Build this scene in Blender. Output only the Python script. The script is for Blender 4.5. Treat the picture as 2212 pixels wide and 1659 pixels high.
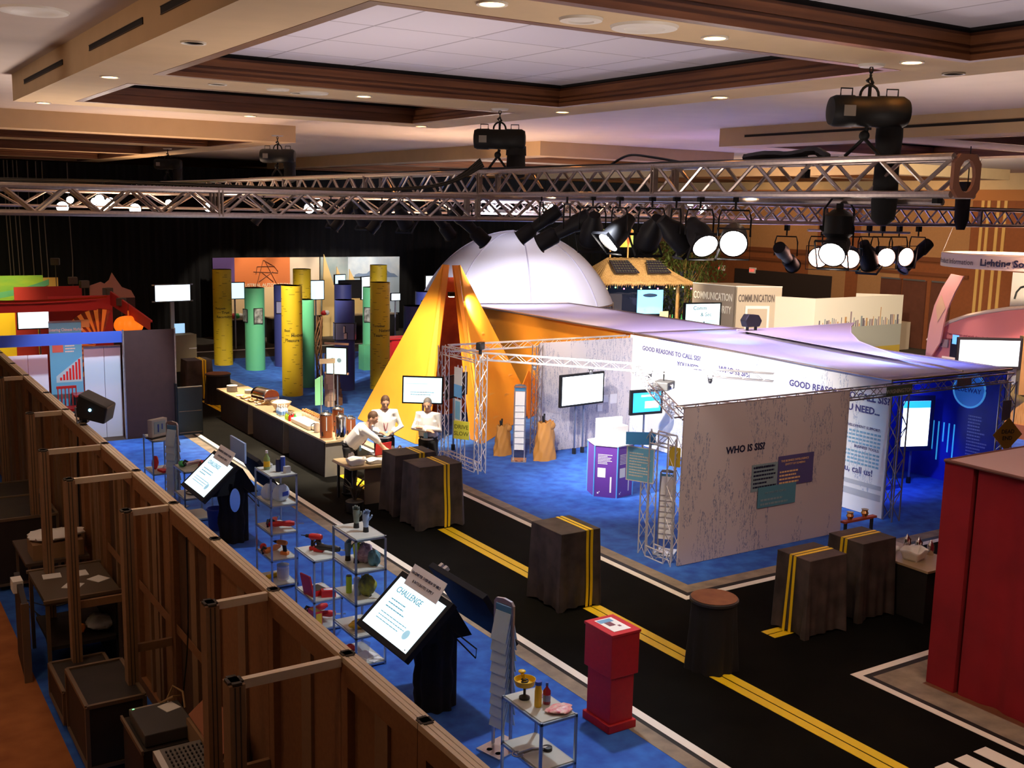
import bpy, bmesh, math, random
from mathutils import Vector, Matrix, Euler, Quaternion
random.seed(7)
S = bpy.context.scene
COL = S.collection
PI = math.pi
for o in list(bpy.data.objects): bpy.data.objects.remove(o)

# ---------------------------------------------------------------- camera
CF = 2337.0; PIT = .1629; ROL = .0220; YAW = math.radians(32.67); CH = 5.35
_f = (math.sin(YAW), math.cos(YAW)); cp, sp = math.cos(PIT), math.sin(PIT)
_R0 = Vector((_f[1], -_f[0], 0)); FW = Vector((_f[0]*cp, _f[1]*cp, -sp)); _U0 = Vector((_f[0]*sp, _f[1]*sp, cp))
cr, sr = math.cos(ROL), math.sin(ROL)
RT = cr*_R0 + sr*_U0; UPV = cr*_U0 - sr*_R0
cd = bpy.data.cameras.new('camera'); cam = bpy.data.objects.new('camera', cd); COL.objects.link(cam)
cd.sensor_width = 36; cd.lens = CF/2212*36; cd.clip_end = 200; cd.clip_start = .05
M = Matrix((RT, UPV, -FW)).transposed().to_4x4(); M.translation = Vector((0, 0, CH)); cam.matrix_world = M
S.camera = cam
def ray(px, py): return FW + ((px-1106)/CF)*RT - ((py-829.5)/CF)*UPV
def at(px, py, z=0.):            # the point of the hall at height z seen at a photo pixel
    d = ray(px, py); t = (z-CH)/d.z; return Vector((d.x*t, d.y*t, z))
def atx(px, py, x): d = ray(px, py); t = x/d.x; return Vector((x, d.y*t, CH+d.z*t))
def aty(px, py, y): d = ray(px, py); t = y/d.y; return Vector((d.x*t, y, CH+d.z*t))

# ---------------------------------------------------------------- view, world, lights
S.view_settings.view_transform = 'Standard'; S.view_settings.look = 'None'
S.view_settings.exposure = 0.45; S.view_settings.gamma = 1.0; S.view_settings.use_curve_mapping = False
W = bpy.data.worlds.new('hall'); S.world = W; W.use_nodes = True
W.node_tree.nodes['Background'].inputs[0].default_value = (1.0, .62, .36, 1); W.node_tree.nodes['Background'].inputs[1].default_value = .026
def light(kind, loc, target, power, col, size=.15, angle=60, blend=.6, name='stage_or_fill_light'):
    l = bpy.data.lights.new(name, kind); l.energy = power; l.color = col
    o = bpy.data.objects.new(name, l); COL.objects.link(o); o.location = loc
    if kind == 'AREA': l.size = size
    else: l.shadow_soft_size = size
    if kind == 'SPOT': l.spot_size = math.radians(angle); l.spot_blend = blend
    if target is not None:
        d = Vector(target)-Vector(loc); o.rotation_euler = d.to_track_quat('-Z', 'Y').to_euler()
    return o
WARM = (1, .78, .5); TUNG = (1, .62, .3); WHITE = (1, .96, .9); COOL = (.82, .88, 1); LAV = (.62, .5, 1); BLUE = (.12, .2, 1)
def spot(loc, tgt, p, col=WARM, ang=50, size=.12, blend=.6): return light('SPOT', loc, tgt, p, col, size, ang, blend)
HOT = (1, .93, .84)
# unseen upward spots added to stand in for light bounced onto the ceiling
for (x, y, p) in ((5, 3.5, 38), (4.6, 9.2, 32), (11.5, 8, 36), (3.5, 16, 42), (6, 22, 50), (13, 22, 70), (24, 14, 110), (27, 26, 70), (8, 34, 60), (-4, 12, 80)):
    spot((x, y, 3.6), (x, y, 7), p*8, (.95, .78, .68) if y < 17 and x < 20 else (1, .66, .42), 165, .4, 1)
# white booth
spot((9.0, 15.6, 5.5), (15.6, 16.5, 1.2), 2600, HOT, 62)
spot((8.2, 13.2, 5.5), (14.5, 18.6, .8), 1800, HOT, 50)
spot((8.0, 16.8, 5.6), (12.2, 16.0, .4), 500, COOL, 40)
spot((10.5, 15.2, 5.4), (12.3, 15.8, .6), 350, COOL, 42)
spot((12.4, 7.6, 5.6), (12.5, 12.0, 1.3), 190, (1, .78, .66), 52)
# lavender wash over the canopy
for x, y in ((16.4, 15), (17.2, 19), (16.5, 24), (19.5, 17)):
    spot((x, y, 5.6), (x+.6, y+.6, 2.4), 330, LAV, 90)
# orange pyramid
spot((8.6, 19.2, 5.5), (11.0, 22.2, 1.4), 3800, (1, .86, .55), 46)
spot((13.2, 17.6, 5.5), (13.3, 21.4, 1.4), 500, (1, .7, .4), 46)
spot((12.6, 21.5, 3.2), (13.6, 23.2, 2.0), 700, (1, .6, .3), 70)
spot((14.2, 20.6, 4.8), (16.0, 23.5, 1.3), 420, (1, .75, .45), 70)
# coloured columns and picture wall
spot((7.8, 25.5, 5.5), (11.4, 31.0, .6), 2200, (1, .86, .66), 42)
spot((10.5, 27.0, 5.5), (14.0, 32.5, .6), 2000, (1, .86, .66), 50)
for x in (13.4, 15.0, 16.6, 18.2, 19.8): spot((x, 38.8, 5.9), (x, 41.2, 1.6), 380, (1, .86, .66), 50, .08, .35)
# buffet and the three men
spot((8.9, 21.5, 5.5), (8.5, 20.9, .9), 3600, (1, .86, .64), 44)
spot((8.4, 16.2, 5.5), (8.7, 18.3, 1.1), 2000, (1, .88, .7), 34)
spot((8.3, 26.0, 5.5), (8.6, 24.2, .9), 3000, (1, .8, .55), 55)
# road
spot((7.9, 11.5, 5.5), (8.6, 12.8, 0), 520, (1, .8, .5), 60)
spot((7.9, 8.0, 5.5), (9.0, 8.5, 0), 150, (1, .72, .45), 80)
spot((7.8, 4.2, 5.6), (8.5, 5.6, 0), 140, (1, .7, .45), 85)
spot((7.8, 17.5, 5.5), (7.6, 18.0, 0), 120, (1, .78, .5), 60)
# blue carpet strip on the left
spot((7.3, 14.5, 5.5), (5.2, 14.2, 0), 380, COOL, 70)
spot((7.3, 9.5, 5.5), (5.2, 9.6, 0), 380, COOL, 70)
spot((7.2, 20.2, 5.5), (4.8, 21.8, 0), 900, COOL, 50)
# dome
spot((14.0, 22.5, 5.5), (19.6, 31.5, 3.4), 3800, (.8, .8, 1), 60)
spot((17.0, 20.0, 5.6), (21.0, 31.5, 3.2), 1500, (1, .86, .75), 55)
# right hand booths
spot((22.0, 18.0, 5.6), (27.5, 25.0, 1.4), 2600, (1, .84, .62), 70)
spot((24.0, 14.5, 5.6), (31.0, 24.5, 1.4), 3800, (1, .84, .6), 80)
spot((24.0, 28.0, 5.8), (26.2, 31.5, 2.2), 1300, (1, .78, .48), 60)
spot((22.0, 11.5, 5.6), (26.0, 17.0, 1.6), 2600, (1, .6, .5), 60)
spot((17.6, 14.2, 4.6), (19.4, 15.0, 1.0), 500, BLUE, 110)
spot((17.0, 12.9, 2.2), (17.5, 15.5, 0), 160, BLUE, 130)
# red draped booth
spot((9.0, 3.2, 5.6), (10.9, 6.4, 1.6), 90, (1, .5, .4), 60)
spot((12.5, 5.0, 5.8), (12.5, 6.0, 2.4), 50, (1, .75, .6), 90)
# far left booths
spot((4.2, 24.0, 4.6), (4.2, 27.4, 1.2), 260, (1, .35, .25), 90)
spot((5.4, 22.0, 5.2), (4.9, 25.2, .8), 700, COOL, 50)
spot((3.0, 29.0, 4.6), (2.4, 33.0, 1.8), 600, (1, .9, .4), 90)
# backstage
spot((.4, 10.5, 6.3), (2.6, 12.6, 1.2), 60, (1, .66, .36), 110)
spot((-1.5, 5.5, 6.3), (1.0, 7.5, 0), 45, (1, .62, .3), 110)
# wall on the right
for y in (20, 27, 35): spot((33.5, y, 6.3), (37.4, y, 3.6), 230, TUNG, 120)

# cyan pools on the canopies
for px, py in ((1350, 762), (1540, 716), (1450, 748), (1660, 775), (1720, 790), (1840, 822), (1590, 735), (1900, 775)):
    p = at(px, py, 2.5); spot((p.x-.6, p.y-.5, 5.4), p, 260, (.12, .6, 1), 26, .05, .9)
spot((25.0, 18.6, 5.2), (26, 18.9, 2.4), 260, (1, .75, .6), 70); spot((23.5, 16.5, 5.4), (26, 16.5, 1.5), 400, (1, .62, .55), 70)
spot((18.2, 19.0, 2.9), (15.0, 17.5, 7), 160, (.45, .3, 1), 70)
spot((21.5, 23.5, 3.0), (19.5, 21.0, 7), 160, (.5, .35, 1), 80)
spot((-2.5, 9.0, 5.6), (2.4, 10.5, 6.8), 70, (1, .5, .18), 90)
spot((8.6, 9.6, 5.6), (10.7, 12.4, 1.0), 160, (1, .9, .82), 30)


# ---------------------------------------------------------------- helpers
MATS = {}
def mat(name, col=(.5, .5, .5), rough=.6, metal=0., emit=0., var=0., scale=8., col2=None, alpha=1., trans=0., bump=0., stretch=(1, 1, 1), spec=.5, detail=4.):
    if name in MATS: return MATS[name]
    m = bpy.data.materials.new(name); m.use_nodes = True; nt = m.node_tree; N = nt.nodes; L = nt.links
    b = N['Principled BSDF']
    b.inputs['Base Color'].default_value = (*col, 1); b.inputs['Roughness'].default_value = rough
    b.inputs['Metallic'].default_value = metal; b.inputs['Specular IOR Level'].default_value = spec
    if alpha < 1: b.inputs['Alpha'].default_value = alpha
    if trans: b.inputs['Transmission Weight'].default_value = trans
    if emit:
        b.inputs['Emission Color'].default_value = (*col, 1); b.inputs['Emission Strength'].default_value = emit
    if var or col2 or bump:
        tc = N.new('ShaderNodeTexCoord'); mp = N.new('ShaderNodeMapping'); nz = N.new('ShaderNodeTexNoise')
        mp.inputs['Scale'].default_value = stretch; nz.inputs['Scale'].default_value = scale; nz.inputs['Detail'].default_value = detail
        L.new(tc.outputs['Object'], mp.inputs[0]); L.new(mp.outputs[0], nz.inputs['Vector'])
        cr_ = N.new('ShaderNodeValToRGB'); c2 = col2 or tuple(max(0, c*(1-var)) for c in col)
        cr_.color_ramp.elements[0].position = .33; cr_.color_ramp.elements[1].position = .67
        cr_.color_ramp.elements[0].color = (*c2, 1); cr_.color_ramp.elements[1].color = (*col, 1)
        L.new(nz.outputs['Fac'], cr_.inputs[0]); L.new(cr_.outputs[0], b.inputs['Base Color'])
        if emit: L.new(cr_.outputs[0], b.inputs['Emission Color'])
        if bump:
            bp = N.new('ShaderNodeBump'); bp.inputs['Strength'].default_value = bump; bp.inputs['Distance'].default_value = .02
            L.new(nz.outputs['Fac'], bp.inputs['Height']); L.new(bp.outputs[0], b.inputs['Normal'])
    MATS[name] = m; return m
def V(*a): return Vector(a if len(a) > 1 else a[0])
class MB:
    def __init__(s): s.bm = bmesh.new(); s.m = 0
    def _f(s, vs, idx=None):
        try: f = s.bm.faces.new(vs); f.material_index = s.m if idx is None else idx; return f
        except ValueError: return None
    def box(s, a, b, rz=0, mtx=None):
        x0, y0, z0 = a; x1, y1, z1 = b
        P = [V(x, y, z) for z in (z0, z1) for x, y in ((x0, y0), (x1, y0), (x1, y1), (x0, y1))]
        if rz: R = Matrix.Rotation(rz, 3, 'Z'); P = [R@p for p in P]
        if mtx: P = [mtx@p for p in P]
        v = [s.bm.verts.new(p) for p in P]
        for q in ((3, 2, 1, 0), (4, 5, 6, 7), (0, 1, 5, 4), (1, 2, 6, 5), (2, 3, 7, 6), (3, 0, 4, 7)): s._f([v[i] for i in q])
        return s
    def cbox(s, c, d, rz=0, mtx=None):   # centre, dims
        T = Matrix.Translation(V(c)) @ Matrix.Rotation(rz, 4, 'Z')
        if mtx: T = mtx@T
        return s.box((-d[0]/2, -d[1]/2, -d[2]/2), (d[0]/2, d[1]/2, d[2]/2), mtx=T)
    def poly(s, pts, idx=None): s._f([s.bm.verts.new(V(p)) for p in pts], idx); return s
    def slab(s, pts, d):                 # polygon pts thickened by vector d
        d = V(d); a = [s.bm.verts.new(V(p)) for p in pts]; b = [s.bm.verts.new(V(p)+d) for p in pts]; n = len(pts)
        s._f(a); s._f(b[::-1])
        for i in range(n): s._f([a[i], b[i], b[(i+1) % n], a[(i+1) % n]])
        return s
    def tube(s, pts, r, n=8, cap=True):
        pts = [V(p) for p in pts]; rings = []; k = len(pts); rr = r if isinstance(r, (list, tuple)) else [r]*k
        for i, p in enumerate(pts):
            d = (pts[min(i+1, k-1)]-pts[max(i-1, 0)]); d = d.normalized() if d.length > 1e-9 else V(0, 0, 1)
            u = d.cross(V(0, 0, 1)); u = u if u.length > .05 else d.cross(V(0, 1, 0)); u.normalize(); w = d.cross(u)
            rings.append([s.bm.verts.new(p+(u*math.cos(2*PI*j/n)+w*math.sin(2*PI*j/n))*rr[i]) for j in range(n)])
        for a, b in zip(rings, rings[1:]):
            for j in range(n): s._f([a[j], a[(j+1) % n], b[(j+1) % n], b[j]])
        if cap: s._f(rings[0][::-1]); s._f(rings[-1])
        return s
    def lathe(s, prof, n=20, c=(0, 0, 0), mtx=None, arc=None):   # prof: (r,z)
        c = V(c); rings = []
        for r, z in prof:
            ring = []
            for j in range(n):
                a = 2*PI*j/n; p = V(r*math.cos(a), r*math.sin(a), z)+c
                ring.append(s.bm.verts.new(mtx@p if mtx else p))
            rings.append(ring)
        for a, b in zip(rings, rings[1:]):
            for j in range(n): s._f([a[j], a[(j+1) % n], b[(j+1) % n], b[j]])
        if prof[0][0] > 1e-6: s._f(rings[0][::-1])
        if prof[-1][0] > 1e-6: s._f(rings[-1])
        return s
    def ball(s, c, r, n=12, mtx=None):
        r = r if isinstance(r, (tuple, list)) else (r, r, r); T = Matrix.Translation(V(c)) @ Matrix.Diagonal((*r, 1))
        if mtx: T = mtx@T
        return s.lathe([(max(1e-4, math.sin(PI*i/8)), -math.cos(PI*i/8)) for i in range(9)], n, mtx=T)
    def grid(s, fn, nu, nv):
        g = [[s.bm.verts.new(V(fn(i/nu, j/nv))) for j in range(nv+1)] for i in range(nu+1)]
        for i in range(nu):
            for j in range(nv): s._f([g[i][j], g[i+1][j], g[i+1][j+1], g[i][j+1]])
        return s
    def mesh(s, name, mats, smooth=False, weld=False):
        if weld: bmesh.ops.remove_doubles(s.bm, verts=s.bm.verts, dist=1e-4)
        bmesh.ops.recalc_face_normals(s.bm, faces=s.bm.faces)
        me = bpy.data.meshes.new(name); s.bm.to_mesh(me); s.bm.free()
        for m in (mats if isinstance(mats, (list, tuple)) else [mats]): me.materials.append(m)
        if smooth:
            for p in me.polygons: p.use_smooth = True
            try: me.set_sharp_from_angle(angle=math.radians(40))
            except Exception: pass
        return me
def tag(o, label=None, cat=None, group=None, kind=None):
    if label: o['label'] = label
    if cat: o['category'] = cat
    if group: o['group'] = group
    if kind: o['kind'] = kind
    return o
def thing(name, label, cat, loc=(0, 0, 0), rz=0, group=None):
    o = bpy.data.objects.new(name, None); COL.objects.link(o); o.empty_display_size = .1
    o.location = loc; o.rotation_euler = (0, 0, rz); return tag(o, label, cat, group)
def part(name, mb, m, parent=None, smooth=False, loc=None, rot=None, label=None, bevel=0, solid=0):
    o = bpy.data.objects.new(name, mb.mesh(name, m, smooth) if isinstance(mb, MB) else mb); COL.objects.link(o)
    if parent: o.parent = parent
    if loc is not None: o.location = loc
    if rot is not None: o.rotation_euler = rot
    if label: o['label'] = label
    if solid: md = o.modifiers.new('thick', 'SOLIDIFY'); md.thickness = solid
    if bevel: md = o.modifiers.new('bevel', 'BEVEL'); md.width = bevel; md.segments = 2; md.limit_method = 'ANGLE'
    return o
def solo(name, mb, m, label, cat, loc=(0, 0, 0), rz=0, group=None, smooth=False, bevel=0):
    o = part(name, mb, m, None, smooth, loc, (0, 0, rz), bevel=bevel); return tag(o, label, cat, group)
def struct(name, mb, m, smooth=False, loc=None): return tag(part(name, mb, m, None, smooth, loc), kind='structure')
def dup(root, loc=None, rz=None, label=None, group=None, rot=None):
    def cp_(o, par):
        c = o.copy(); COL.objects.link(c)
        if par: c.parent = par
        for ch in list(o.children): cp_(ch, c)
        return c
    c = cp_(root, None)
    if loc is not None: c.location = loc
    if rz is not None: c.rotation_euler = (0, 0, rz)
    if rot is not None: c.rotation_euler = rot
    if label: c['label'] = label
    if group: c['group'] = group
    return c
FONT = {}
def letters(txt, size, m, parent, loc, rot, name='lettering', depth=.002, align='LEFT', bold=0.0, sx=1.0, shear=0):
    cu = bpy.data.curves.new('txt', 'FONT'); cu.body = txt; cu.size = size; cu.extrude = depth; cu.align_x = align; cu.offset = bold*size; cu.shear = shear
    cu.resolution_u = 2
    t = bpy.data.objects.new('txt', cu); COL.objects.link(t); dg = bpy.context.evaluated_depsgraph_get(); dg.update()
    me = bpy.data.meshes.new_from_object(t.evaluated_get(dg)); bpy.data.objects.remove(t); bpy.data.curves.remove(cu)
    me.materials.clear(); me.materials.append(m)
    if sx != 1:
        for v in me.vertices: v.co.x *= sx
    return part(name, me, m, parent, loc=loc, rot=rot)
def scribble(w, h, rows, rnd, m, parent, loc, rot, name='text_block', thick=.45, depth=.002):   # small print too fine to read
    mb = MB(); rh = h/rows
    for i in range(rows):
        x = 0; wl = w*rnd.uniform(.55, 1.0)
        while x < wl-.01*w:
            ww = w*rnd.uniform(.04, .12); mb.box((x, -i*rh-rh*thick, 0), (min(x+ww, wl), -i*rh, depth)); x += ww+w*.018
    return part(name, mb, m, parent, loc=loc, rot=rot)
FY = (PI/2, 0, 0)            # text upright facing -y
FX = (PI/2, 0, -PI/2)        # text upright facing -x
# shared materials
black_m = mat('black_paint', (.012, .012, .013), .5)
blackcloth = mat('black_cloth', (.018, .015, .014), .9, var=.3, scale=3)
chrome = mat('chrome', (.75, .75, .77), .2, 1.)
alu = mat('aluminium', (.62, .6, .6), .35, .9, var=.2, scale=20)
steel = mat('brushed_steel', (.55, .56, .58), .3, .9)
grey_m = mat('grey_plastic', (.22, .22, .23), .5)
white_m = mat('white_paint', (.8, .8, .8), .5)
paper = mat('paper', (.85, .83, .78), .7)

# ================================================================ THE SETTING
road_m = mat('road_carpet', (.0055, .0050, .004), .95, var=.35, scale=2.2, spec=.08)
bluec = mat('blue_carpet', (.035, .16, .60), .9, col2=(.016, .075, .40), scale=4., detail=8)
gutter = mat('curb_vinyl', (.34, .27, .2), .8, col2=(.2, .165, .13), scale=4.5, detail=6)
orangec = mat('orange_carpet', (.42, .14, .035), .95, col2=(.30, .09, .02), scale=3)
tapey = mat('yellow_tape', (.92, .64, .01), .5); tapew = mat('white_tape', (.92, .88, .80), .55); tapeb = mat('black_tape', (.01, .01, .01), .6)
woodfl = mat('plank_floor', (.22, .075, .03), .55, col2=(.12, .04, .018), scale=5, stretch=(1, .15, 1))
def rect(x0, y0, x1, y1, z=0, h=.004): return MB().box((x0, y0, z), (x1, y1, z+h))
struct('floor', MB().box((-14, -6, -.12), (38, 46, -.004)), mat('hall_carpet', (.05, .04, .03), .95, var=.3, scale=2))
def carpet(name, mb, m): return struct(name, mb, m)
carpet('floor_road', MB().box((6.98, -6, -.004), (10.0, 46, 0)).box((10.0, 7.8, -.004), (30, 10.9, 0)), road_m)
carpet('floor_blue_left', MB().box((1.73, 3, -.004), (6.78, 24.6, 0)), bluec)
carpet('floor_blue_right', MB().box((10.28, 11.15, -.004), (30, 31.5, 0)), bluec)
carpet('floor_blue_columns', MB().box((10.28, 31.5, -.004), (22, 36, 0)), bluec)
carpet('floor_orange', MB().box((-4, 3, -.004), (1.73, 17.4, 0)), orangec)
mb = MB()
for i in range(44): mb.box((-3.0, 3.2+i*.16, 0), (.55, 3.24+i*.16, .002))
mb.box((.62, 3, 0), (.75, 9.5, .002))
struct('floor_pattern', mb, mat('carpet_pattern', (.12, .02, .008), .95))
carpet('floor_planks', MB().box((10.45, -4, -.004), (18, 7.35, 0)), woodfl)
n_ = 0
def trim(mb, m, **k):
    global n_; n_ += 1; return struct('trim_%d' % n_, mb, m)
# road edges: white tape, black joint, grey curb
trim(MB().box((7.04, 2, 0), (7.15, 25.6, .004)), tapew); trim(MB().box((6.98, 2, 0), (7.04, 25.6, .003)), tapeb)
trim(MB().box((6.78, 2, 0), (6.98, 24.6, .003)), gutter)
trim(MB().box((9.85, 10.75, 0), (9.96, 34, .004)).box((9.96, 10.75, 0), (30, 10.86, .004)), tapew)
trim(MB().box((9.96, 10.86, 0), (10.06, 34, .003)).box((10.06, 10.86, 0), (30, 10.96, .003)), tapeb)
trim(MB().box((10.06, 10.96, 0), (10.28, 34, .003)).box((10.28, 10.96, 0), (30, 11.2, .003)), gutter)
trim(MB().box((9.90, -4, 0), (10.0, 7.93, .004)).box((10.0, 7.83, 0), (24, 7.93, .004)), tapew)
trim(MB().box((10.0, -4, 0), (10.08, 7.83, .003)).box((10.08, 7.75, 0), (24, 7.83, .003)), tapeb)
trim(MB().box((10.08, -4, 0), (10.45, 7.75, .003)).box((10.45, 7.35, 0), (24, 7.75, .003)), gutter)
for x0, x1 in ((8.40, 8.525), (8.545, 8.67)):
    trim(MB().box((x0, 2, 0), (x1, 11.2, .004)).box((x0, 12.0, 0), (x1, 15.3, .004)).box((x0, 17.1, 0), (x1, 28.6, .004)), tapey)
for y0, y1 in ((9.16, 9.27), (9.29, 9.40)):
    trim(MB().box((9.93, y0, 0), (10.35, y1, .004)).box((12.6, y0, 0), (30, y1, .004)), tapey)
for i in range(12):
    x = 9.52-i*.31
    if x > 6.9: trim(MB().box((x, 4.2, 0), (x+.2, 6.04, .004)), tapew)
trim(MB().box((9.85, 37.9, 0), (20, 38.1, .004)).box((7.0, 36.7, 0), (9.8, 36.85, .004)), tapew)

# ---- ceiling: channels at 6.95, dropped bays with timber coffers at 6.60
beige = mat('beige_plaster', (.60, .43, .25), .85, var=.06, scale=3); pale = mat('pale_plaster', (.62, .52, .45), .85, var=.05, scale=2)
tile_m = mat('ceiling_tiles', (.66, .62, .72), .85)
nt = tile_m.node_tree; tc = nt.nodes.new('ShaderNodeTexCoord'); mp = nt.nodes.new('ShaderNodeMapping'); br = nt.nodes.new('ShaderNodeTexBrick')
br.offset = 0; br.inputs['Scale'].default_value = 1; br.inputs['Brick Width'].default_value = 1.018; br.inputs['Row Height'].default_value = 1.05
br.inputs['Mortar Size'].default_value = .012; br.inputs['Color1'].default_value = (.66, .62, .70, 1); br.inputs['Color2'].default_value = (.60, .57, .68, 1); br.inputs['Mortar'].default_value = (.34, .31, .36, 1)
mp.inputs['Location'].default_value = (-3.21, -8.95, 0)
nt.links.new(tc.outputs['Object'], mp.inputs[0]); nt.links.new(mp.outputs[0], br.inputs['Vector']); nt.links.new(br.outputs['Color'], nt.nodes['Principled BSDF'].inputs['Base Color'])
wood = mat('coffer_wood', (.20, .075, .028), .4, col2=(.11, .038, .014), scale=3, stretch=(.3, .3, 6), spec=.4)
gapm = mat('shadow_gap', (.006, .005, .005), .9)
struct('ceiling', MB().box((-14, -6, 6.95), (38, 46, 7.1)), pale)
def bay(x0, x1, y0, y1, cof):
    mb = MB(); Z0, Z1 = 6.6, 6.95
    cx0, cx1 = x0+.66, x1-.74
    mb.box((x0, y0, Z0), (cx0, y1, Z1)).box((cx1, y0, Z0), (x1, y1, Z1))
    ys = [y0]+[v for c in cof for v in c]+[y1]
    for i in range(0, len(ys), 2): mb.box((cx0, ys[i], Z0), (cx1, ys[i+1], Z1))
    struct('ceiling_bay', mb, beige)
    pan = MB(); 
    for a, b in cof:
        pan.box((cx0+.012, a+.012, 6.875), (cx1-.012, b-.012, 6.9))
        def ring(mb, d0, d1, z0, z1):
            X0, X1, Y0, Y1 = cx0, cx1, a, b
            mb.box((X0+d0, Y0+d0, z0), (X0+d1, Y1-d0, z1)).box((X1-d1, Y0+d0, z0), (X1-d0, Y1-d0, z1))
            mb.box((X0+d1, Y0+d0, z0), (X1-d1, Y0+d1, z1)).box((X0+d1, Y1-d1, z0), (X1-d1, Y1-d0, z1))
        w = MB(); ring(w, 0, .10, 6.597, 6.645); ring(w, 0, .075, 6.645, 6.70); ring(w, 0, .05, 6.70, 6.73); ring(w, 0, .06, 6.73, 6.80); ring(w, 0, .03, 6.80, 6.83)
        g = MB(); ring(g, 0, .012, 6.83, 6.9)
        trim(w, wood); trim(g, gapm)
    struct('ceiling_panel', pan, tile_m)
rowA = [(-3.4, -.45), (.6, 5.8), (6.45, 11.65), (12.72, 15.65)]; rowB = [(23.3, 26.3), (27.3, 32.5), (33.1, 38.3), (39.0, 41.6)]
for x0, x1 in ((-10.5, -4.0), (2.36, 8.85), (15.2, 21.7), (28.05, 34.55)):
    bay(x0, x1, -4.05, 16.3, rowA)
    bay(x0, x1, 22.65, 42.0, rowB)
# ---- walls
tanw = mat('tan_wallcloth', (.36, .18, .075), .8, var=.08, scale=12); rustw = mat('rust_wallcloth', (.24, .07, .02), .75, var=.12, scale=9)
browntrim = mat('brown_moulding', (.16, .05, .02), .5); goldst = mat('gold_stripe', (.62, .38, .12), .6)
X = 37.5
wl = struct('wall_right', MB().box((X, -6, 0), (X+.3, 46, 6.95)), rustw)
def wp(y0, y1, z0, z1, m, d=.03): return trim(MB().box((X-d, y0, z0), (X-.0005, y1, z1)), m)
wp(33.6, 46, 3.7, 6.95, tanw); wp(31.9, 34.0, 0, 3.55, tanw); wp(29.1, 31.2, 0, 6.95, tanw, .05); wp(26.0, 29.1, 3.7, 6.95, tanw, .02); wp(40.5, 44.6, 0, 3.55, tanw)
wp(31.2, 44.6, 3.52, 3.70, browntrim, .12); wp(25.9, 31.2, 3.52, 3.70, browntrim, .12); wp(31.2, 43, 3.1, 3.22, browntrim, .1)
wp(25.9, 30.9, 2.95, 3.08, browntrim, .08)
for y in (24.55, 24.85, 25.25, 25.5): wp(y, y+.12, 0, 6.3, goldst, .035)
wp(12, 46, 5.95, 6.95, mat('rust_frieze', (.4, .16, .05), .8), .04)
trim(MB().box((X-.25, -6, 6.35), (X, 46, 6.95)), beige)
for k in range(1, 9): wp(20-k*2.6, 20-k*2.6+.12, 0, 6.3, goldst)
darkroom = mat('dark_opening', (.02, .01, .008), .9)
d = struct('door_1', MB().box((X-.06, 32.6, 0), (X-.001, 38.6, 2.62)), darkroom)
doorw = mat('door_wood', (.13, .045, .028), .5, var=.2, scale=4)
for i, (a, b) in enumerate(((28.95, 29.95), (27.75, 28.85), (26.6, 27.5))):
    d = struct('door_%d' % (i+2), MB().box((X-.08, a, 0), (X-.002, b, 2.75)), doorw)
    part('door_header', MB().box((X-.12, a+.03, 2.72), (X-.08, b-.03, 2.78)), steel, d)
struct('door_5', MB().box((X-.06, 20.4, 0), (X-.001, 23.6, 3.3)), darkroom)
struct('wall_far', MB().box((-14, 45.6, 0), (38, 46, 6.95)), tanw)
for k in range(2):
    p = atx((1559, 1626)[k], (579, 584)[k], X-.04)
    ex = thing('exit_sign', ('illuminated exit sign above the dark opening, nearer the palm trees', 'illuminated exit sign above the dark opening, further from the palm trees')[k], 'sign', p)
    part('housing', MB().cbox((0, 0, 0), (.06, .42, .26)), white_m, ex)
    letters('EXIT', .2, mat('exit_red', (.9, .03, .02), .5, emit=1.2), ex, (-.034, .2, -.07), FX, sx=.85)
# black velour curtain across the far end
mb = MB()
def cur(u, v): x = -12+u*47.2; return (x, 42.1+.06*math.sin(x*9)+.04*math.sin(x*23+2), v*6.56)
mb.grid(cur, 760, 1); tag(part('stage_curtain', mb, mat('black_velour', (.006, .0055, .007), .95), smooth=True), 'black velour curtain hung across the whole far end of the hall', 'curtain')

# ================================================================ CEILING FITTINGS
glow = mat('lamp_glow_warm', (1, .72, .35), .5, emit=6.); ringm = mat('white_ring', (.75, .7, .62), .5); grille = mat('speaker_grille', (.42, .38, .33), .6)
def downlight(px, py, on, where, r=.10, z=6.6):
    p = at(px, py, z)
    t = thing('downlight', ('lit' if on else 'unlit')+' recessed round downlight '+where, 'ceiling light', p, 0, 'recessed ceiling downlights')
    part('trim_ring', MB().lathe([(r*.78, 0), (r*.8, -.012), (r, -.014), (r*1.02, 0)], 24), ringm, t, True)
    part('lens', MB().lathe([(.001, -.004), (r*.78, -.004)], 24), glow if on else grille, t)
for a in ((237,165,1,'in the left ceiling beam, nearer the middle air slot'), (93,221,1,'at the far left corner of the left ceiling beam'), (418,91,0,'in the left ceiling beam, largest of its row'),
          (540,250,1,'in the beam below the second coffer, left end'), (786,207,1,'between the two near coffers, right half'), (1063,6,1,'at the top edge of the photo, orange'),
          (1544,80,1,'in the beam between the near coffers, right of the wide speaker'), (1555,209,1,'in the right beam beside the large coffer'), (1215,241,1,'at the far right corner of the large coffer'),
          (910,272,1,'at the far right corner of the second coffer'), (1970,133,1,'just right of the nearest hoist plate'), (2060,158,0,'in the right beam, rightmost of all'), (645,200,0,'between the two near coffers, left half')):
    downlight(*a)
downlight(470, 181, 0, 'small, left between the coffers')
def ring_speaker(px, py, r, label, z=6.6):
    t = thing('ceiling_speaker', label, 'ceiling speaker', at(px, py, z))
    part('bezel', MB().lathe([(r*.55, -.012), (r*.6, -.022), (r*.95, -.018), (r, 0)], 32), ringm, t, True)
    part('grille', MB().lathe([(.001, -.008), (r*.56, -.008)], 32), grille, t)
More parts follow.
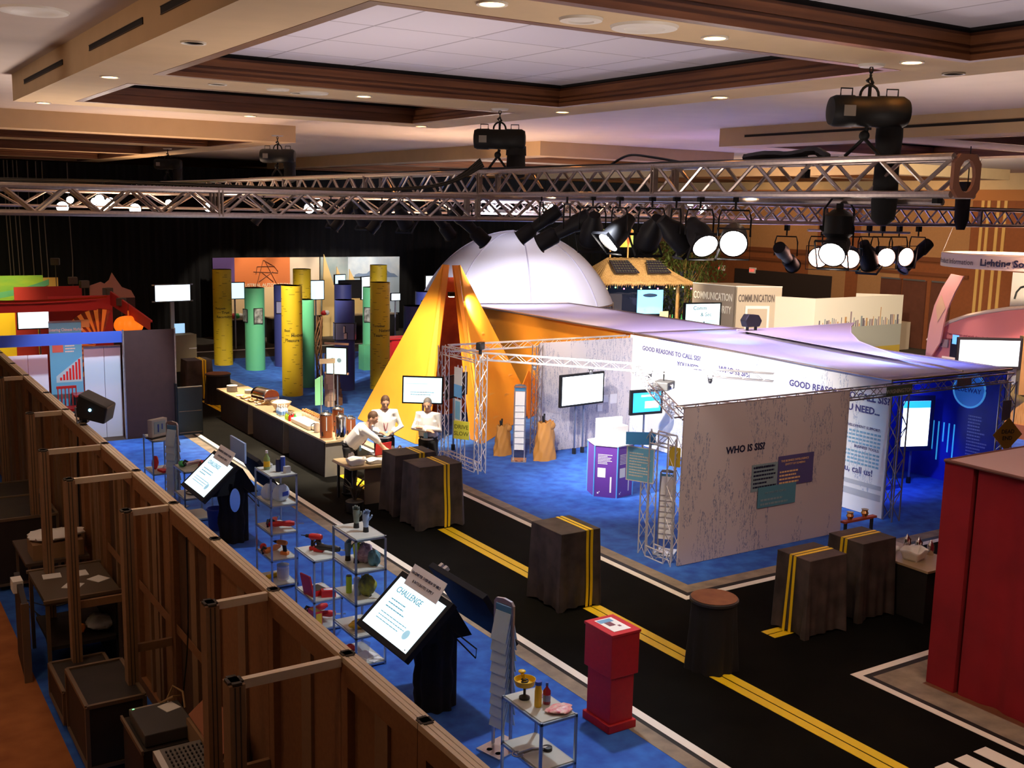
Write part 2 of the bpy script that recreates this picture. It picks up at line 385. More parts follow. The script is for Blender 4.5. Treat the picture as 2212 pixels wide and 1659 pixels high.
ring_speaker(1255, 40, .15, 'smaller round white ceiling speaker left of the wide one'); ring_speaker(1392, 57, .24, 'wide round white ceiling speaker in the near beam')
ring_speaker(600, 192, .13, 'flat round ceiling speaker left of a wider one'); ring_speaker(678, 200, .17, 'flat wide round ceiling speaker between the coffers')
ring_speaker(72, 22, .30, 'large round ceiling speaker in the top left corner', 6.95)
slotm = mat('slot_black', (.01, .008, .008), .8)
def slot(x, y0, y1, z0, z1, label):
    t = thing('air_slot', label, 'air vent', (x-.012, (y0+y1)/2, z0)); w = (y1-y0)/2
    part('frame', MB().box((0, -w, 0), (.014, w, .006)).box((0, -w, z1-z0-.006), (.014, w, z1-z0)), mat('slot_frame', (.05, .03, .02), .6), t)
    part('grille', MB().box((.004, -w, .006), (.013, w, z1-z0-.006)), slotm, t)
slot(2.36, 12.75, 15.3, 6.745, 6.80, 'black air slot in the left beam, furthest'); slot(2.36, 9.35, 11.4, 6.745, 6.80, 'black air slot in the left beam, middle one'); slot(2.36, 5.6, 8.8, 6.745, 6.81, 'black air slot in the left beam, nearest')
slot(15.2, 12.6, 15.6, 6.755, 6.80, 'long thin air slot left of the nearest hoist'); slot(15.2, 7.5, 12.0, 6.755, 6.80, 'long thin air slot right of the nearest hoist')

# ================================================================ TRUSSES
trm = mat('truss_aluminium', (.50, .42, .38), .32, .85, var=.15, scale=30); rustpl = mat('truss_end_plate', (.30, .13, .08), .6, .3)
def truss(label, p0, p1, s, step, joints, m=trm, group=None, cat='truss', rc=.03, rb=.018, base=True):
    p0, p1 = V(p0), V(p1); d = p1-p0; Ln = d.length; d.normalize()
    up = V(0, 0, 1) if abs(d.z) < .5 else V(1, 0, 0); sd = up.cross(d).normalized(); up = d.cross(sd).normalized()
    t = thing('box_truss', label, cat, p0, 0, group)
    c = [sd*a*s/2+up*b*s/2 for a, b in ((-1, -1), (1, -1), (1, 1), (-1, 1))]
    for k in c: part('chord', MB().tube([k, k+d*Ln], rc, 8), m, t, True)
    mb = MB(); n = max(2, round(Ln/step))
    if n % 2: n += 1
    for i in range(4):
        a, b = c[i], c[(i+1) % 4]
        for k in range(n):
            u, v = (a, b) if (k+i+(i == 3)) % 2 == 0 else (b, a)
            mb.tube([u+d*(Ln*k/n), v+d*(Ln*(k+1)/n)], rb, 6, False)
    part('bracing', mb, m, t, True)
    for j in joints:
        mb = MB(); w = s/2+.012
        for a, b in ((-1, 0), (1, 0), (0, -1), (0, 1)):
            q = sd*a*s/2+up*b*s/2; e1 = (up if a else sd)*w
            for off in (-.03, .012):
                o = d*(j+off); mb.slab([q-e1*1.0+o-(sd if a else up)*.03, q+e1*1.0+o-(sd if a else up)*.03, q+e1*1.0+o+(sd if a else up)*.03, q-e1*1.0+o+(sd if a else up)*.03], d*.018)
        part('joint_frame', mb, m, t)
    return t
TA = truss('long aluminium box truss with end plate running away to the left', (7.64, 5.4, 5.66), (7.64, 31, 5.60), .29, .36, (3.6, 7.2, 10.8, 14.4))
mb = MB()
for a in range(12):
    a0, a1 = 2*PI*a/12, 2*PI*(a+1)/12
    def sq(t): c, s_ = math.cos(t), math.sin(t); k = .17/max(abs(c), abs(s_)); return V(c*k, 0, s_*k)
    i0, i1 = V(math.cos(a0)*.105, 0, math.sin(a0)*.13), V(math.cos(a1)*.105, 0, math.sin(a1)*.13)
    mb.slab([sq(a0), sq(a1), i1, i0], (0, .03, 0))
part('end_plate', mb, rustpl, TA, loc=(0, -.03, 0)); 
TB = truss('long aluminium box truss crossing the hall from the left edge', (-1.0, 12.45, 5.31), (24, 12.45, 5.33), .28, .33, (1.3, 4.9, 8.3, 11.8, 15.2, 19), group=None)
TC = truss('thin far truss carrying small lit lamps', (-4, 24.0, 5.30), (22, 24.0, 5.30), .3, .5, ())
TD = truss('truss over the booths on the right in line with the near one', (16.0, 12.9, 5.36), (16.0, 30, 5.36), .28, .4, ())
# cables lying on the trusses
cab = mat('cable_black', (.012, .012, .014), .45)
def cable(name, label, pts, r, m=cab, cat='cable', wob=0., n=6, parent=None, group=None):
    P = [V(p) for p in pts]; Q = []
    for i in range(len(P)-1):
        a, b, c, d = P[max(i-1, 0)], P[i], P[i+1], P[min(i+2, len(P)-1)]
        for k in range(6):
            t = k/6; q = .5*((2*b)+(c-a)*t+(2*a-5*b+4*c-d)*t*t+(3*b-a-3*c+d)*t**3); Q.append(q+V(random.uniform(-wob, wob), random.uniform(-wob, wob), random.uniform(-wob, wob)*.4))
    Q.append(P[-1])
    if parent: return part(name, MB().tube(Q, r, n), m, parent, True)
    return solo(name, MB().tube(Q, r, n), m, label, cat, smooth=True, group=group)
bun = thing('cable_bundle', 'black cables lying along the top of the crossing truss and lifting to the second hoist', 'cable', (0, 0, 0))
for k in range(9):
    z = 5.475+.012*(k % 3); y = 12.36+.022*k
    cable('cable', 'black cables lying along the top of the crossing truss and lifting to the second hoist', [(-1, y, z), (1.5, y, z+.02), (3, y, z+.03*math.sin(k)), (5, y, z+.01), (6.3, y, z+.05), (7.0, 12.45+.01*k, z+.16), (7.45, 12.42+.012*k, 5.86+.012*k)], .011, mat('cable_black_%d' % (k % 2), ((.02, .02, .02), (.05, .045, .04))[k % 2], .25), wob=.006, parent=bun)
bun = thing('cable_bundle', 'black cables lying on top of the long truss', 'cable', (0, 0, 0))
for k in range(5):
    cable('cable', 'black cables lying on top of the long truss', [(7.56+.03*k, 6.6+.1*k, 5.83), (7.56+.03*k, 8.5, 5.835), (7.58+.02*k, 10.5, 5.83), (7.6+.02*k, 12.5, 5.84), (7.6+.02*k, 16, 5.82), (7.58+.02*k, 22, 5.80)], .013, wob=.012, parent=bun)
cable('looped_cable', 'black cable looping up above the long truss', [(7.6, 9.9, 5.83), (7.62, 9.6, 5.93), (7.64, 9.2, 5.9), (7.66, 8.7, 5.83)], .014)
cable('cable_coil', 'thick coiled cable lying on the truss left of the nearest hoist', [(7.62, 7.8, 5.86), (7.6, 7.5, 5.88), (7.62, 7.2, 5.87), (7.64, 6.95, 5.9), (7.64, 6.8, 5.84)], .04, wob=.01)
bun = thing('cable_bundle', 'black cables along the top of the truss on the right', 'cable', (0, 0, 0))
for k in range(3): cable('cable', 'black cables along the top of the truss on the right', [(10+k, 12.4+.05*k, 5.49), (14, 12.4+.05*k, 5.49), (18, 12.45, 5.5), (24, 12.42+.04*k, 5.49)], .016, wob=.012, parent=bun)

# ---- chain hoists
hoistm = mat('hoist_black', (.014, .014, .014), .55, spec=.25); bagm = mat('chain_bag', (.010, .010, .011), .9)
def hoist(y, label, bag, z=6.21, x=7.64, rz=-.6):
    t = thing('chain_hoist', label, 'chain hoist', (x, y, z), rz, None)
    T = Matrix.Rotation(PI/2, 4, 'Y')
    part('motor_body', MB().lathe([(.06, -.34), (.115, -.33), (.132, -.29), (.135, -.14), (.128, -.13), (.128, .08), (.135, .09), (.135, .29), (.11, .335), (.05, .345)], 24, mtx=T), hoistm, t, True)
    part('rating_label', MB().box((-.26, -.139, -.05), (-.16, -.132, .04)), mat('label_grey', (.25, .23, .2), .6), t)
    for s in (-1, 1): part('handle', MB().tube([(s*.2-.05, 0, .12), (s*.2-.05, 0, .19), (s*.2+.05, 0, .19), (s*.2+.05, 0, .12)], .007), hoistm, t, True)
    part('hook', MB().tube([(0, 0, .1), (0, 0, .2), (.02, 0, .24), (.0, 0, .28), (-.03, 0, .25)], .016).tube([(.09*math.cos(a*PI/8)*.9, 0, .13+.09*math.sin(a*PI/8)) for a in range(9)], .012), hoistm, t, True)
    mb = MB(); zt = 6.6-z
    k = 0; zz = .26
    while zz < zt-.02:
        a = k % 2*PI/2; mb.tube([(math.cos(a)*.016*math.cos(q), math.sin(a)*.016*math.cos(q), zz+.028*math.sin(q)) for q in [i*PI/4 for i in range(9)]], .006, 6, False); zz += .042; k += 1
    part('chain', mb, hoistm, t, True)
    part('ceiling_plate', MB().lathe([(.001, zt-.02), (.10, zt-.02), (.115, zt)], 24), ringm, t, True)
    part('lower_hook', MB().tube([(0, 0, -.13), (-.02, 0, -.22)], .02).ball((-.02, 0, -.2), .045).tube([(-.02, 0, -.22), (-.14, .1, 5.84-z)], .016).tube([(-.02, 0, -.22), (.10, -.08, 5.84-z)], .016), hoistm, t, True)
    if bag:
        w, l = bag
        part('chain_bag', MB().lathe([(w*.5, -.08), (w*.52, -.2), (w*.46, -l*.4), (w*.5, -l*.8), (w*.45, -l*.95), (w*.2, -l)], 14, c=(.22, .05, 0)), bagm, t, True)
    return t
hoist(6.38, 'nearest black chain hoist with long black chain bag, upper right', (.22, .95), rz=-.5); hoist(12.35, 'black chain hoist above where the two trusses meet', (.26, .5), rz=-.62)
hoist(20.5, 'black chain hoist third along the truss', (.24, .5)); hoist(28.3, 'smallest chain hoist, furthest along the truss', (.24, .5))
t = thing('chain_hoist', 'black chain hoist hung upright beyond the end of the near truss', 'chain hoist', aty(2090, 405, 12.2))
part('motor_body', MB().cbox((0, 0, 0), (.34, .22, .2)), hoistm, t, bevel=.03); part('chain_bag', MB().lathe([(.10, -.08), (.13, -.2), (.12, -.6), (.07, -.75)], 12, c=(-.1, 0, 0)), bagm, t, True)
part('chain', MB().tube([(0, 0, .08), (0, 0, .72)], .01), hoistm, t)

# ---- stage lamps
parm = mat('lamp_housing', (.012, .012, .014), .55, spec=.25); lens_on = mat('lens_lit', (1, .93, .86), .3, emit=30.); lens_off = mat('lens_dark', (.2, .2, .22), .12, .2, spec=1); lens_pk = mat('lens_pink', (1, .6, .5), .3, emit=14.); lens_bl = mat('lens_painted_glint', (.2, .25, .5), .1)  # last lens: blue light falling on it is painted into the base colour
def lamp_proto(kind):
    r = thing('stage_lamp', 'x', 'stage light')
    part('clamp', MB().cbox((0, 0, -.02), (.05, .06, .08)).tube([(0, 0, -.05), (0, 0, -.12)], .01), parm, r)
    b = part('yoke', MB().tube([(-.14, 0, -.36), (-.14, 0, -.2), (-.12, 0, -.13), (.12, 0, -.13), (.14, 0, -.2), (.14, 0, -.36)], .009, 6), parm, r, True)
    if kind == 'par': prof = [(.03, .2), (.06, .2), (.075, .12), (.11, .05), (.118, -.02), (.118, -.16), (.128, -.165), (.128, -.175), (.116, -.175), (.113, -.15), (.001, -.15)]; R_ = .113; zl = -.16
    else: prof = [(.03, .26), (.075, .25), (.085, .1), (.07, .06), (.06, -.1), (.085, -.13), (.085, -.3), (.1, -.305), (.078, -.305), (.076, -.28), (.001, -.28)]; R_ = .076; zl = -.29
    h = part('housing', MB().lathe(prof, 20), parm, r, True, loc=(0, 0, -.36))
    part('lens', MB().lathe([(.001, zl), (R_, zl)], 20), lens_off, h)
    sq = .145; mb = MB()
    for a in range(4):
        T = Matrix.Rotation(a*PI/2, 4, 'Z'); mb.box((-sq, sq-.004, -.2), (sq, sq, -.165), mtx=T)
    if kind == 'par': part('colour_frame', mb, parm, h)
    return r
protos = {k: lamp_proto(k) for k in ('par', 'profile')}
def lamp(kind, p, aim, lens, label, group, sc=1.):
    c = dup(protos[kind], p, 0, label, group); a = V(aim).normalized(); q = (-a).to_track_quat('Z', 'Y')
    c.rotation_euler = (0, 0, math.atan2(a.y, a.x)-PI/2); c.scale = (sc,)*3
    for ch in c.children:
        if ch.name.startswith('housing'):
            ch.rotation_mode = 'QUATERNION'; ch.rotation_quaternion = Euler(c.rotation_euler).to_quaternion().inverted() @ q
            for g in ch.children:
                if g.name.startswith('lens') and lens is not lens_off:
                    g.data = g.data.copy(); g.data.materials.clear(); g.data.materials.append(lens)
    return c
ga = 'stage lamps hung under the long truss'; gb = 'stage lamps on the crossing truss, right half'; gc = 'small lamps on the far rig'
def onA(px, py=470): return atx(px, py, 7.6)
TO = lambda p: (V(0, 0, CH)-V(p)).normalized()
def hang(kind, px, py, xs, z, aim, lens, label, grp, sc=1., axis='x'):
    p = atx(px, py, xs) if axis == 'x' else aty(px, py, xs); p.z = z
    return lamp(kind, p, aim if aim else TO(p)*.6+V(0, 0, -.6), lens, label, grp, sc)
hang('par', 1588, 470, 7.55, 5.5, (-.55, -.55, -.28), lens_on, 'stage lamp facing the camera with a full white disc, brightest right of centre', ga, 1.1)
hang('par', 1512, 470, 7.55, 5.5, (-.25, -.85, -.62), lens_on, 'lit stage lamp tilted left of the brightest full disc', ga, 1.1)
hang('par', 1460, 470, 7.55, 5.5, (.75, -.3, -.75), lens_on, 'stage lamp turned right with a glowing rim', ga, 1.1)
hang('par', 1408, 470, 7.55, 5.5, (.2, .7, -.7), lens_off, 'dark stage lamp between two lit ones', ga, 1.1)
hang('par', 1338, 470, 7.55, 5.5, (-.65, .05, -.62), lens_on, 'lit stage lamp over the tiki sign', ga, 1.1)
hang('par', 1280, 470, 7.55, 5.5, (.3, .6, -.8), lens_off, 'dark stage lamp left of the tiki sign', ga, 1.1)
hang('profile', 1225, 450, 7.55, 5.55, (-.5, .55, -.42), lens_off, 'long dark profile lamp over the dome pointing down left', ga, 1.25)
hang('profile', 1170, 440, 7.6, 5.55, (-.5, .45, -.5), lens_off, 'shorter profile lamp left of the long one', ga, 1.1)
hang('profile', 1010, 455, 7.6, 5.52, (.6, -.1, -.55), lens_off, 'profile lamp left of the dome pointing down right', ga, 1.2)
hang('profile', 950, 455, 7.6, 5.52, (.6, .2, -.6), lens_off, 'profile lamp at the left edge of the dome', ga, 1.1)
for k, px in enumerate((570, 715, 745, 780, 825, 870)):
    hang('par' if k % 2 else 'profile', px, 455, 7.6, 5.5, ((-.4, .3, -.6), (.5, .3, -.6))[k % 2], lens_off, 'small dark stage lamp far along the long truss', 'lamps at the far part of the long truss', 1.)
hang('par', 1813, 468, 7.9, 5.42, (-.75, -.35, -.45), lens_on, 'nearest lit stage lamp hanging lowest with a white disc', ga, 1.0)
t = thing('scroller_lamp', 'large dark lamp housing above the nearest lit disc', 'stage light', atx(1810, 500, 7.9)); part('housing', MB().lathe([(.05, .2), (.13, .14), (.14, -.02), (.10, -.06)], 20), parm, t, True); part('yoke', MB().tube([(-.2, 0, 0), (-.2, 0, .2), (-.1, 0, .3), (.1, 0, .3), (.2, 0, .2), (.2, 0, 0)], .01), parm, t, True)
for px, py, a, l, n in ((1700, 500, (.7, .3, -.35), lens_bl, 'dark profile lamp with a painted blue glint'), (1775, 497, (-.7, -.5, -.1), lens_pk, 'pink lit lamp left of the lowest lamp'), (1840, 497, (-.6, -.5, -.2), lens_pk, 'pink lit lamp right of the lowest lamp'),
                        (1878, 497, (.5, .1, -.7), lens_off, 'dark lamp with shutters between pink lit ones'), (1907, 497, (-.4, -.75, -.12), lens_pk, 'pink lit lamp, second from the right of its row'), (1943, 497, (-.2, -.85, -.1), lens_pk, 'pink lit lamp at the right end of its row'), (1985, 495, (-.75, .1, -.6), lens_bl, 'blue tinted profile lamp at the right end of the row')):
    hang('profile' if 'profile' in n else 'par', px, py, 12.45, 5.14, a, l, n, gb, 1.35, 'y')
solo('lamp_bar', MB().tube([aty(1745, 497, 12.45), aty(1965, 503, 12.45)], .02), steel, 'thin pipe carrying the row of pink lit lamps', 'pipe')
solo('lamp_bar', MB().tube([(7.95, 5.8, 5.46), (7.95, 12.2, 5.46)], .03), trm, 'thick pipe slung below the long truss', 'pipe')
farl = [(135, 448), (152, 447), (215, 438), (222, 443), (205, 450), (238, 444), (292, 452), (365, 453), (450, 455), (668, 450), (690, 455), (1062, 455), (1178, 454), (1188, 456), (1490, 448), (1517, 450), (1532, 450)]
for k, (px, py) in enumerate(farl):
    p = aty(px, py, 24); lamp('par', p+V(0, 0, .36), TO(p), lens_on, 'tiny lit lamp on the far rig seen through the crossing truss', gc, (1.0, .6, .8)[k % 3])
for pr in protos.values():
    for ch in list(pr.children):
        for g in list(ch.children): bpy.data.objects.remove(g)
        bpy.data.objects.remove(ch)
    bpy.data.objects.remove(pr)
# small downstage fixtures at truss
t = thing('led_fixture', 'small black box fixture hanging inside the near truss', 'stage light', atx(1740, 375, 7.62)); part('housing', MB().cbox((0, 0, 0), (.07, .05, .08)), parm, t); part('cable', MB().tube([(0, 0, .04), (.01, 0, .16)], .005), parm, t)
t = thing('led_fixture', 'small black box fixture hanging under the end of the near truss', 'stage light', atx(2025, 430, 7.62)); part('housing', MB().cbox((0, 0, 0), (.07, .05, .07)), parm, t)

# ================================================================ PARTITION WALL ON THE LEFT
capm = mat('cap_aluminium', (.82, .68, .48), .45, .3); capd = mat('cap_groove', (.05, .035, .02), .7); fab = mat('brown_panel', (.30, .125, .045), .85, var=.15, scale=25)
fab2 = mat('tan_post', (.30, .16, .075), .8, var=.1, scale=20); fabd = mat('dark_panel', (.11, .045, .018), .85, var=.2, scale=12)
gpw = 'modules of the brown partition wall'
J = [2.6, 3.9, 5.11, 6.19, 7.56, 9.0, 10.3, 11.76, 13.28, 14.5, 15.7, 17.2, 19.05, 20.5, 22.0, 23.4]
order = ['just outside the bottom edge', 'nearest, below the large tilted screen', 'second nearest', 'third nearest, under the small shelf base', 'fourth nearest, beside the drill shelf', 'fifth nearest, beside the paint shelf', 'sixth nearest', 'seventh nearest', 'eighth nearest', 'ninth nearest, beside the floodlight', 'tenth nearest', 'eleventh nearest', 'twelfth nearest', 'thirteenth nearest', 'furthest']
for i, (a, b) in enumerate(zip(J, J[1:])):
    t = thing('partition_panel', 'brown fabric wall module with pale metal cap, '+order[i], 'partition wall', (2.74, (a+b)/2, 0), 0, None); w = (b-a)/2-.004
    f = MB(); f.box((-.05, -w, 0), (.05, -w+.1, 2.40)).box((-.05, w-.1, 0), (.05, w, 2.40)).box((-.05, -w+.1, 2.26), (.05, w-.1, 2.40)).box((-.05, -w+.1, 0), (.05, w-.1, .12))
    part('frame', f, fab, t)
    part('infill', MB().box((.005, -w+.1, .12), (.04, w-.1, 2.26)), fabd if i % 2 and i > 4 else fab, t)
    m2 = MB().box((-.02, -.09, .12), (.0045, .09, 2.26)); [m2.box((-.03, s*.22-.04, .12), (.0045, s*.22+.04, 2.26)) for s in (-1, 1) if i > 5 or i == 1]
    part('stud', m2, fab2, t)
    part('crossbar', MB().box((-.035, -w+.1, 1.15), (-.031, w-.1, 1.25)), fab, t) if i in (5, 6, 7) else None
    c = MB(); [c.box((-.05+k*.0345, -w, 2.40), (-.05+k*.0345+.030, w, 2.44)) for k in range(3)]
    part('cap', c, capm, t); part('cap_groove', MB().box((-.048, -w, 2.40), (.048, w, 2.428)), capd, t)
    part('connector', MB().cbox((0, -w, 2.44), (.09, .06, .012)).cbox((0, -w, 2.44), (.06, .1, .012)), capd, t)
RT_ = [(5.14, 1.95), (6.19, 1.98), (7.56, 2.25), (10.3, 2.29), (11.76, 2.05), (13.28, 2.05), (15.7, 2.28), (19.05, 2.35)]
for i, (y, x) in enumerate(RT_[1:]):
    t = thing('stabiliser_frame', 'post and top rail jutting from the brown wall, '+('nearest', 'second nearest', 'third nearest', 'fourth nearest', 'fifth nearest', 'second furthest', 'furthest')[i], 'frame', (x, y, 0), 0, None)
    p = MB(); p.box((-.05, -.07, 0), (.05, .07, 2.42)); part('post', p, fab2, t)
    part('post_groove', MB().box((-.02, -.073, 0), (-.012, .073, 2.41)).box((.012, -.073, 0), (.02, .073, 2.41)), capd, t)
    part('top_rail', MB().box((.05, -.025, 2.37), (2.685-x, .025, 2.43)), capm, t)
    part('connector', MB().cbox((0, 0, 2.425), (.1, .08, .02)).cbox((.0, 0, 2.425), (.06, .14, .02)), capd, t)
    if y < 13: part('lower_rail', MB().box((.05, -.02, 1.0), (2.685-x, .02, 1.08)), fab2, t)
# floodlight clamped on the wall
p = at(185, 880, 2.6)
t = thing('floodlight', 'black floodlight box clamped on top of the brown wall', 'floodlight', (2.78, 14.75, 2.46), -.5)
part('housing', MB().slab([(-.05, -.2, .08), (.33, -.2, -.02), (.38, -.2, .2), (.02, -.2, .38)], (0, .4, 0)), black_m, t, bevel=.02)
part('yoke', MB().tube([(.0, -.22, 0), (-.02, -.22, .2), (-.02, .22, .2), (0, .22, 0), (0, -.22, 0)], .012), steel, t)
part('status_lamp', MB().ball((.16, -.205, .17), .02), mat('led_blue', (.3, .7, 1), .3, emit=3), t)
part('clamp', MB().cbox((.02, 0, .02), (.1, .1, .1)), black_m, t)
part('power_cable', MB().tube([(-.06, 0, 0), (-.10, .02, -.6), (-.09, -.02, -1.3), (-.12, .0, -2.4)], .012), cab, t)

# ================================================================ KIOSKS WITH TWIN TILTED SCREENS
bezel = mat('bezel_black', (.010, .010, .012), .6, spec=.2); skirt = mat('black_skirt', (.01, .01, .011), .95, var=.3, scale=6, bump=.5)
scr = mat('screen_white_blue', (.74, .93, 1.0), .3, emit=.80); scr_tx = mat('screen_text', (.12, .38, .50), .5, emit=.35); scr_grey = mat('screen_circle', (.38, .66, .80), .5, emit=.5)
signm = mat('sign_card', (.88, .85, .85), .5); ink = mat('ink_dark', (.05, .05, .09), .6)
def screen(name, parent, w, h, m, T, bz=.065, dep=.07, frame=bezel, lines=None):
    # face up along +z of T (panel plane xy)
    f = part(name+'_frame', MB().box((-w/2-bz, -h/2-bz, -dep), (w/2+bz, h/2+bz, 0)), frame, parent, bevel=.006); f.matrix_local = T
    s = part('display', MB().box((-w/2, -h/2, 0), (w/2, h/2, .003)), m, f); return f, s
def kiosk(x, y, lab, ln):
    t = thing('screen_kiosk', lab, 'kiosk', (x, y, 0))
    def skirtf(u, v):
        a = 2*PI*u; r = .215+.02*math.sin(9*a)+.02*math.sin(v*14)*math.cos(3*a); return (r*math.cos(a), r*math.sin(a), v*.98)
    part('skirt', MB().grid(skirtf, 72, 10), skirt, t, True)
    part('column_top', MB().slab([(-.40, -.2, .80), (.34, -.2, .80), (.1, -.2, 1.2), (-.16, -.2, 1.2)], (0, .4, 0)), skirt, t)
    # rows: long edge runs along y; tilted left face
    def T(side):
        top = V(-.13 if side < 0 else .20, 0, 1.34 if side < 0 else 1.40); bot = V(-.64 if side < 0 else .60, 0, .88 if side < 0 else .78); up = (top-bot).normalized(); rt = V(0, -1, 0) if side < 0 else V(0, 1, 0)
        n = rt.cross(up); c = (top+bot)/2+V(0, 0 if side < 0 else -.14, 0 if side < 0 else .05); m = Matrix((rt, up, n)).transposed().to_4x4(); m.translation = c; return m
    f, s = screen('monitor', t, 1.02, .62, scr, T(-1))
    letters('CHALLENGE', .10, scr_tx, s, (-.40, .15, .004), (0, 0, 0), 'heading')
    scribble(.5, .14, 3, ln, scr_tx, s, (-.36, .07, .0035), (0, 0, 0), thick=.25); scribble(.62, .12, 3, ln, scr_tx, s, (-.36, -.10, .0035), (0, 0, 0), thick=.2)
    part('logo_circle', MB().lathe([(.001, .001), (.055, .001), (.055, .0)], 24, c=(.3, -.16, .004)), scr_grey, s)
    part('sensor', MB().cbox((.46, -.285, .002), (.02, .01, .004)), grey_m, f)
    f2, s2 = screen('rear_monitor', t, 1.04, .60, scr_grey, T(1)); 
    part('camera_arm', MB().cbox((.35, .33, .02), (.05, .05, .06)).cbox((.45, .33, .02), (.05, .05, .06)), steel, f2)
    c = part('sign_card', MB().box((-.36, -.02, 0), (.36, .22, .006)), signm, f, loc=(.0, .285, .01), rot=(.25, 0, 0))
    letters('HAGEMEYER OVERVIEW OF MRO', .044, ink, c, (-.33, .12, .007), (0, 0, 0), sx=.97, bold=.015); letters('& INTEGRATED SUPPLY', .044, ink, c, (-.23, .04, .007), (0, 0, 0))
    part('cables', MB().tube([(.15, -.15, .8), (.3, -.35, .6), (.25, -.45, .75), (.1, -.2, .9)], .008), cab, t, True)
    return t
rr = random.Random(3)
kiosk(5.30, 9.68, 'nearest kiosk with a large tilted white screen on a black skirted post', rr)
k2 = kiosk(5.28, 16.35, 'further kiosk with tilted screen, behind the tall paint shelf', rr)
part('upright_panel', MB().box((.1, -.3, 1.3), (.13, .4, 1.62)), mat('panel_pale_blue', (.4, .55, .8), .4), k2)
part('mirror_plate', MB().lathe([(.001, 0), (.12, 0), (.12, .01)], 18, mtx=Matrix.Translation((-.05, -.24, .72)) @ Matrix.Rotation(PI/2, 4, 'X')@Matrix.Diagonal((.7, 1.6, 1, 1))), chrome, k2)

# ================================================================ SHELVES AND WHAT STANDS ON THEM
glassm = mat('frosted_shelf', (.62, .66, .60), .25, var=.05); clear = mat('clear_acrylic', (.75, .9, .95), .08, alpha=.25)
tubem = mat('shelf_tube', (.42, .5, .58), .3, .8)
def shelf(x0, y0, w, d, zs, label):
    H = zs[-1]; t = thing('display_shelf', label, 'shelf', (x0, y0, 0)); r = .011
    for a, b in ((0, 0), (w, 0), (w, d), (0, d)): part('leg', MB().box((a-r, b-r, 0), (a+r, b+r, H)), tubem, t)
    for z in zs:
        part('shelf_board', MB().box((r, r, z-.012), (w-r, d-r, z)), glassm, t)
        part('shelf_rim', MB().box((-r, -r, z-.03), (w+r, r, z-.008)).box((-r, d-r, z-.03), (w+r, d+r, z-.008)).box((-r, r, z-.03), (r, d-r, z-.008)).box((w-r, r, z-.03), (w+r, d-r, z-.008)), tubem, t)
    return t
SH1 = shelf(5.02, 13.90, .37, .62, (.05, .42, .80, 1.20, 1.62), 'tall glass shelf with spray bottles on top, left of the low drill shelf')
SH2 = shelf(4.93, 12.15, .37, .62, (.05, .42, .80, .95)[0:2]+(.95,), 'low shelf with the red drill on top')
SH3 = shelf(4.93, 10.90, .37, .64, (.05, .40, .80, 1.18, 1.57), 'tall glass shelf with two glove hands on top')
SH4 = shelf(4.99, 7.19, .37, .62, (.05, .50, .95), 'low shelf at the bottom edge with the yellow dish on top')
SH0 = shelf(4.72, 19.0, .36, .62, (.05, .55, 1.15), 'far shelf with a grey boxed gauge on top')
SH5 = shelf(4.87, 17.6, .46, .62, (.05, .42, .88), 'far low shelf with green and red tools on top')
C_ = lambda n, c, **k: mat('paint_'+n, c, k.get('rough', .4))
redp, yelp, blup, whip, blkp, grnp, orap = C_('red', (.62, .02, .02)), C_('yellow', (.85, .55, .02)), C_('blue', (.03, .08, .5)), C_('white', (.8, .8, .82)), C_('black', (.02, .02, .02)), C_('green', (.05, .5, .12)), C_('orange', (.8, .25, .04))
purp, limep, teal, grip = C_('purple', (.25, .12, .3)), C_('lime', (.5, .8, .05)), C_('teal', (.1, .25, .3)), C_('greygreen', (.2, .25, .22))
def bottle(x, y, z, h, r, body, cap, label, name='bottle', neck=.35, group=None, liquid=None):
    t = thing(name, label, name.replace('_', ' '), (x, y, z), 0, group)
    part('body', MB().lathe([(r*.9, 0), (r, .01), (r, h*.6), (r*neck, h*.78), (r*neck, h*.86)], 16), body, t, True)
    part('cap', MB().lathe([(r*neck*1.15, h*.86), (r*neck*1.15, h)], 14), cap, t)
    if liquid: part('label_band', MB().lathe([(r*1.02, h*.15), (r*1.02, h*.45)], 16), liquid, t)
    return t
def can(x, y, z, h, r, body, top, label, name='can'):
    t = thing(name, label, name.replace('_', ' '), (x, y, z)); part('body', MB().lathe([(r, 0), (r, h), (r*.94, h+.004)], 20), body, t, True); part('lid', MB().lathe([(r*.94, h), (r*.94, h+.01), (r*.9, h+.012)], 20), top, t); return t
bottle(5.12, 14.33, 1.62, .27, .045, mat('green_glass', (.35, .5, .2), .1, alpha=.8), whip, 'slim yellow green spray bottle on top of the tall paint shelf', 'spray_bottle', liquid=yelp)
can(5.22, 14.15, 1.62, .16, .035, mat('dark_blue_can', (.02, .03, .12), .3), blkp, 'dark blue can on top of the tall paint shelf'); can(5.28, 14.13, 1.62, .2, .034, blup, whip, 'blue can with white cap on top of the tall paint shelf')
solo('small_box', MB().cbox((0, 0, .045), (.08, .07, .09)), mat('clear_plastic', (.6, .62, .65), .2), 'small clear plastic box at the front corner of the tall paint shelf', 'box', (5.30, 14.02, 1.62), .2)
solo('pump_cap', MB().lathe([(.03, 0), (.03, .05), (.01, .055), (.01, .07)], 14), whip, 'tiny white pot beside the green spray bottle', 'pot', (5.2, 14.4, 1.62))
def towel_pack(x, y, z, lab):
    t = thing('wipes_pack', lab, 'cleaning pack', (x, y, z), .4)
    def f(u, v):
        a = 2*PI*u; k = math.sin(PI*min(max(v, .02), .98))**.35; r = (.09+.012*math.sin(5*a))*k; return (r*1.5*math.cos(a), r*.9*math.sin(a), .24*v)
    part('bag', MB().grid(f, 24, 10), mat('pale_blue_film', (.55, .68, .85), .3), t, True); part('print', MB().cbox((.0, -.086, .12), (.1, .006, .06)), blup, t)
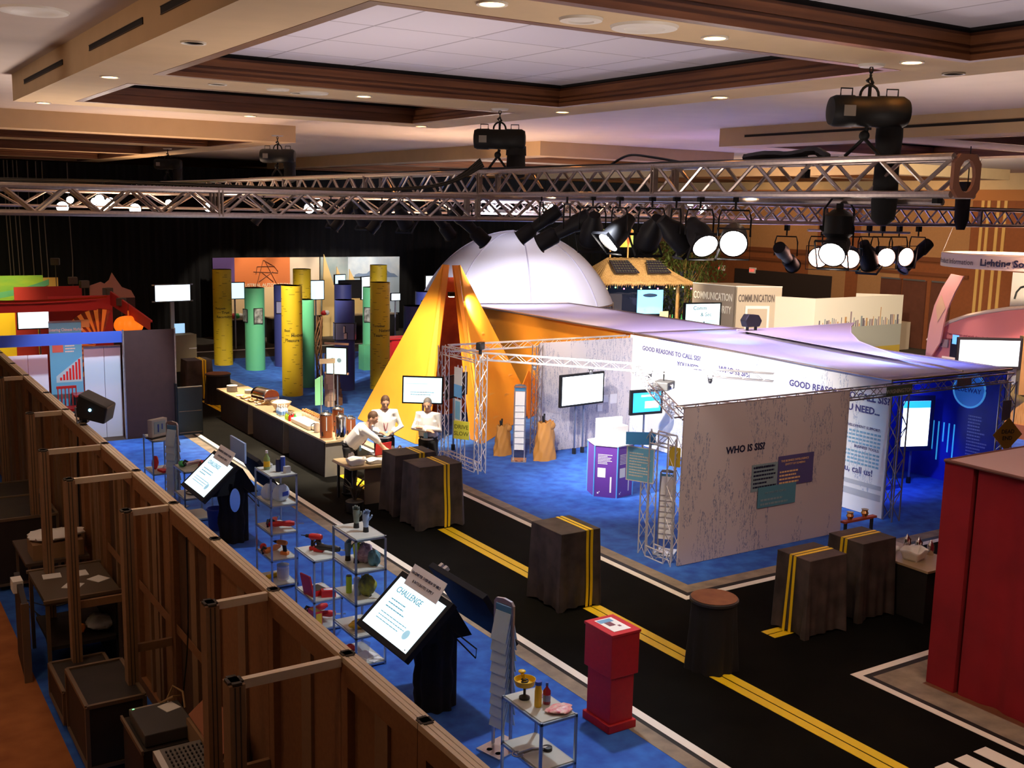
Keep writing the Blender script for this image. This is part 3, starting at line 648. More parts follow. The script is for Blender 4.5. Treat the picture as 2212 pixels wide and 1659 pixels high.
towel_pack(5.13, 14.25, 1.20, 'white and blue wipes pack on the tall paint shelf'); towel_pack(5.24, 14.1, 1.20, 'second wipes pack with a blue foot, in front of the first')
def drill(x, y, z, rz, lab, m=redp, sc=1., grp=None):
    t = thing('power_drill', lab, 'power drill', (x, y, z), rz, grp); t.scale = (sc,)*3
    X = Matrix.Rotation(PI/2, 4, 'Y')
    part('motor_housing', MB().lathe([(.03, -.1), (.04, -.08), (.04, .04), (.03, .07)], 16, mtx=Matrix.Translation((0, 0, .19))@X), m, t, True)
    part('chuck', MB().lathe([(.026, .07), (.022, .12), (.008, .13), (.005, .19)], 14, mtx=Matrix.Translation((0, 0, .19))@X), black_m, t, True)
    part('grip', MB().slab([(-.08, -.018, .17), (-.02, -.018, .17), (-.04, -.018, .05), (-.1, -.018, .05)], (0, .036, 0)), black_m, t, bevel=.006)
    part('battery', MB().cbox((-.06, 0, .027), (.13, .075, .054)), m, t, bevel=.008)
def recip(x, y, z, rz, lab, m=redp):
    t = thing('power_saw', lab, 'power saw', (x, y, z), rz); X = Matrix.Rotation(PI/2, 4, 'Y')
    part('body', MB().lathe([(.03, -.15), (.045, -.1), (.035, 0), (.045, .1), (.03, .17)], 16, mtx=Matrix.Translation((0, 0, .07))@X), m, t, True); part('handle', MB().tube([(-.1, 0, .1), (-.16, 0, .14), (-.2, 0, .1), (-.17, 0, .05)], .018), black_m, t, True)
    part('blade', MB().box((.17, -.002, .055), (.3, .002, .075)), chrome, t)
recip(5.15, 14.25, .80, .9, 'red toolbox tools piled on the second shelf of the tall paint shelf'); recip(5.25, 14.1, .80, -.4, 'short red saw at the front of the second shelf', redp)
recip(5.12, 14.2, .42, .5, 'orange and black saw on the third shelf of the tall paint shelf', orap); drill(5.24, 14.12, .42, 2.2, 'black and orange drill on the third shelf of the tall paint shelf', orap, .9)
solo('red_pouch', MB().ball((0, 0, .05), (.05, .04, .05)), redp, 'small red pouch at the left end of the third shelf', 'pouch', (5.08, 14.42, .42), smooth=True)
t = thing('paint_can', 'white paint can with a dark stripe at the foot of the tall shelf', 'paint can', (5.26, 14.12, .05)); part('body', MB().lathe([(.085, 0), (.085, .2), (.08, .205)], 24), whip, t, True); part('side_label', MB().lathe([(.0855, .03), (.0855, .17)], 24, arc=1), mat('label_pale', (.62, .62, .66), .6), t); part('rim', MB().lathe([(.08, .2), (.088, .2), (.088, .215), (.075, .215)], 24), steel, t)
solo('paint_roller', MB().lathe([(.03, 0), (.032, .02), (.032, .2), (.03, .22)], 16, mtx=Matrix.Rotation(PI/2, 4, 'Y')), yelp, 'yellow roller lying beside the white paint can', 'roller', (5.05, 14.2, .085), .3, smooth=True)
drill(5.09, 12.52, .95, 2.3, 'red drill standing on the low shelf'); drill(5.13, 12.64, .95, .8, 'smaller red drill behind the black grinder', redp, .8); recip(5.2, 12.36, .95, -.9, 'black grinder lying across the low drill shelf', blkp)
t = thing('tool_case', 'open red tool case on the low drill shelf, middle board', 'tool case', (5.02, 12.42, .42), .2); part('case_base', MB().box((-.05, -.12, 0), (.14, .1, .07)), redp, t); part('case_lid', MB().box((-.07, -.12, .0), (-.05, .1, .3), mtx=Matrix.Rotation(-.2, 4, 'Y')), redp, t); part('lining', MB().box((-.04, -.11, .07), (.13, .09, .075)), blkp, t)
t = thing('product_box', 'red and white box at the front of the low drill shelf', 'box', (5.16, 12.25, .42), -.3); part('carton', MB().cbox((0, 0, .045), (.18, .1, .09)), redp, t); part('print', MB().cbox((0, 0, .092), (.12, .05, .002)), whip, t)
t = thing('product_box', 'yellow and red box on the bottom of the low drill shelf', 'box', (5.0, 12.3, .05), .1); part('carton', MB().cbox((0, 0, .1), (.1, .2, .2)), redp, t); part('print', MB().cbox((0, -.101, .1), (.08, .002, .16)).cbox((0, 0, .2005), (.08, .16, .002)), yelp, t)
recip(5.16, 12.45, .05, -.5, 'long red clamp tool lying on the bottom of the low drill shelf'); recip(5.16, 12.65, .05, .3, 'second red clamp tool behind the first')
def glove(x, y, z, rz, m, lab):
    t = thing('glove_hand', lab, 'display hand', (x, y, z), rz)
    part('stand', MB().lathe([(.035, 0), (.03, .06), (.026, .07)], 16), black_m, t, True)
    mb = MB().tube([(0, 0, .06), (0, 0, .12), (0, 0, .17), (0, 0, .22)], [.03, .035, .042, .04], 12)
    for k, (dx, l) in enumerate(((-.03, .075), (-.01, .09), (.01, .085), (.03, .07))): mb.tube([(dx, 0, .2), (dx*1.05, -.012, .2+l*.5), (dx*1.1, -.04, .2+l*.85), (dx*1.1, -.06, .2+l*.9)], [.012, .011, .010, .008], 8)
    mb.tube([(.03, 0, .14), (.06, -.02, .18), (.06, -.05, .21)], [.015, .012, .009], 8)
    part('glove', mb, m, t, True)
glove(5.13, 11.33, 1.57, -.5, grip, 'grey green glove on a stand on the tall glove shelf'); glove(5.16, 11.13, 1.57, -.2, mat('glove_blue', (.3, .42, .65), .6), 'pale blue glove on a stand on the tall glove shelf')
glove(5.03, 11.35, 1.18, .3, mat('glove_dk', (.12, .22, .3), .6), 'dark blue glove on the second board of the glove shelf'); glove(5.08, 11.22, 1.18, .4, limep, 'lime and black glove on the second board of the glove shelf')
def lump(x, y, z, r, m, lab, name, cat, seed=1):
    q = random.Random(seed); ph = [q.uniform(0, 6) for _ in range(6)]
    def f(u, v):
        a = 2*PI*u; b = PI*v; k = 1+.13*math.sin(3*a+ph[0])*math.sin(b*2+ph[1])+.08*math.sin(7*a+ph[2]+4*b); return (r[0]*k*math.cos(a)*math.sin(b), r[1]*k*math.sin(a)*math.sin(b), r[2]*(1-math.cos(b)*k))
    return solo(name, MB().grid(f, 22, 12), m, lab, cat, (x, y, z), smooth=True)
lump(5.17, 11.2, 1.18, (.1, .12, .11), mat('bandana', (.18, .1, .2), .8, col2=(.5, .4, .5), scale=18), 'purple patterned bandana heap on the second board', 'bandana', 'bandana', 2); lump(5.22, 11.03, 1.18, (.07, .08, .09), teal, 'dark teal gloves at the front of the second board', 'glove_pair', 'gloves', 3)
can(5.02, 11.3, .80, .2, .035, limep, blkp, 'yellow green tub with black lid on the third board', 'tub'); can(5.07, 11.18, .80, .2, .04, mat('pale_tub', (.5, .65, .8), .4), whip, 'pale blue tub on the third board', 'tub')
lump(5.17, 11.12, .80, (.1, .11, .12), mat('harness', (.12, .15, .1), .8, col2=(.45, .5, .05), scale=10), 'grey green safety cap with yellow trim on the third board', 'safety_headgear', 'headgear', 5)
lump(5.10, 11.15, .40, (.14, .09, .05), yelp, 'yellow folded vest in a bag on the fourth board', 'folded_vest', 'vest', 6); solo('paper_sheet', MB().cbox((0, 0, .004), (.12, .16, .008)), paper, 'white sheet under the yellow vest', 'paper', (5.17, 11.0, .40), .3)
lump(5.03, 11.3, .05, (.07, .06, .05), redp, 'small red packs on the bottom board of the glove shelf', 'red_pack', 'pack', 7)
t = thing('safety_case', 'open clear case on the bottom board of the glove shelf', 'case', (5.14, 11.08, .05), .4); part('case_tray', MB().box((-.1, -.1, 0), (.1, .1, .03)), paper, t); part('case_lid', MB().box((-.1, -.1, 0), (-.095, .1, .2), mtx=Matrix.Rotation(.3, 4, 'Y')), clear, t)
solo('leaflet', MB().cbox((0, 0, .003), (.16, .1, .006)), paper, 'leaflet at the front of the bottom board of the glove shelf', 'leaflet', (5.2, 10.97, .05), .5)
# low shelf at the bottom edge
t = thing('dish_light', 'yellow dish with coil on a black foot, on the nearest low shelf', 'dish', (5.12, 7.66, .95)); part('foot', MB().lathe([(.05, 0), (.05, .02), (.012, .04), (.012, .13)], 20), black_m, t, True); part('dish', MB().lathe([(.02, .13), (.085, .135), (.1, .19), (.095, .19), (.08, .145), (.01, .14)], 28), yelp, t, True); part('arm', MB().tube([(.02, .02, .14), (.0, .04, .22), (-.02, .02, .25)], .018).ball((-.02, .02, .26), (.035, .035, .014)), yelp, t, True); part('coil', MB().tube([(.03*math.cos(a), .03*math.sin(a), .15+.004*a) for a in [i*.6 for i in range(20)]], .007), black_m, t, True)
bottle(5.14, 7.47, .95, .24, .033, yelp, blup, 'yellow spray bottle with blue top on the nearest low shelf', 'spray_bottle', .8); bottle(5.24, 7.48, .95, .2, .036, mat('red_liquid', (.35, .03, .06), .15), blup, 'dark red bottle on the nearest low shelf', 'bottle', .3, liquid=mat('label_blue', (.2, .25, .5), .5))
lump(5.26, 7.3, .95, (.13, .09, .022), mat('candy_wrap', (.85, .2, .25), .35, col2=(.9, .7, .6), scale=24), 'pink and yellow wrapped packet on the nearest low shelf', 'wrapped_packet', 'packet', 9); solo('flyer', MB().cbox((0, 0, .002), (.08, .06, .004)), purp, 'small purple card behind the pink packet', 'card', (5.30, 7.62, .95), .3)
t = thing('pulley_tool', 'grey metal pulley tool on the middle board of the nearest low shelf', 'tool', (5.12, 7.5, .50), .6); part('arm', MB().tube([(-.12, .1, .02), (-.02, 0, .04), (.1, -.1, .02)], .016), steel, t); part('wheel', MB().lathe([(.045, 0), (.045, .03), (.02, .035)], 18, c=(.1, -.1, 0)), black_m, t); part('hook', MB().tube([(-.12+.05*math.cos(a), .1+.05*math.sin(a), .02) for a in [i*.6 for i in range(10)]], .007), steel, t, True)
t = thing('glue_tube', 'red and white tube at the bottom edge below the shelf tool', 'tube', (5.1, 7.62, .05), .5); part('tube', MB().lathe([(.03, 0), (.035, .12), (.01, .17)], 14), whip, t, True); part('cap', MB().lathe([(.031, -.001), (.032, .05)], 14), redp, t)
# far shelves
t = thing('gauge_box', 'grey framed gauge box on top of the far shelf', 'display box', (4.88, 19.25, 1.15), .5); part('case', MB().box((-.18, -.05, .02), (.18, .06, .34)), mat('pale_case', (.5, .5, .46), .5), t, bevel=.01); part('window', MB().box((-.13, -.055, .08), (.13, -.05, .3)), mat('gauge_window', (.3, .4, .45), .3), t); part('foot', MB().box((-.2, -.08, 0), (.2, .1, .02)), black_m, t); part('tool', MB().cbox((-.04, -.06, .18), (.02, .01, .14)).cbox((.05, -.06, .2), (.02, .01, .1)), blup, t)
lump(4.84, 19.35, .55, (.06, .06, .12), redp, 'red helmet like pouch on the far shelf', 'red_helmet', 'helmet', 11); solo('white_cone', MB().lathe([(.07, 0), (.01, .1)], 18), whip, 'white cone on the far shelf beside the red pouch', 'cone', (4.97, 19.2, .55), smooth=True); solo('red_binder', MB().cbox((0, 0, .02), (.16, .22, .04)), redp, 'red binder at the front of the far shelf', 'binder', (4.94, 19.12, .55), .2)
solo('hose_ring', MB().tube([(.13*math.cos(a), .2*math.sin(a), 0) for a in [i*PI/12 for i in range(25)]], .014), blkp, 'black hose ring on the bottom board of the far shelf', 'hose', (4.9, 19.3, .066), smooth=True)
lump(4.95, 18.0, .88, (.06, .09, .05), grnp, 'green pouch on the far low shelf', 'green_pouch', 'pouch', 13); recip(5.1, 17.9, .88, .4, 'grey and red tool on the far low shelf', steel); recip(5.2, 17.75, .88, 1.2, 'small red tool beside the grey one', redp)
solo('hose_ring', MB().tube([(.1*math.cos(a), .14*math.sin(a), 0) for a in [i*PI/12 for i in range(25)]], .01), blkp, 'black hose ring on the middle board of the far low shelf', 'hose', (5.08, 17.9, .432), smooth=True)
t = thing('waste_bin', 'blue waste bin on the blue carpet below the further kiosk', 'waste bin', (5.22, 17.05, 0)); part('bin_body', MB().lathe([(.12, 0), (.15, .34), (.16, .34), (.155, .36), (.145, .36), (.115, .02)], 24), blup, t, True)
# leaflet racks
def rack(x, y, h, rz, lab, n=8, pm=None):
    t = thing('leaflet_rack', lab, 'leaflet rack', (x, y, 0), rz); pm = pm or mat('leaflet_blue', (.55, .75, .88), .5)
    part('upright', MB().box((-.13, -.012, .02), (-.105, .012, h)), alu, t); part('upright', MB().box((.105, -.012, .02), (.13, .012, h)), alu, t)
    part('top_arch', MB().slab([(-.13, -.014, h), (.13, -.014, h), (.1, -.014, h+.04), (0, -.014, h+.055), (-.1, -.014, h+.04)], (0, .028, 0)), alu, t)
    part('header_strip', MB().box((-.105, -.01, h-.1), (.105, .01, h-.02)), mat('rack_blue', (.1, .3, .5), .4), t)
    bp = MB(); bp.slab([(-.16, -.2, 0), (.16, -.2, 0), (.16, .2, 0), (-.16, .2, 0)], (0, 0, .018)); part('foot_plate', bp, steel, t)
    part('foot_hole', MB().lathe([(.03, .0185), (.001, .0185)], 16, c=(-.05, -.12, .0006)).lathe([(.03, .0185), (.001, .0185)], 16, c=(.07, -.12, .0006)), mat('rack_blue', (.1, .3, .5), .4), t)
    for k in range(n):
        z = .25+k*(h-.5)/n; part('leaflet', MB().slab([(-.1, -.085, z), (.1, -.085, z), (.1, -.015, z+.28), (-.1, -.015, z+.28)], (0, .008, 0)), pm, t)
        part('leaflet', MB().slab([(-.1, .085, z), (.1, .085, z), (.1, .015, z+.28), (-.1, .015, z+.28)], (0, -.008, 0)), pm, t)
rack(5.42, 8.50, 1.52, -1.32, 'tall leaflet rack with pale blue leaflets left of the nearest low shelf', 9); rack(4.96, 18.6, 1.5, -1.0, 'leaflet rack with pale leaflets between the two far shelves', 8)
# red ballot style box
t = thing('drop_box', 'tall red drop box standing on the grey kerb beside the road', 'box', (6.52, 8.18, 0))
part('plinth', MB().box((0, 0, 0), (.36, .46, .09)), mat('box_red', (.55, .012, .02), .6, var=.1, scale=20), t, bevel=.008); rd = MATS['box_red']
part('lower_body', MB().box((.03, .03, .09), (.33, .43, .62)), rd, t, bevel=.006)
part('upper_body', MB().box((.0, .0, .60), (.36, .46, 1.06)), rd, t, bevel=.006)
part('sloped_top', MB().slab([(-.01, -.01, 1.05), (-.01, .47, 1.05), (.37, .47, 1.05), (.37, -.01, 1.05)], (0, 0, .03)), rd, t, bevel=.005)
s = part('notice', MB().box((.07, .06, 1.081), (.29, .40, 1.084)), paper, t); letters('Drop here', .05, blup, s, (.27, .16, 1.0845), (0, 0, PI/2), 'heading') if False else None
part('notice_photo', MB().box((.12, .2, 1.084), (.2, .3, 1.0855)).box((.21, .15, 1.084), (.24, .19, 1.0855)), mat('photo_dark', (.2, .06, .08), .5), t); part('notice_print', MB().box((.08, .3, 1.084), (.25, .38, 1.0855)), mat('photo_blue', (.15, .35, .55), .5), t)
# dark cabinet and backstage clutter
t = thing('dark_cabinet', 'dark panelled stand between the left booth and the road', 'cabinet', at(389, 943, 0)+V(.0, .1, 0), 0)
part('front_panel', MB().box((0, 0, 0), (.56, .05, 1.12)), mat('panel_dark_teal', (.02, .035, .04), .5), t); part('side_panel', MB().box((-.03, .05, 0), (.0, .5, 1.2)), black_m, t); part('trim_strip', MB().box((.02, -.006, .05), (.54, 0, .065)).box((.02, -.006, .55), (.54, 0, .56)).box((.0, -.006, 1.10), (.56, 0, 1.12)), mat('strip_tan', (.3, .22, .14), .5), t)
woodc = mat('flight_case', (.03, .02, .015), .6, var=.3, scale=4); edge = mat('case_edge', (.22, .15, .09), .4, .4)
def case(x, y, w, d, h, lab, rz=0, lid=True):
    t = thing('flight_case', lab, 'flight case', (x, y, 0), rz)
    part('shell', MB().box((0, 0, .08), (w, d, h)), woodc, t)
    e = MB(); q = .018
    for a in (0, w):
        for b in (0, d): e.box((a-q, b-q, .08), (a+q, b+q, h))
    for z in (.09, h):
        e.box((0, -q, z-q), (w, q, z+q)).box((0, d-q, z-q), (w, d+q, z+q)).box((-q, 0, z-q), (q, d, z+q)).box((w-q, 0, z-q), (w+q, d, z+q))
    part('edge_trim', e, edge, t)
    for a, b in ((.08, .08), (w-.08, .08), (w-.08, d-.08), (.08, d-.08)): part('caster', MB().lathe([(.04, -.02), (.04, .02)], 12, mtx=Matrix.Translation((a, b, .04))@Matrix.Rotation(PI/2, 4, 'X')), black_m, t)
    return t
case(1.80, 9.95, .52, .95, .70, 'low black flight case behind the second brown post', 0); case(1.78, 11.0, .55, .8, .42, 'flat dark flight case holding a screen, lowest of the row', 0)
t = thing('cart', 'open black shelf cart with papers on its top, backstage', 'cart', (1.84, 12.25, 0))
part('cart_top', MB().box((0, 0, .90), (.80, 1.15, .95)), mat('cart_top', (.10, .07, .04), .5), t); part('cart_shelf', MB().box((.05, .05, .36), (.80, 1.1, .40)), woodc, t); part('cart_back', MB().box((.74, .05, 0), (.80, 1.1, .90)), black_m, t)
for a_ in (0, .76):
    for b_ in (0, 1.11): part('post', MB().box((a_, b_, 0), (a_+.04, b_+.04, .90)), edge, t)
part('top_edge', MB().box((-.02, -.02, .93), (.82, .02, .965)), edge, t); part('top_edge', MB().box((-.02, 1.13, .93), (.82, 1.17, .965)), edge, t)
t = thing('open_case_lid', 'tall open case leaning left of the shelf cart with white tape', 'case', (1.62, 12.4, 0)); part('panel', MB().slab([(0, 0, 0), (.05, .9, 0), (.05, .9, 1.0), (0, 0, .92)], (.06, 0, 0)), woodc, t); part('tape', MB().box((-.01, .55, .86), (.1, .75, 1.0)), paper, t); part('edge_trim', MB().box((-.01, -.01, 0), (.07, .03, .92)), edge, t)
for k, (a_, b_) in enumerate(((2.35, 13.05), (2.5, 12.75), (2.2, 12.65), (2.05, 13.1))): solo('paper_sheet', MB().cbox((0, 0, .003), (.17, .2, .006)), paper, 'loose white paper sheet on top of the backstage cart', 'paper', (a_, b_, .95), k*.5, group='papers on the backstage cart')
lump(2.48, 12.65, .40, (.17, .2, .07), paper, 'white bag with snacks on the cart middle shelf', 'snack_bag', 'bag', 22); lump(2.25, 12.6, .40, (.06, .07, .05), orap, 'orange snack beside the white bag backstage', 'snack', 'snack', 23)
def table(x, y, w, d, h, lab, rz=0, m=None):
    t = thing('work_table', lab, 'table', (x, y, 0), rz); m = m or mat('table_top_dk', (.09, .06, .04), .5)
    part('tabletop', MB().box((0, 0, h-.04), (w, d, h)), m, t)
    for a in (.03, w-.06):
        for b in (.03, d-.06): part('leg', MB().box((a, b, 0), (a+.03, b+.03, h-.04)), edge, t)
    return t
table(1.9, 14.0, .75, 1.1, .85, 'backstage table with a cardboard box covered in white cloth'); solo('cardboard_box', MB().cbox((0, 0, .1), (.6, .45, .2)), mat('cardboard', (.3, .17, .08), .9), 'cardboard box on the far backstage table', 'box', (2.3, 14.3, .85)); lump(2.3, 14.3, 1.05, (.34, .24, .05), paper, 'crumpled white cloth over the cardboard box backstage', 'white_cloth', 'cloth', 21)
case(1.75, 15.6, .8, 1.2, 1.0, 'dark flight case in the shadows furthest back', 0); case(1.9, 17.3, .75, 1.2, .8, 'lower dark flight case in the far shadows', 0)
t = thing('equipment_rack', 'black equipment rack with cables on top at the bottom left', 'equipment rack', (2.03, 8.82, 0), 0); part('rack_shell', MB().box((0, 0, 0), (.50, .72, .72)), woodc, t); part('amplifier', MB().box((.03, .05, .725), (.46, .6, .84)), mat('amp_grey', (.07, .065, .06), .5), t, bevel=.01); part('frame_edge', MB().box((-.02, -.02, .70), (.0, .74, .74)), edge, t); part('power_led', MB().ball((.08, .66, .8), .012), mat('led_green', (.1, 1, .2), .3, emit=8), t)
part('power_strip', MB().box((.05, .64, .74), (.4, .70, .80)), mat('strip_grey', (.35, .3, .25), .5), t); part('cables', MB().tube([(.35, .6, .84), (.42, .6, .98), (.48, .5, .95), (.47, .4, .84)], .01).tube([(.3, .6, .84), (.4, .55, .9), (.48, .6, .87)], .01), mat('cable_tan', (.35, .2, .08), .5), t, True)
solo('paper_sheet', MB().cbox((0, 0, .003), (.14, .16, .006)), paper, 'white papers lying on the rack amplifier', 'paper', (2.38, 9.3, .84), .3)
t = thing('sound_desk', 'grey mixing desk at the bottom edge left', 'mixing desk', (2.03, 7.65, .74), 0); part('desk_shell', MB().slab([(0, 0, 0), (.42, 0, 0), (.42, .85, .06), (0, .85, .06)], (0, 0, .08)), mat('desk_grey', (.2, .18, .16), .5), t)
mb = MB()
for i in range(9):
    for j in range(14): mb.cbox((.09+i*.036, .06+j*.055, .09+j*.004), (.012, .02, .014))
tag(part('fader', mb, black_m, t), kind='stuff'); part('scribble_strip', MB().slab([(.0, .02, .083), (.05, .02, .083), (.05, .83, .143), (0, .83, .143)], (0, 0, .004)), paper, t); part('stand', MB().box((.02, .05, -.74), (.40, .8, 0)), woodc, t)
t = thing('cardboard_sheet', 'large bent reddish cardboard sheet leaning on the brown wall', 'cardboard', (2.44, 7.95, 0)); part('upper_flap', MB().slab([(.0, .1, .92), (.0, .95, .92), (.21, 1.0, 1.06), (.21, .05, 1.06)], (0, 0, .008)), mat('cardboard_red', (.34, .12, .055), .85), t); part('lower_flap', MB().slab([(.02, .1, .92), (.02, .62, .92), (-.13, .45, .72), (-.13, .0, .72)], (0, 0, .008)), mat('cardboard_red2', (.40, .17, .10), .85), t); part('core_box', MB().box((-.02, .05, 0), (.19, .95, .90)), mat('cardboard', (.3, .17, .08), .9), t)
for k in range(4): cable('floor_cable', 'dark cable trailing over the blue strip backstage', [at(40+20*k, 1290+18*k), at(110, 1310+30*k), at(190, 1300+25*k)+V(0, 0, .1), at(230, 1260+20*k)+V(0, 0, .02)], .012, group='cables on the backstage floor')
cable('rope_coil', 'coil of yellow cable on the backstage floor', [at(45, 1245)+V(.13*math.cos(a)*(1+.1*math.sin(3*a)), .25*math.sin(a), .015+.003*a) for a in [i*.7 for i in range(36)]], .012, mat('cable_yellow', (.6, .33, .05), .5), 'cable coil')
cable('hanging_cable', 'thin black cables hanging down the brown wall', [(2.66, 9.6, 2.3), (2.62, 9.5, 1.4), (2.6, 9.7, .6), (2.5, 9.5, .02)], .008)

# ================================================================ ON THE ROAD: DRAPED PEDESTALS AND BARRELS
drape = mat('brown_black_drape', (.085, .062, .055), .7, col2=(.035, .026, .024), scale=4); barrelm = mat('barrel_skirt', (.012, .011, .011), .95, bump=.4, scale=7); rusttop = mat('barrel_top', (.30, .12, .045), .6, col2=(.22, .08, .03), scale=6)
def pedestal(x0, y0, w, d, h, lab, axis='x', strip=None, rz=0, ends=None):
    t = thing('draped_pedestal', lab, 'pedestal', (x0+w/2, y0+d/2, 0), rz)
    hw, hd = w/2, d/2; per = 2*(w+d); q = random.Random(int(x0*100+y0*10)); ph = [q.uniform(0, 6) for _ in range(4)]
    def f(u, v):
        s = u*per; e = (1-v)
        if s < w: p, n = V(-hw+s, -hd, 0), V(0, -1, 0)
        elif s < w+d: p, n = V(hw, -hd+s-w, 0), V(1, 0, 0)
        elif s < 2*w+d: p, n = V(hw-(s-w-d), hd, 0), V(0, 1, 0)
        else: p, n = V(-hw, hd-(s-2*w-d), 0), V(-1, 0, 0)
        cd = min(abs(s-k) for k in (0, w, w+d, 2*w+d, per)); cf = math.exp(-(cd/.07)**2)
        off = e*(.02+.016*math.sin(s*17+ph[0])+.014*math.sin(s*37+ph[1])+.045*cf)
        if cd < 1e-3: n = p.normalized()
        return p+n*off+V(0, 0, h*v+(-.0+.03*(1-v)*(1-cf)))
    part('drape', MB().grid(f, 144, 10), drape, t, True)
    part('drape_top', MB().box((-hw-.002, -hd-.002, h-.012), (hw+.002, hd+.002, h+.004)), drape, t, bevel=.01)
    if strip is not None:
        for k in (-.035, .035):
            mb = MB()
            if axis == 'y':    # tape runs across the top along y and down the -y face
                x = strip+k; mb.slab([(x-.022, -hd, h+.004), (x+.022, -hd, h+.004), (x+.022, hd, h+.004), (x-.022, hd, h+.004)], (0, 0, .004))
                mb.grid(lambda u, v: (x-.022+.044*u+.012*math.sin(v*5)*(1-v), -hd-.008-(1-v)*(.034+.016*math.sin((hw+x)*17+ph[0])+.014*math.sin((hw+x)*37+ph[1])), .01+v*(h-.006)), 1, 14)
            else:              # along x and down the -x face
                y = strip+k; mb.slab([(-hw, y-.022, h+.004), (-hw, y+.022, h+.004), (hw, y+.022, h+.004), (hw, y-.022, h+.004)], (0, 0, .004))
                s = 2*w+d+(hd-y)
                mb.grid(lambda u, v: (-hw-.008-(1-v)*(.034+.016*math.sin(s*17+ph[0])+.014*math.sin(s*37+ph[1])), y-.022+.044*u, .01+v*(h-.006)), 1, 14)
            part('tape_stripe', mb, tapey, t)
    return t
pedestal(8.04, 11.24, .64, .72, 1.07, 'dark draped pedestal with two yellow stripes alone in the middle of the road', 'y', .14)
pedestal(8.10, 15.38, .80, .62, 1.07, 'nearer pedestal of the dark pair by the serving table, stripes down its front', 'y', .10)
pedestal(8.12, 16.32, .78, .52, 1.07, 'further pedestal of the dark pair by the serving table', 'y', .12)
pedestal(8.15, 28.9, .68, .6, 1.05, 'small draped pedestal far up the road behind the barrel', 'y', .12)
pedestal(10.25, 8.95, .68, .56, 1.02, 'dark pedestal with yellow stripes, left of the pair at the crossing', 'x', .0)
pedestal(11.30, 9.0, .66, .58, 1.07, 'dark pedestal at the crossing beside the table with a white dish', 'x', .02)
def barrel(x, y, r, h, lab):
    t = thing('skirted_barrel', lab, 'barrel table', (x, y, 0))
    def f(u, v):
        a = 2*PI*u; R = r*.93+(.02*math.sin(12*a)+.02*math.sin(5*a))*(1-v)+.03*(1-v); return (R*math.cos(a), R*math.sin(a), v*(h-.03))
    part('skirt', MB().grid(f, 72, 6), barrelm, t, True)
    part('rim', MB().lathe([(r*.9, h-.05), (r, h-.04), (r*1.01, h-.01), (r*.95, h)], 36), mat('rim_dark', (.03, .028, .03), .4), t, True)
    part('barrel_top', MB().lathe([(.001, h), (r*.95, h), (r*.96, h+.006)], 36), rusttop, t)
    return t
barrel(8.62, 8.93, .285, .86, 'dark skirted barrel with rusty brown top at the crossing'); b = barrel(8.74, 28.1, .33, .80, 'dark skirted barrel with round tan top far up the road')

# ================================================================ BUFFET
topm = mat('counter_top', (.46, .34, .2), .35, var=.1, scale=6); cface = mat('counter_face', (.035, .03, .033), .7, var=.2, scale=5); cend = mat('counter_end', (.22, .2, .18), .6, var=.1, scale=4)
ys = (19.32, 21.6, 23.85, 26.2); nm = ('nearest unit, by the man in white', 'middle unit', 'furthest unit')
for i in range(3):
    a, b = ys[i], ys[i+1]
    t = thing('buffet_counter', 'long dark buffet counter, '+nm[i], 'buffet counter', (8.12, a, 0))
    part('worktop', MB().box((-.02, .0, .70), (.78, b-a-.003, .735)), topm, t)
    part('front_panel', MB().box((0, .12, 0), (.02, b-a-.25, .70)), cface, t)
    part('end_panel', MB().slab([(.0, .10, 0), (.6, .12, 0), (.72, .05, .70), (.0, .05, .70)], (0, .02, 0)), cend, t)
    part('back_panel', MB().box((.66, .14, 0), (.68, b-a-.3, .70)), cface, t)
pl = at(757, 1008, .72)
t = thing('serving_table', 'folding serving table with dishes between the pedestals and the men', 'table', (7.68, 17.2, 0))
part('tabletop', MB().box((0, 0, .69), (1.35, .80, .72)), topm, t, bevel=.01); part('table_edge', MB().box((-.01, -.01, .67), (1.36, .81, .69)), mat('edge_gold', (.3, .2, .08), .4), t)
for a in (.06, 1.2):
    for c in (.05, .7): part('leg', MB().box((a, c, 0), (a+.04, c+.04, .68)), black_m, t)
part('shelf_panel', MB().box((.3, .05, .0), (1.2, .08, .67)), mat('panel_tan', (.14, .09, .06), .7), t)
ceram = mat('white_china', (.9, .88, .84), .25); brownu = mat('copper_urn', (.34, .10, .035), .3, .35); pol = mat('polished_steel', (.75, .74, .72), .15, 1)
def dish(x, y, z, w, d, h, lab, nm='serving_dish', rz=0, m=ceram):
    t = thing(nm, lab, nm.replace('_', ' '), (x, y, z), rz)
    def f(u, v):
        a = 2*PI*u; k = .72+.28*v; c, s = math.cos(a), math.sin(a); p = 5; R = (abs(c)**p+abs(s)**p)**(-1/p); return (R*c*w/2*k, R*s*d/2*k, h*v+.015*math.cos(4*a)*v)
    part('bowl', MB().grid(f, 40, 4), m, t, True, solid=.008); part('bottom', MB().box((-w*.34, -d*.34, 0), (w*.34, d*.34, .01)), m, t); return t
dish(7.86, 17.38, .72, .34, .26, .12, 'wavy white dish at the front corner of the serving table'); dish(8.22, 17.36, .72, .34, .24, .07, 'shallow white dish beside the wavy one'); 
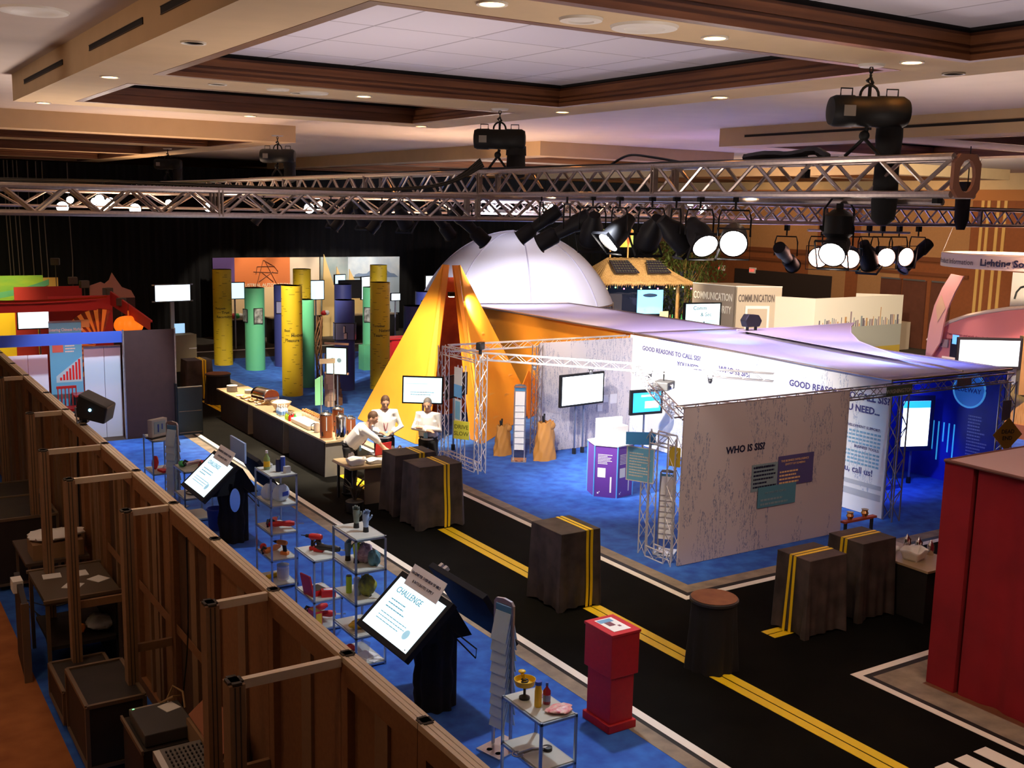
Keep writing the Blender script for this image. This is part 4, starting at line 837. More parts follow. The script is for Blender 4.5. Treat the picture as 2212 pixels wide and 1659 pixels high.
for k, (a, b) in enumerate(((7.86, 17.66), (7.95, 17.74), (8.6, 17.9), (8.72, 17.84))):
    t = thing('coffee_pot', ('left steel coffee pot behind the white dish', 'right steel coffee pot behind the white dish', 'steel cup beside the red laptop', 'second steel cup beside the red laptop')[k], 'coffee pot', (a+(.25 if k > 1 else 0), b, .72), k)
    part('pot_body', MB().lathe([(.045, 0), (.055, .02), (.045, .1), (.03, .13), (.02, .15)], 18), pol, t, True); part('handle', MB().tube([(.05, 0, .03), (.09, 0, .05), (.09, 0, .1), (.04, 0, .12)], .007), pol, t, True)
solo('sugar_cup', MB().lathe([(.03, 0), (.04, .07), (.036, .07), (.028, .01)], 16), ceram, 'small white cup behind the shallow dish', 'cup', (8.12, 17.6, .72), smooth=True)
lp = at(838, 968, .72)
t = thing('laptop', 'open laptop with a red lid in front of the men', 'laptop', (8.62, 17.86, .72), .18)
part('keyboard_base', MB().box((-.18, 0, 0), (.18, .24, .02)), grey_m, t, bevel=.003); part('lid', MB().box((-.18, -.012, .01), (.18, 0, .24), mtx=Matrix.Rotation(.12, 4, 'X')), mat('laptop_red', (.45, .015, .015), .35), t, bevel=.003)
part('display', MB().box((-.16, .001, .03), (.16, .004, .22), mtx=Matrix.Rotation(.12, 4, 'X')), mat('laptop_screen', (.5, .6, .8), .4, emit=.8), t)
def urn(x, y, z, r, h, m, lab):
    t = thing('coffee_urn', lab, 'coffee urn', (x, y, z), -.9)
    part('tank', MB().lathe([(r*.95, 0), (r, .02), (r, h*.9), (r*.9, h*.94)], 28), m, t, True); part('lid', MB().lathe([(r*1.02, h*.9), (r*1.0, h*.95), (r*.5, h), (.02, h*1.02)], 28), pol, t, True)
    part('lid_knob', MB().tube([(-.05, 0, h), (-.05, 0, h*1.06), (.05, 0, h*1.06), (.05, 0, h)], .008), black_m, t, True); part('tap', MB().tube([(0, -r, h*.12), (0, -r-.05, h*.12), (0, -r-.05, h*.04)], .01).cbox((0, -r-.03, h*.2), (.02, .02, .06)), black_m, t, True)
    part('side_handle', MB().ball((-r-.01, -.02, h*.7), .018), black_m, t, True); part('sight_glass', MB().box((r*.5, -r*.95, h*.3), (r*.62, -r*.85, h*.85)), whip, t); return t
urn(8.28, 19.72, .735, .125, .50, brownu, 'brown coffee urn, left of the tall steel one'); urn(8.50, 19.5, .735, .115, .47, pol, 'tall steel coffee urn at the near end of the buffet')
urn(8.72, 20.15, .735, .115, .50, brownu, 'brown coffee urn behind the steel one'); urn(8.82, 19.75, .735, .1, .36, brownu, 'small coffee urn with black lid by the bending man')
t = thing('chafing_dish', 'steel roll-top chafing dish on the buffet, far half', 'chafing dish', (8.52, 23.9, .735), .2); part('base_frame', MB().box((-.2, -.3, .08), (.2, .3, .16)), pol, t, bevel=.02)
mb = MB(); mb.grid(lambda u, v: (.2*math.cos(PI*u), -.3+.6*v, .16+.17*math.sin(PI*u)), 14, 6); part('roll_lid', mb, pol, t, True, solid=.006); part('lid_end', MB().slab([(.2*math.cos(PI*i/10), -.3, .16+.17*math.sin(PI*i/10)) for i in range(11)], (0, .006, 0)), brownu, t); [part('leg', MB().box((a-.01, b-.01, 0), (a+.01, b+.01, .09)), pol, t) for a in (-.18, .18) for b in (-.28, .28)]
dish(8.66, 24.6, .735, .4, .36, .16, 'white domed serving bowl behind the chafing dish', 'serving_bowl')
t = thing('ice_bowl', 'large glass bowl heaped with ice on the buffet', 'ice bowl', (8.48, 22.75, .735)); part('bowl', MB().lathe([(.1, 0), (.12, .02), (.22, .2), (.23, .2), (.13, .02)], 28), mat('glass_warm', (.8, .62, .4), .1, alpha=.6), t, True); tag(part('ice', MB().lathe([(.001, .23), (.12, .23), (.21, .18)], 16), mat('ice_white', (.95, .93, .9), .4), t, True), kind='stuff')
t = thing('plate_stack', 'tall stack of white plates at the far end of the buffet', 'plates', (8.3, 25.6, .735)); [part('plate', MB().lathe([(.05, .012*k), (.13, .012*k+.014), (.13, .012*k+.018), (.05, .012*k+.006)], 22), ceram, t, True) for k in range(12)]
t = thing('plate_stack', 'lower stack of plates beside the folded napkins', 'plates', (8.6, 25.2, .735)); [part('plate', MB().lathe([(.05, .012*k), (.12, .012*k+.014), (.12, .012*k+.018), (.05, .012*k+.006)], 22), ceram, t, True) for k in range(6)]
for k in range(5): solo('folded_napkin', MB().slab([(-.1, -.07, 0), (.1, -.07, 0), (.08, .07, 0), (-.08, .07, 0)], (0, 0, .025)), paper, 'folded white napkin laid along the far half of the buffet', 'napkin', (8.26+.1*(k % 2), 24.9-.32*k, .735), .3*k, group='napkins on the buffet')
for k in range(3): dish(8.3+.03*k, 24.55-.45*k, .735, .3, .22, .05, ('food tray furthest along the buffet', 'middle food tray on the buffet', 'food tray beside the water bottles')[k], 'food_tray', .2, mat('food_gold', (.7, .45, .18), .5, col2=(.85, .7, .45), scale=20))
watb = mat('water_bottle', (.6, .72, .85), .1, alpha=.7)
for k in range(7):
    bottle(8.24+.07*(k % 3), 22.1+.11*(k//3)+.03*(k % 3), .735, .23, .034, watb, whip, 'clear water bottle with blue label in the cluster left of the ice bowl', 'water_bottle', group='water bottles on the buffet', liquid=mat('label_bl', (.15, .35, .8), .5))
for k in range(9):
    c = (redp, redp, grnp, limep, blkp, redp, limep, mat('cola', (.08, .02, .01), .2), redp)[k]
    bottle(8.22+.06*(k % 3), 21.55+.10*(k//3), .735, .16, .03, c, steel, 'small soft drink bottle or can in the cluster at the front edge', 'soda_bottle', .5, group='soft drinks on the buffet')
amb = mat('amber_drink', (.55, .25, .08), .1, alpha=.85)
for k in range(22):
    i, j = k % 11, k//11; t = thing('drinking_glass', 'stemless glass in the long double row at the back of the buffet', 'glass', (8.62+.07*j, 20.75+.105*i, .735), 0, 'glasses in a row on the buffet')
    part('glass_bowl', MB().lathe([(.022, 0), (.03, .02), (.032, .13), (.026, .14)], 12), mat('glass_clear', (.85, .8, .7), .08, alpha=.75), t, True); part('stopper', MB().lathe([(.028, .14), (.028, .18), (.02, .19)], 10), amb, t)
t = thing('ceramic_tub', 'wide white tub in front of the row of glasses', 'tub', (8.36, 20.95, .735)); part('tub_body', MB().box((-.16, -.5, 0), (.16, .5, .10)), paper, t, bevel=.02)
t = thing('thermal_jug', 'white jug with black handle near the brown urn', 'jug', (8.3, 20.25, .735)); part('jug_body', MB().lathe([(.06, 0), (.06, .16), (.045, .2)], 18), ceram, t, True); part('handle', MB().tube([(-.06, 0, .04), (-.12, 0, .06), (-.12, 0, .16), (-.05, 0, .19)], .012), black_m, t, True)
# table at the crossing, right
t = thing('side_table', 'low dark table with white dish behind the pedestals at the crossing', 'table', (12.0, 8.5, 0)); part('tabletop', MB().box((0, 0, .70), (.75, 1.1, .73)), topm, t); part('skirt', MB().box((.02, .02, 0), (.73, 1.08, .70)), blackcloth, t)
dish(12.3, 8.95, .73, .36, .3, .14, 'wavy white dish on the table at the crossing', 'serving_dish', .2); lump(12.25, 9.3, .73, (.14, .1, .05), ceram, 'white napkins heap on the table at the crossing', 'napkin_heap', 'napkins', 31)
for k in range(3): t = thing('coffee_flask', ('left steel flask on the table at the crossing', 'middle steel flask on the table at the crossing', 'nearest steel flask on the table at the crossing')[k], 'flask', (12.6+.03*k, 9.3-.17*k, .73)); part('flask_body', MB().lathe([(.045, 0), (.05, .04), (.045, .14), (.02, .18), (.006, .21)], 18), pol, t, True); part('handle', MB().tube([(.045, 0, .04), (.085, 0, .06), (.08, 0, .12), (.03, 0, .16)], .007), pol, t, True)
t = thing('trophy_rail', 'narrow red shelf with two small cups beyond the pedestals', 'shelf', (12.6, 10.15, 0)); part('rail', MB().box((-.35, -.04, .92), (.35, .04, .95)), mat('rail_red', (.3, .05, .03), .5), t); part('leg', MB().box((-.3, -.02, 0), (-.27, .02, .92)), black_m, t); part('leg', MB().box((.27, -.02, 0), (.3, .02, .92)), black_m, t)
for k in (-.2, .12): t = thing('gold_cup', ('left small gold cup on the red rail', 'right small gold cup on the red rail')[k > 0], 'cup', (12.6+k, 10.15, .95)); part('cup_body', MB().lathe([(.03, 0), (.035, .02), (.055, .06), (.04, .1), (.055, .12)], 14), mat('brass', (.8, .5, .2), .25, .9), t, True)
# plant pot beneath the serving table
t = thing('spiky_plant', 'dark spiky plant in a black pot left of the serving table', 'plant', (7.62, 16.9, 0)); part('pot', MB().lathe([(.1, 0), (.15, .02), (.16, .2), (.13, .22)], 20), black_m, t, True)
mb = MB(); q = random.Random(5)
for k in range(26):
    a = q.uniform(0, 6.28); l = q.uniform(.25, .5); e = q.uniform(.15, .9); mb.tube([(0, 0, .2), (math.cos(a)*l*.4*e, math.sin(a)*l*.4*e, .2+l*.6), (math.cos(a)*l*e, math.sin(a)*l*e, .2+l*(1-.3*e))], [.012, .012, .002], 4)
part('leaves', mb, mat('leaf_dark', (.05, .035, .02), .6), t)

# ================================================================ THREE MEN
skin = mat('skin', (.62, .34, .22), .5); shirt = mat('white_shirt', (.80, .78, .76), .7); shirt2 = mat('grey_white_shirt', (.72, .69, .68), .7); trouser = mat('black_trousers', (.012, .012, .014), .8); hairb = mat('hair_brown', (.10, .045, .02), .7, var=.4, scale=40); hairg = mat('hair_grey', (.16, .14, .13), .7, var=.3, scale=40); lany = mat('lanyard_red', (.25, .02, .05), .6); badge = mat('badge_blue', (.25, .55, .8), .5)
def fuse(name, mb, m, par, vox=.011, sm=3):
    o = part(name, mb, m, par, True); r = o.modifiers.new('fuse', 'REMESH'); r.mode = 'VOXEL'; r.voxel_size = vox; r.use_smooth_shade = True
    s = o.modifiers.new('smooth', 'SMOOTH'); s.iterations = sm; s.factor = .6; return o
def person(loc, rz, lab, lean, head, arms, hair, hs=1.0, sh=shirt, lanyard=True, sleeves=1.0, feet=.12, hmat=None):
    t = thing('person', lab, 'person', loc, rz); t.scale = (hs,)*3
    HP = V(0, 0, .93); L = Matrix.Translation(HP)@Matrix.Rotation(lean, 4, 'X')@Matrix.Translation(-HP)
    X = lambda *p: L@V(*p)
    neck = X(0, .0, 1.48); hc = neck+Euler(head).to_matrix()@V(0, -.02, .15); HM = Matrix.Translation(hc)@Euler(head).to_matrix().to_4x4()
    body = MB()
    body.tube([X(0, 0, .9), X(0, 0, 1.1), X(0, 0, 1.3), X(0, .0, 1.42), neck, hc+(neck-hc)*.35], [.125, .125, .14, .11, .06, .055], 14)
    body.ball((0, 0, 0), (.075, .095, .115), 16, HM).ball((0, -.03, -.06), (.055, .065, .055), 12, HM).ball((0, -.098, -.015), (.014, .022, .03), 8, HM)
    body.ball((-.077, .005, -.01), (.012, .022, .033), 8, HM).ball((.077, .005, -.01), (.012, .022, .033), 8, HM)
    body.ball((0, -.075, -.075), (.03, .02, .012), 8, HM)
    legs = MB(); shoes = MB(); top = MB()
    top.tube([X(0, 0, .92), X(0, 0, 1.08), X(0, -.005, 1.25), X(0, 0, 1.38), X(0, 0, 1.46)], [.155, .155, .165, .15, .075], 16)
    top.tube([X(-.09, 0, .98), X(-.1, 0, 1.3)], [.1, .12], 12).tube([X(.09, 0, .98), X(.1, 0, 1.3)], [.1, .12], 12)
    for s, (el, wr) in zip((-1, 1), arms):
        sx = X(s*.185, 0, 1.405); el, wr = V(el), V(wr)
        body.tube([X(0, 0, 1.4), sx, el, el.lerp(wr, .4), wr], [.06, .05, .038, .04, .026], 10)
        d = (wr-el).normalized(); u = d.cross(V(0, 0, 1)).normalized(); w = u.cross(d)
        body.tube([wr, wr+d*.05, wr+d*.085], [.026, .036, .034], 8)
        for k in range(4):
            o = u*(k-1.5)*.019; l = (.06, .072, .068, .052)[k]; b = wr+d*.08+o
            body.tube([b, b+d*l*.55-w*.008, b+d*l*.85-w*.028], [.0095, .009, .007], 6)
        b = wr+d*.03+u*s*.034; body.tube([b, b+d*.03+u*s*.014-w*.01, b+d*.055+u*s*.008-w*.024], [.012, .010, .008], 6)
        top.tube([X(s*.1, 0, 1.38), sx, el, el.lerp(wr, sleeves)], [.09, .078, .058, .045], 12)
        hip = V(s*.09, 0, .9); kn = V(s*(.09+feet*.3), -.02, .49); an = V(s*(.09+feet*.5), .02, .09)
        body.tube([hip, kn, an, an+V(0, 0, -.03)], [.085, .055, .036, .036], 10).tube([an+V(0, .03, -.045), an+V(0, -.12, -.06)], [.036, .032], 8)
        legs.tube([hip+V(0, 0, .06), hip, kn, an+V(0, 0, -.03)], [.115, .112, .078, .068], 12)
        part('shoe', MB().ball((an.x, an.y-.05, .04), (.05, .14, .045), 12), black_m, t, True)
    legs.tube([V(0, 0, .84), V(0, 0, .97)], [.14, .15], 14)
    fuse('body', body, skin, t, .009); fuse('shirt', top, sh, t, .013); fuse('trousers', legs, trouser, t, .016)
    part('belt', MB().lathe([(.158, .955), (.162, .96), (.162, .985), (.158, .99)], 20), black_m, t)
    h = MB().ball((0, .018, .03), (.084, .095, .108), 18, HM)
    ho = part('hair', h, hmat, t, True); cut = ho.data; bm = bmesh.new(); bm.from_mesh(cut); inv = HM.inverted()
    kill = [f for f in bm.faces if (inv@f.calc_center_median()).y < -.045 and (inv@f.calc_center_median()).z < .07 or (inv@f.calc_center_median()).z < -.05+(.0 if (inv@f.calc_center_median()).y > .03 else .06)]
    bmesh.ops.delete(bm, geom=kill, context='FACES'); bm.to_mesh(cut); bm.free()
    for s in (-1, 1):
        part('eye', MB().ball((s*.03, -.083, .01), (.012, .008, .008), 8, HM), black_m, t, True); part('eyebrow', MB().cbox((s*.03, -.092, .032), (.03, .006, .007), mtx=HM), hmat, t)
    if lanyard:
        a = [X(-.06, .03, 1.47), X(-.075, -.10, 1.38), X(-.03, -.172, 1.2), X(0, -.178, 1.08)]; bq = [X(.06, .03, 1.47), X(.075, -.10, 1.38), X(.03, -.172, 1.2), X(0, -.178, 1.08)]
        part('lanyard', MB().tube(a, .006, 5).tube(bq, .006, 5), lany, t); part('badge', MB().cbox(X(0, -.185, 1.03), (.08, .008, .1)), badge, t)
    return t
pa, pb, pc = at(756, 962, .92), at(840, 935, 1.06), at(925, 940, .98)
person((pa.x, pa.y, 0), .75, 'bending man in a white shirt leaning over the table towards the red laptop', .72, (.5, 0, 0), [((-.02, -.52, 1.10), (.10, -.62, .90)), ((.26, -.30, 1.06), (.22, -.62, .86))], 0, 1.0, shirt, True, .45, hmat=hairb)
person((pb.x+.0, pb.y+.2, 0), -.3, 'dark haired man in a white shirt standing with both hands at his waist', .06, (.45, 0, 0), [((-.32, -.02, 1.12), (-.09, -.25, 1.06)), ((.32, -.02, 1.12), (.09, -.25, 1.06))], 0, 1.02, shirt, True, .9, hmat=hairb)
person((pc.x, pc.y, 0), -.75, 'grey haired man in a white shirt standing with folded arms on the right', .05, (.35, 0, .1), [((-.27, -.10, 1.14), (.07, -.25, 1.13)), ((.27, -.10, 1.12), (-.09, -.24, 1.18))], 0, .99, shirt2, True, .9, hmat=hairg)

# ================================================================ ORANGE PYRAMID
orm = mat('orange_panel', (.85, .36, .03), .65, var=.06, scale=2); orm2 = mat('orange_edge', (.80, .27, .02), .6); redpan = mat('red_orange_inner', (.80, .13, .015), .6, col2=(.55, .06, .01), scale=2.5); glyph = mat('pale_print', (.9, .55, .25), .6)
apx = aty(975, 571, 21.9)
A0 = at(776, 905); A1 = at(902, 959); B0 = at(1040, 958); B1 = at(1152, 888)
ctr = V(apx.x, apx.y, 0)
t = thing('pyramid', 'tall orange pyramid of leaning triangular panels with a dark red slot', 'pyramid', ctr)
def tri(name, pts, m, th, par=t, **k):
    P = [V(p)-ctr for p in pts]; n = (P[1]-P[0]).cross(P[2]-P[0]).normalized()*th; return part(name, MB().slab(P, n), m, par, **k)
aL = aty(960, 572, 21.9); aR = aty(990, 573, 21.9); aC1, aC2 = aty(971, 573, 21.9), aty(979, 573, 21.9)
tri('left_panel', [A0, A1+V(-.02, 0, 0), aL], orm, .05); tri('left_edge', [A1, at(925, 962)+V(0, .0, 0), aC1, aL], orm2, .03)
tri('right_panel', [B0+V(.02, 0, 0), B1, aR], orm, .05); tri('right_edge', [at(1018, 948), B0, aR, aC2], orm2, .03)
bk0, bk1 = at(905, 900), at(1050, 886)
tri('inner_panel', [bk0, bk1, aty(985, 600, 22.6), aty(966, 600, 22.6)], redpan, -.03)
q = random.Random(8)
for k in range(24):       # faint printed words on the faces
    u, v = q.uniform(.1, .8), q.uniform(.05, .75)
    if u+v > .95: continue
    p = B0*(1-u-v)+B1*u+aR*v-ctr; e = (B1-B0).normalized(); n = (B1-B0).cross(aR-B0).normalized(); up = n.cross(e)
    if n.y > 0: n = -n
    part('printed_word', MB().slab([p+n*.06, p+e*q.uniform(.15, .5)+n*.06, p+e*.15+up*.05+n*.06, p+up*.04+n*.06], n*.002), mat('faint_print', (.80, .40, .08), .6), t)
for k in range(9):
    e = (bk1-bk0).normalized(); z = .35+k*.28; m_ = (bk0+bk1)/2-ctr; w = .55*(1-z/4.2)
    scribble(w*2, .1, 2, q, glyph, t, m_-e*w*.9+V(0, -.06+z*.02, z), (PI/2-.15, 0, math.atan2(e.y, e.x)), 'printed_word')
t = thing('slot_lamp', 'small bright lamp inside the top of the pyramid slot', 'lamp', aty(975, 640, 22.2)); part('housing', MB().cbox((0, 0, .05), (.14, .12, .1)), black_m, t); part('lens', MB().cbox((0, 0, -.01), (.1, .1, .02)), mat('lens_warm', (1, .85, .5), .4, emit=8), t)
# orange back wall under the canopy
bw = thing('orange_backdrop', 'orange printed fabric wall under the lavender canopy behind the pyramid', 'backdrop', (15.82, 19.3, 0))
part('fabric', MB().box((.15, 0, 0), (.2, 8.4, 2.5)), orm, bw)
letters('CYBERSPACE', .24, mat('faint_print2', (.70, .36, .08), .6), bw, (.148, 4.4, 1.8), FX); scribble(2.0, .5, 5, q, MATS['faint_print2'], bw, (.146, 4.6, 1.4), FX); letters('DESIGN', .2, MATS['faint_print2'], bw, (.148, 7.2, 1.9), FX)
tri2 = thing('orange_wedge', 'darker orange leaning wedge between pyramid and grey wall', 'panel', at(1142, 905)); c = at(1142, 905)
part('wedge', MB().slab([V(0, 0, 0), at(1158, 895)-c, atx(1165, 830, at(1158, 895).x)-c, aty(1142, 800, c.y+.2)-c, aty(1126, 840, c.y)-c], (0, .03, 0)), mat('orange_dark', (.62, .19, .02), .6), tri2)

# ================================================================ WHITE BOOTH "WHO IS SIS?"
boothw = mat('booth_white', (.80, .78, .78), .6)
def rainmat(name, base, ink_, dens):
    m = mat(name, base, .6); nt = m.node_tree; N = nt.nodes; Lk = nt.links
    tc = N.new('ShaderNodeTexCoord'); mp = N.new('ShaderNodeMapping'); mp.inputs['Scale'].default_value = (16, 16, 2.2); nz = N.new('ShaderNodeTexNoise'); nz.inputs['Scale'].default_value = 2.2; nz.inputs['Detail'].default_value = 6
    mp2 = N.new('ShaderNodeMapping'); mp2.inputs['Scale'].default_value = (90, 90, 28); n2 = N.new('ShaderNodeTexNoise'); n2.inputs['Scale'].default_value = 1; n2.inputs['Detail'].default_value = 1
    mp3 = N.new('ShaderNodeMapping'); mp3.inputs['Scale'].default_value = (1.6, 1.6, .5); n3 = N.new('ShaderNodeTexNoise'); n3.inputs['Scale'].default_value = 1.4
    for mm, nn in ((mp, nz), (mp2, n2), (mp3, n3)): Lk.new(tc.outputs['Object'], mm.inputs[0]); Lk.new(mm.outputs[0], nn.inputs['Vector'])
    a = N.new('ShaderNodeMath'); a.operation = 'GREATER_THAN'; a.inputs[1].default_value = .52; b = N.new('ShaderNodeMath'); b.operation = 'GREATER_THAN'; b.inputs[1].default_value = .5
    c = N.new('ShaderNodeMath'); c.operation = 'GREATER_THAN'; c.inputs[1].default_value = dens
    Lk.new(nz.outputs['Fac'], a.inputs[0]); Lk.new(n2.outputs['Fac'], b.inputs[0]); Lk.new(n3.outputs['Fac'], c.inputs[0])
    d = N.new('ShaderNodeMath'); d.operation = 'MULTIPLY'; e = N.new('ShaderNodeMath'); e.operation = 'MULTIPLY'; Lk.new(a.outputs[0], d.inputs[0]); Lk.new(b.outputs[0], d.inputs[1]); Lk.new(d.outputs[0], e.inputs[0]); Lk.new(c.outputs[0], e.inputs[1])
    mx = N.new('ShaderNodeMix'); mx.data_type = 'RGBA'; mx.inputs['A'].default_value = (*base, 1); mx.inputs['B'].default_value = (*ink_, 1); Lk.new(e.outputs[0], mx.inputs['Factor']); Lk.new(mx.outputs['Result'], N['Principled BSDF'].inputs['Base Color']); return m
sism = rainmat('sis_wall', (.60, .50, .48), (.26, .25, .32), .50); sism2 = rainmat('sis_wall_white', (.84, .84, .85), (.45, .5, .62), .58)
navy = mat('ink_navy', (.015, .015, .05), .5); inkp = mat('ink_purple', (.07, .06, .22), .5); inkb = mat('ink_blue', (.25, .45, .6), .5)
t = thing('booth_wall', 'pinkish grey booth wall reading WHO IS SIS? with three overlapping boxes', 'booth wall', (10.68, 11.92, 0))
part('graphic_panel', MB().box((0, -.03, .01), (3.62, 0, 2.44)), sism, t)
letters('WHO IS SIS?', .155, navy, t, (.88, -.033, 1.66), FY, 'heading', bold=.03, sx=1.0)
b1 = part('text_box', MB().box((1.45, -.037, .98), (2.08, -.031, 1.42)), mat('box_greyblue', (.26, .34, .36), .5), t); scribble(.52, .38, 6, q, navy, b1, (1.49, -.038, 1.38), FY)
b2 = part('text_box', MB().box((2.02, -.044, 1.0), (2.83, -.038, 1.5)), mat('box_purple', (.10, .08, .22), .5), t); letters('THE BUSINESS INTELLIGENCE', .048, glyph, b2, (2.08, -.046, 1.40), FY); letters('ENTITY OF SONEPAR', .048, glyph, b2, (2.18, -.046, 1.34), FY); scribble(.66, .24, 4, q, glyph, b2, (2.06, -.046, 1.25), FY)
b3 = part('text_box', MB().box((1.6, -.050, .70), (2.45, -.045, 1.04)), mat('box_teal', (.10, .27, .34), .5), t); letters('AN EXPERTISE CENTER', .046, MATS['box_greyblue'], b3, (1.75, -.052, .92), FY); scribble(.7, .14, 2, q, MATS['box_greyblue'], b3, (1.66, -.052, .84), FY)
letters('A SERVICE COMPANY', .045, navy, b1, (1.48, -.039, 1.36), FY) 
tw = truss('aluminium truss along the top of the pinkish wall', (10.66, 12.0, 2.36), (18.9, 12.0, 2.36), .17, .22, (), group=None, rc=.014, rb=.007)
truss('upright truss at the right end of the white text wall', (15.72, 11.98, 0), (15.72, 11.98, 2.28), .2, .28, (), rc=.014, rb=.008, m=mat('truss_grey', (.35, .33, .33), .4, .6))
truss('upright truss at the corner beside the blue room', (18.9, 12.0, 0), (18.9, 12.0, 2.28), .2, .26, (), rc=.014, rb=.008)
t = thing('booth_wall', 'long glaring white wall with GOOD REASONS TO CALL SIS? lettering', 'booth wall', (15.64, 12.1, 0))
part('graphic_panel', MB().box((-.03, 0, .01), (0, 7.25, 2.5)), sism2, t)
L_ = lambda s, sz, yy, zz, m=inkp, al='LEFT': letters(s, sz, m, t, (-.034, yy, zz), FX, bold=.025, align=al)
L_('GOOD REASONS TO CALL SIS?', .17, 2.35, 2.06); L_('YOU NEED...', .17, 1.15, 1.84); L_('WHO IS SIS?', .17, 4.3, 2.06); L_('GOOD REASONS TO CALL SIS?', .14, 6.8, 2.2); L_('YOU NEED...', .14, 5.6, 2.0)
letters("we don't want you, call us!", .17, inkp, t, (-.034, .25, .72), FX, bold=.008, align='RIGHT')
for z0, hh in ((1.55, .05), (1.18, .05)): letters(('BUSINESS DEVELOPMENT SUPPORT:', 'BUSINESS TOOLS:')[z0 < 1.3], .07, inkp, t, (-.034, .15, z0), FX, align='RIGHT')
mb = MB()
for z in (1.46, 1.39, 1.32, 1.25, 1.09, 1.02, .95, .88):
    y = .14; w = 1.25-.2*((z*100) % 3)
    while y < w: mb.box((-.034, y, z), (-.031, y+.06, z+.035)); y += .08
part('text_block', mb, inkb, t)
mb = MB(); mb.box((-.033, .05, .3), (-.031, 1.9, .42)).box((-.033, .05, .5), (-.031, 2.2, .58)); part('grey_band', mb, mat('band_grey', (.5, .52, .56), .6), t)
t = thing('booth_wall', 'grey rain patterned back wall of the white booth with small cards', 'booth wall', (13.05, 19.25, 0))
part('graphic_panel', MB().box((0, 0, .01), (2.55, .03, 2.44)), rainmat('sis_wall_grey', (.50, .46, .50), (.25, .26, .36), .40), t)
for k, (a, b, s) in enumerate(((1.35, .98, .12), (1.55, 1.12, .16), (1.75, 1.0, .15), (1.6, .8, .14), (1.95, .95, .2), (1.35, 1.22, .14), (1.6, 1.36, .2))): part('card', MB().box((a, -.012, b), (a+s, -.001, b+s*1.1)), boothw, t)
truss('white upright truss at the left end of the grey booth wall', (12.95, 19.2, 0), (12.95, 19.2, 2.4), .16, .22, (), rc=.012, rb=.006)
part('end_post', MB().box((12.82, 19.1, 0), (12.86, 19.3, 2.3)), alu).__setitem__('label', 'thin aluminium post beside the grey booth wall') if False else None
# goalpost frames in silver truss
trs = mat('truss_silver', (.78, .76, .76), .35, .5)
def goal(label, x, ya, yb, h, s=.17, sill=True):
    t = thing('truss_frame', label, 'truss frame', (x, ya, 0)); L = yb-ya
    def seg(p0, p1, step=.26):
        p0, p1 = V(p0), V(p1); d = (p1-p0); Ln = d.length; d.normalize(); a = V(1, 0, 0) if abs(d.x) < .5 else V(0, 1, 0); b = d.cross(a); c = [a*i*s/2+b*j*s/2 for i, j in ((-1, -1), (1, -1), (1, 1), (-1, 1))]
        mb = MB(); [mb.tube([p0+k, p1+k], .0125, 7) for k in c]; n = max(2, round(Ln/step))
        for i in range(4):
            for k in range(n):
                u, v = (c[i], c[(i+1) % 4]) if k % 2 else (c[(i+1) % 4], c[i]); mb.tube([p0+u+d*Ln*k/n, p0+v+d*Ln*(k+1)/n], .006, 5, False)
        return mb
    part('upright', seg((0, 0, 0), (0, 0, h)), trs, t); part('upright', seg((0, L, 0), (0, L, h)), trs, t); part('top_beam', seg((0, s/2, h-s/2), (0, L-s/2, h-s/2)), trs, t)
    if sill: part('sill_beam', seg((0, s/2, s/2), (0, L-s/2, s/2)), trs, t)
    return t
g1 = goal('tall silver truss frame between the pyramid and the road', 11.0, 18.3, 19.85, 2.42)
part('centre_mast', MB().tube([(-.05, .7, 0), (-.05, .7, 2.1)], .012).tube([(.05, .7, 0), (.05, .7, 2.1)], .012).tube([(-.05, .85, 0), (-.05, .85, 2.1)], .012).tube([((-.05, .05)[k % 2], .7, .15*k) for k in range(15)], .006, 5), trs, g1)
g2 = goal('silver truss frame in front of the pinkish wall', 10.66, 12.02, 12.62, 1.98)
ban = thing('hanging_banner', 'white and blue banner on the mast of the tall truss frame', 'banner', (10.9, 19.02, 1.45)); part('upper_sheet', MB().box((-.02, -.16, .0), (-.01, .16, .62)), boothw, ban); part('blue_foot', MB().box((-.021, -.16, 0), (-.009, .16, .26)), mat('banner_blue', (.08, .35, .8), .4), ban)
ban = thing('hanging_banner', 'small light blue banner below the white one on the mast', 'banner', (10.9, 19.02, .95)); part('upper_sheet', MB().box((-.02, -.13, .0), (-.01, .13, .46)), boothw, ban); part('blue_centre', MB().box((-.0215, -.10, .04), (-.009, .10, .42)), mat('banner_cyan', (.2, .55, .85), .4), ban)
def sign(name, lab, p, rz, w, h, m, lines, inkm, size, diamond=False, cat='sign'):
    t = thing(name, lab, cat, p, rz); 
    if diamond: r = w/2; part('plate', MB().slab([(0, 0, -r), (r, 0, 0), (0, 0, r), (-r, 0, 0)], (0, .008, 0)), m, t)
    else: part('plate', MB().box((-w/2, 0, -h/2), (w/2, .008, h/2)), m, t, bevel=.004)
    n = len(lines)
    for i, s in enumerate(lines): letters(s, size, inkm, t, (0, -.003, (n/2-i-.5)*size*1.15-size*.35), FY, align='CENTER', bold=.01)
    return t
yels = mat('sign_yellow', (.85, .80, .08), .5)
sign('drive_slow_sign', 'yellow green sign reading DRIVE SLOW on the truss mast', (10.86, 18.82, .80), -1.0, .36, .38, yels, ['DRIVE', 'SLOW'], mat('ink_olive', (.16, .17, .02), .5), .12)
sign('dead_end_sign', 'orange diamond sign reading DEAD END at the blue room corner', (18.78, 11.85, 1.28), -.3, .66, 0, mat('sign_orange', (.52, .27, .035), .5), ['DEAD', 'END'], black_m, .11, True)
sign('walk_sign', 'small green street sign on the truss above the text wall', (15.55, 11.88, 2.36), 0, .68, .17, mat('sign_green', (.14, .20, .11), .5), ['WASHINGTON'], mat('sign_ink', (.7, .7, .55), .5), .10)
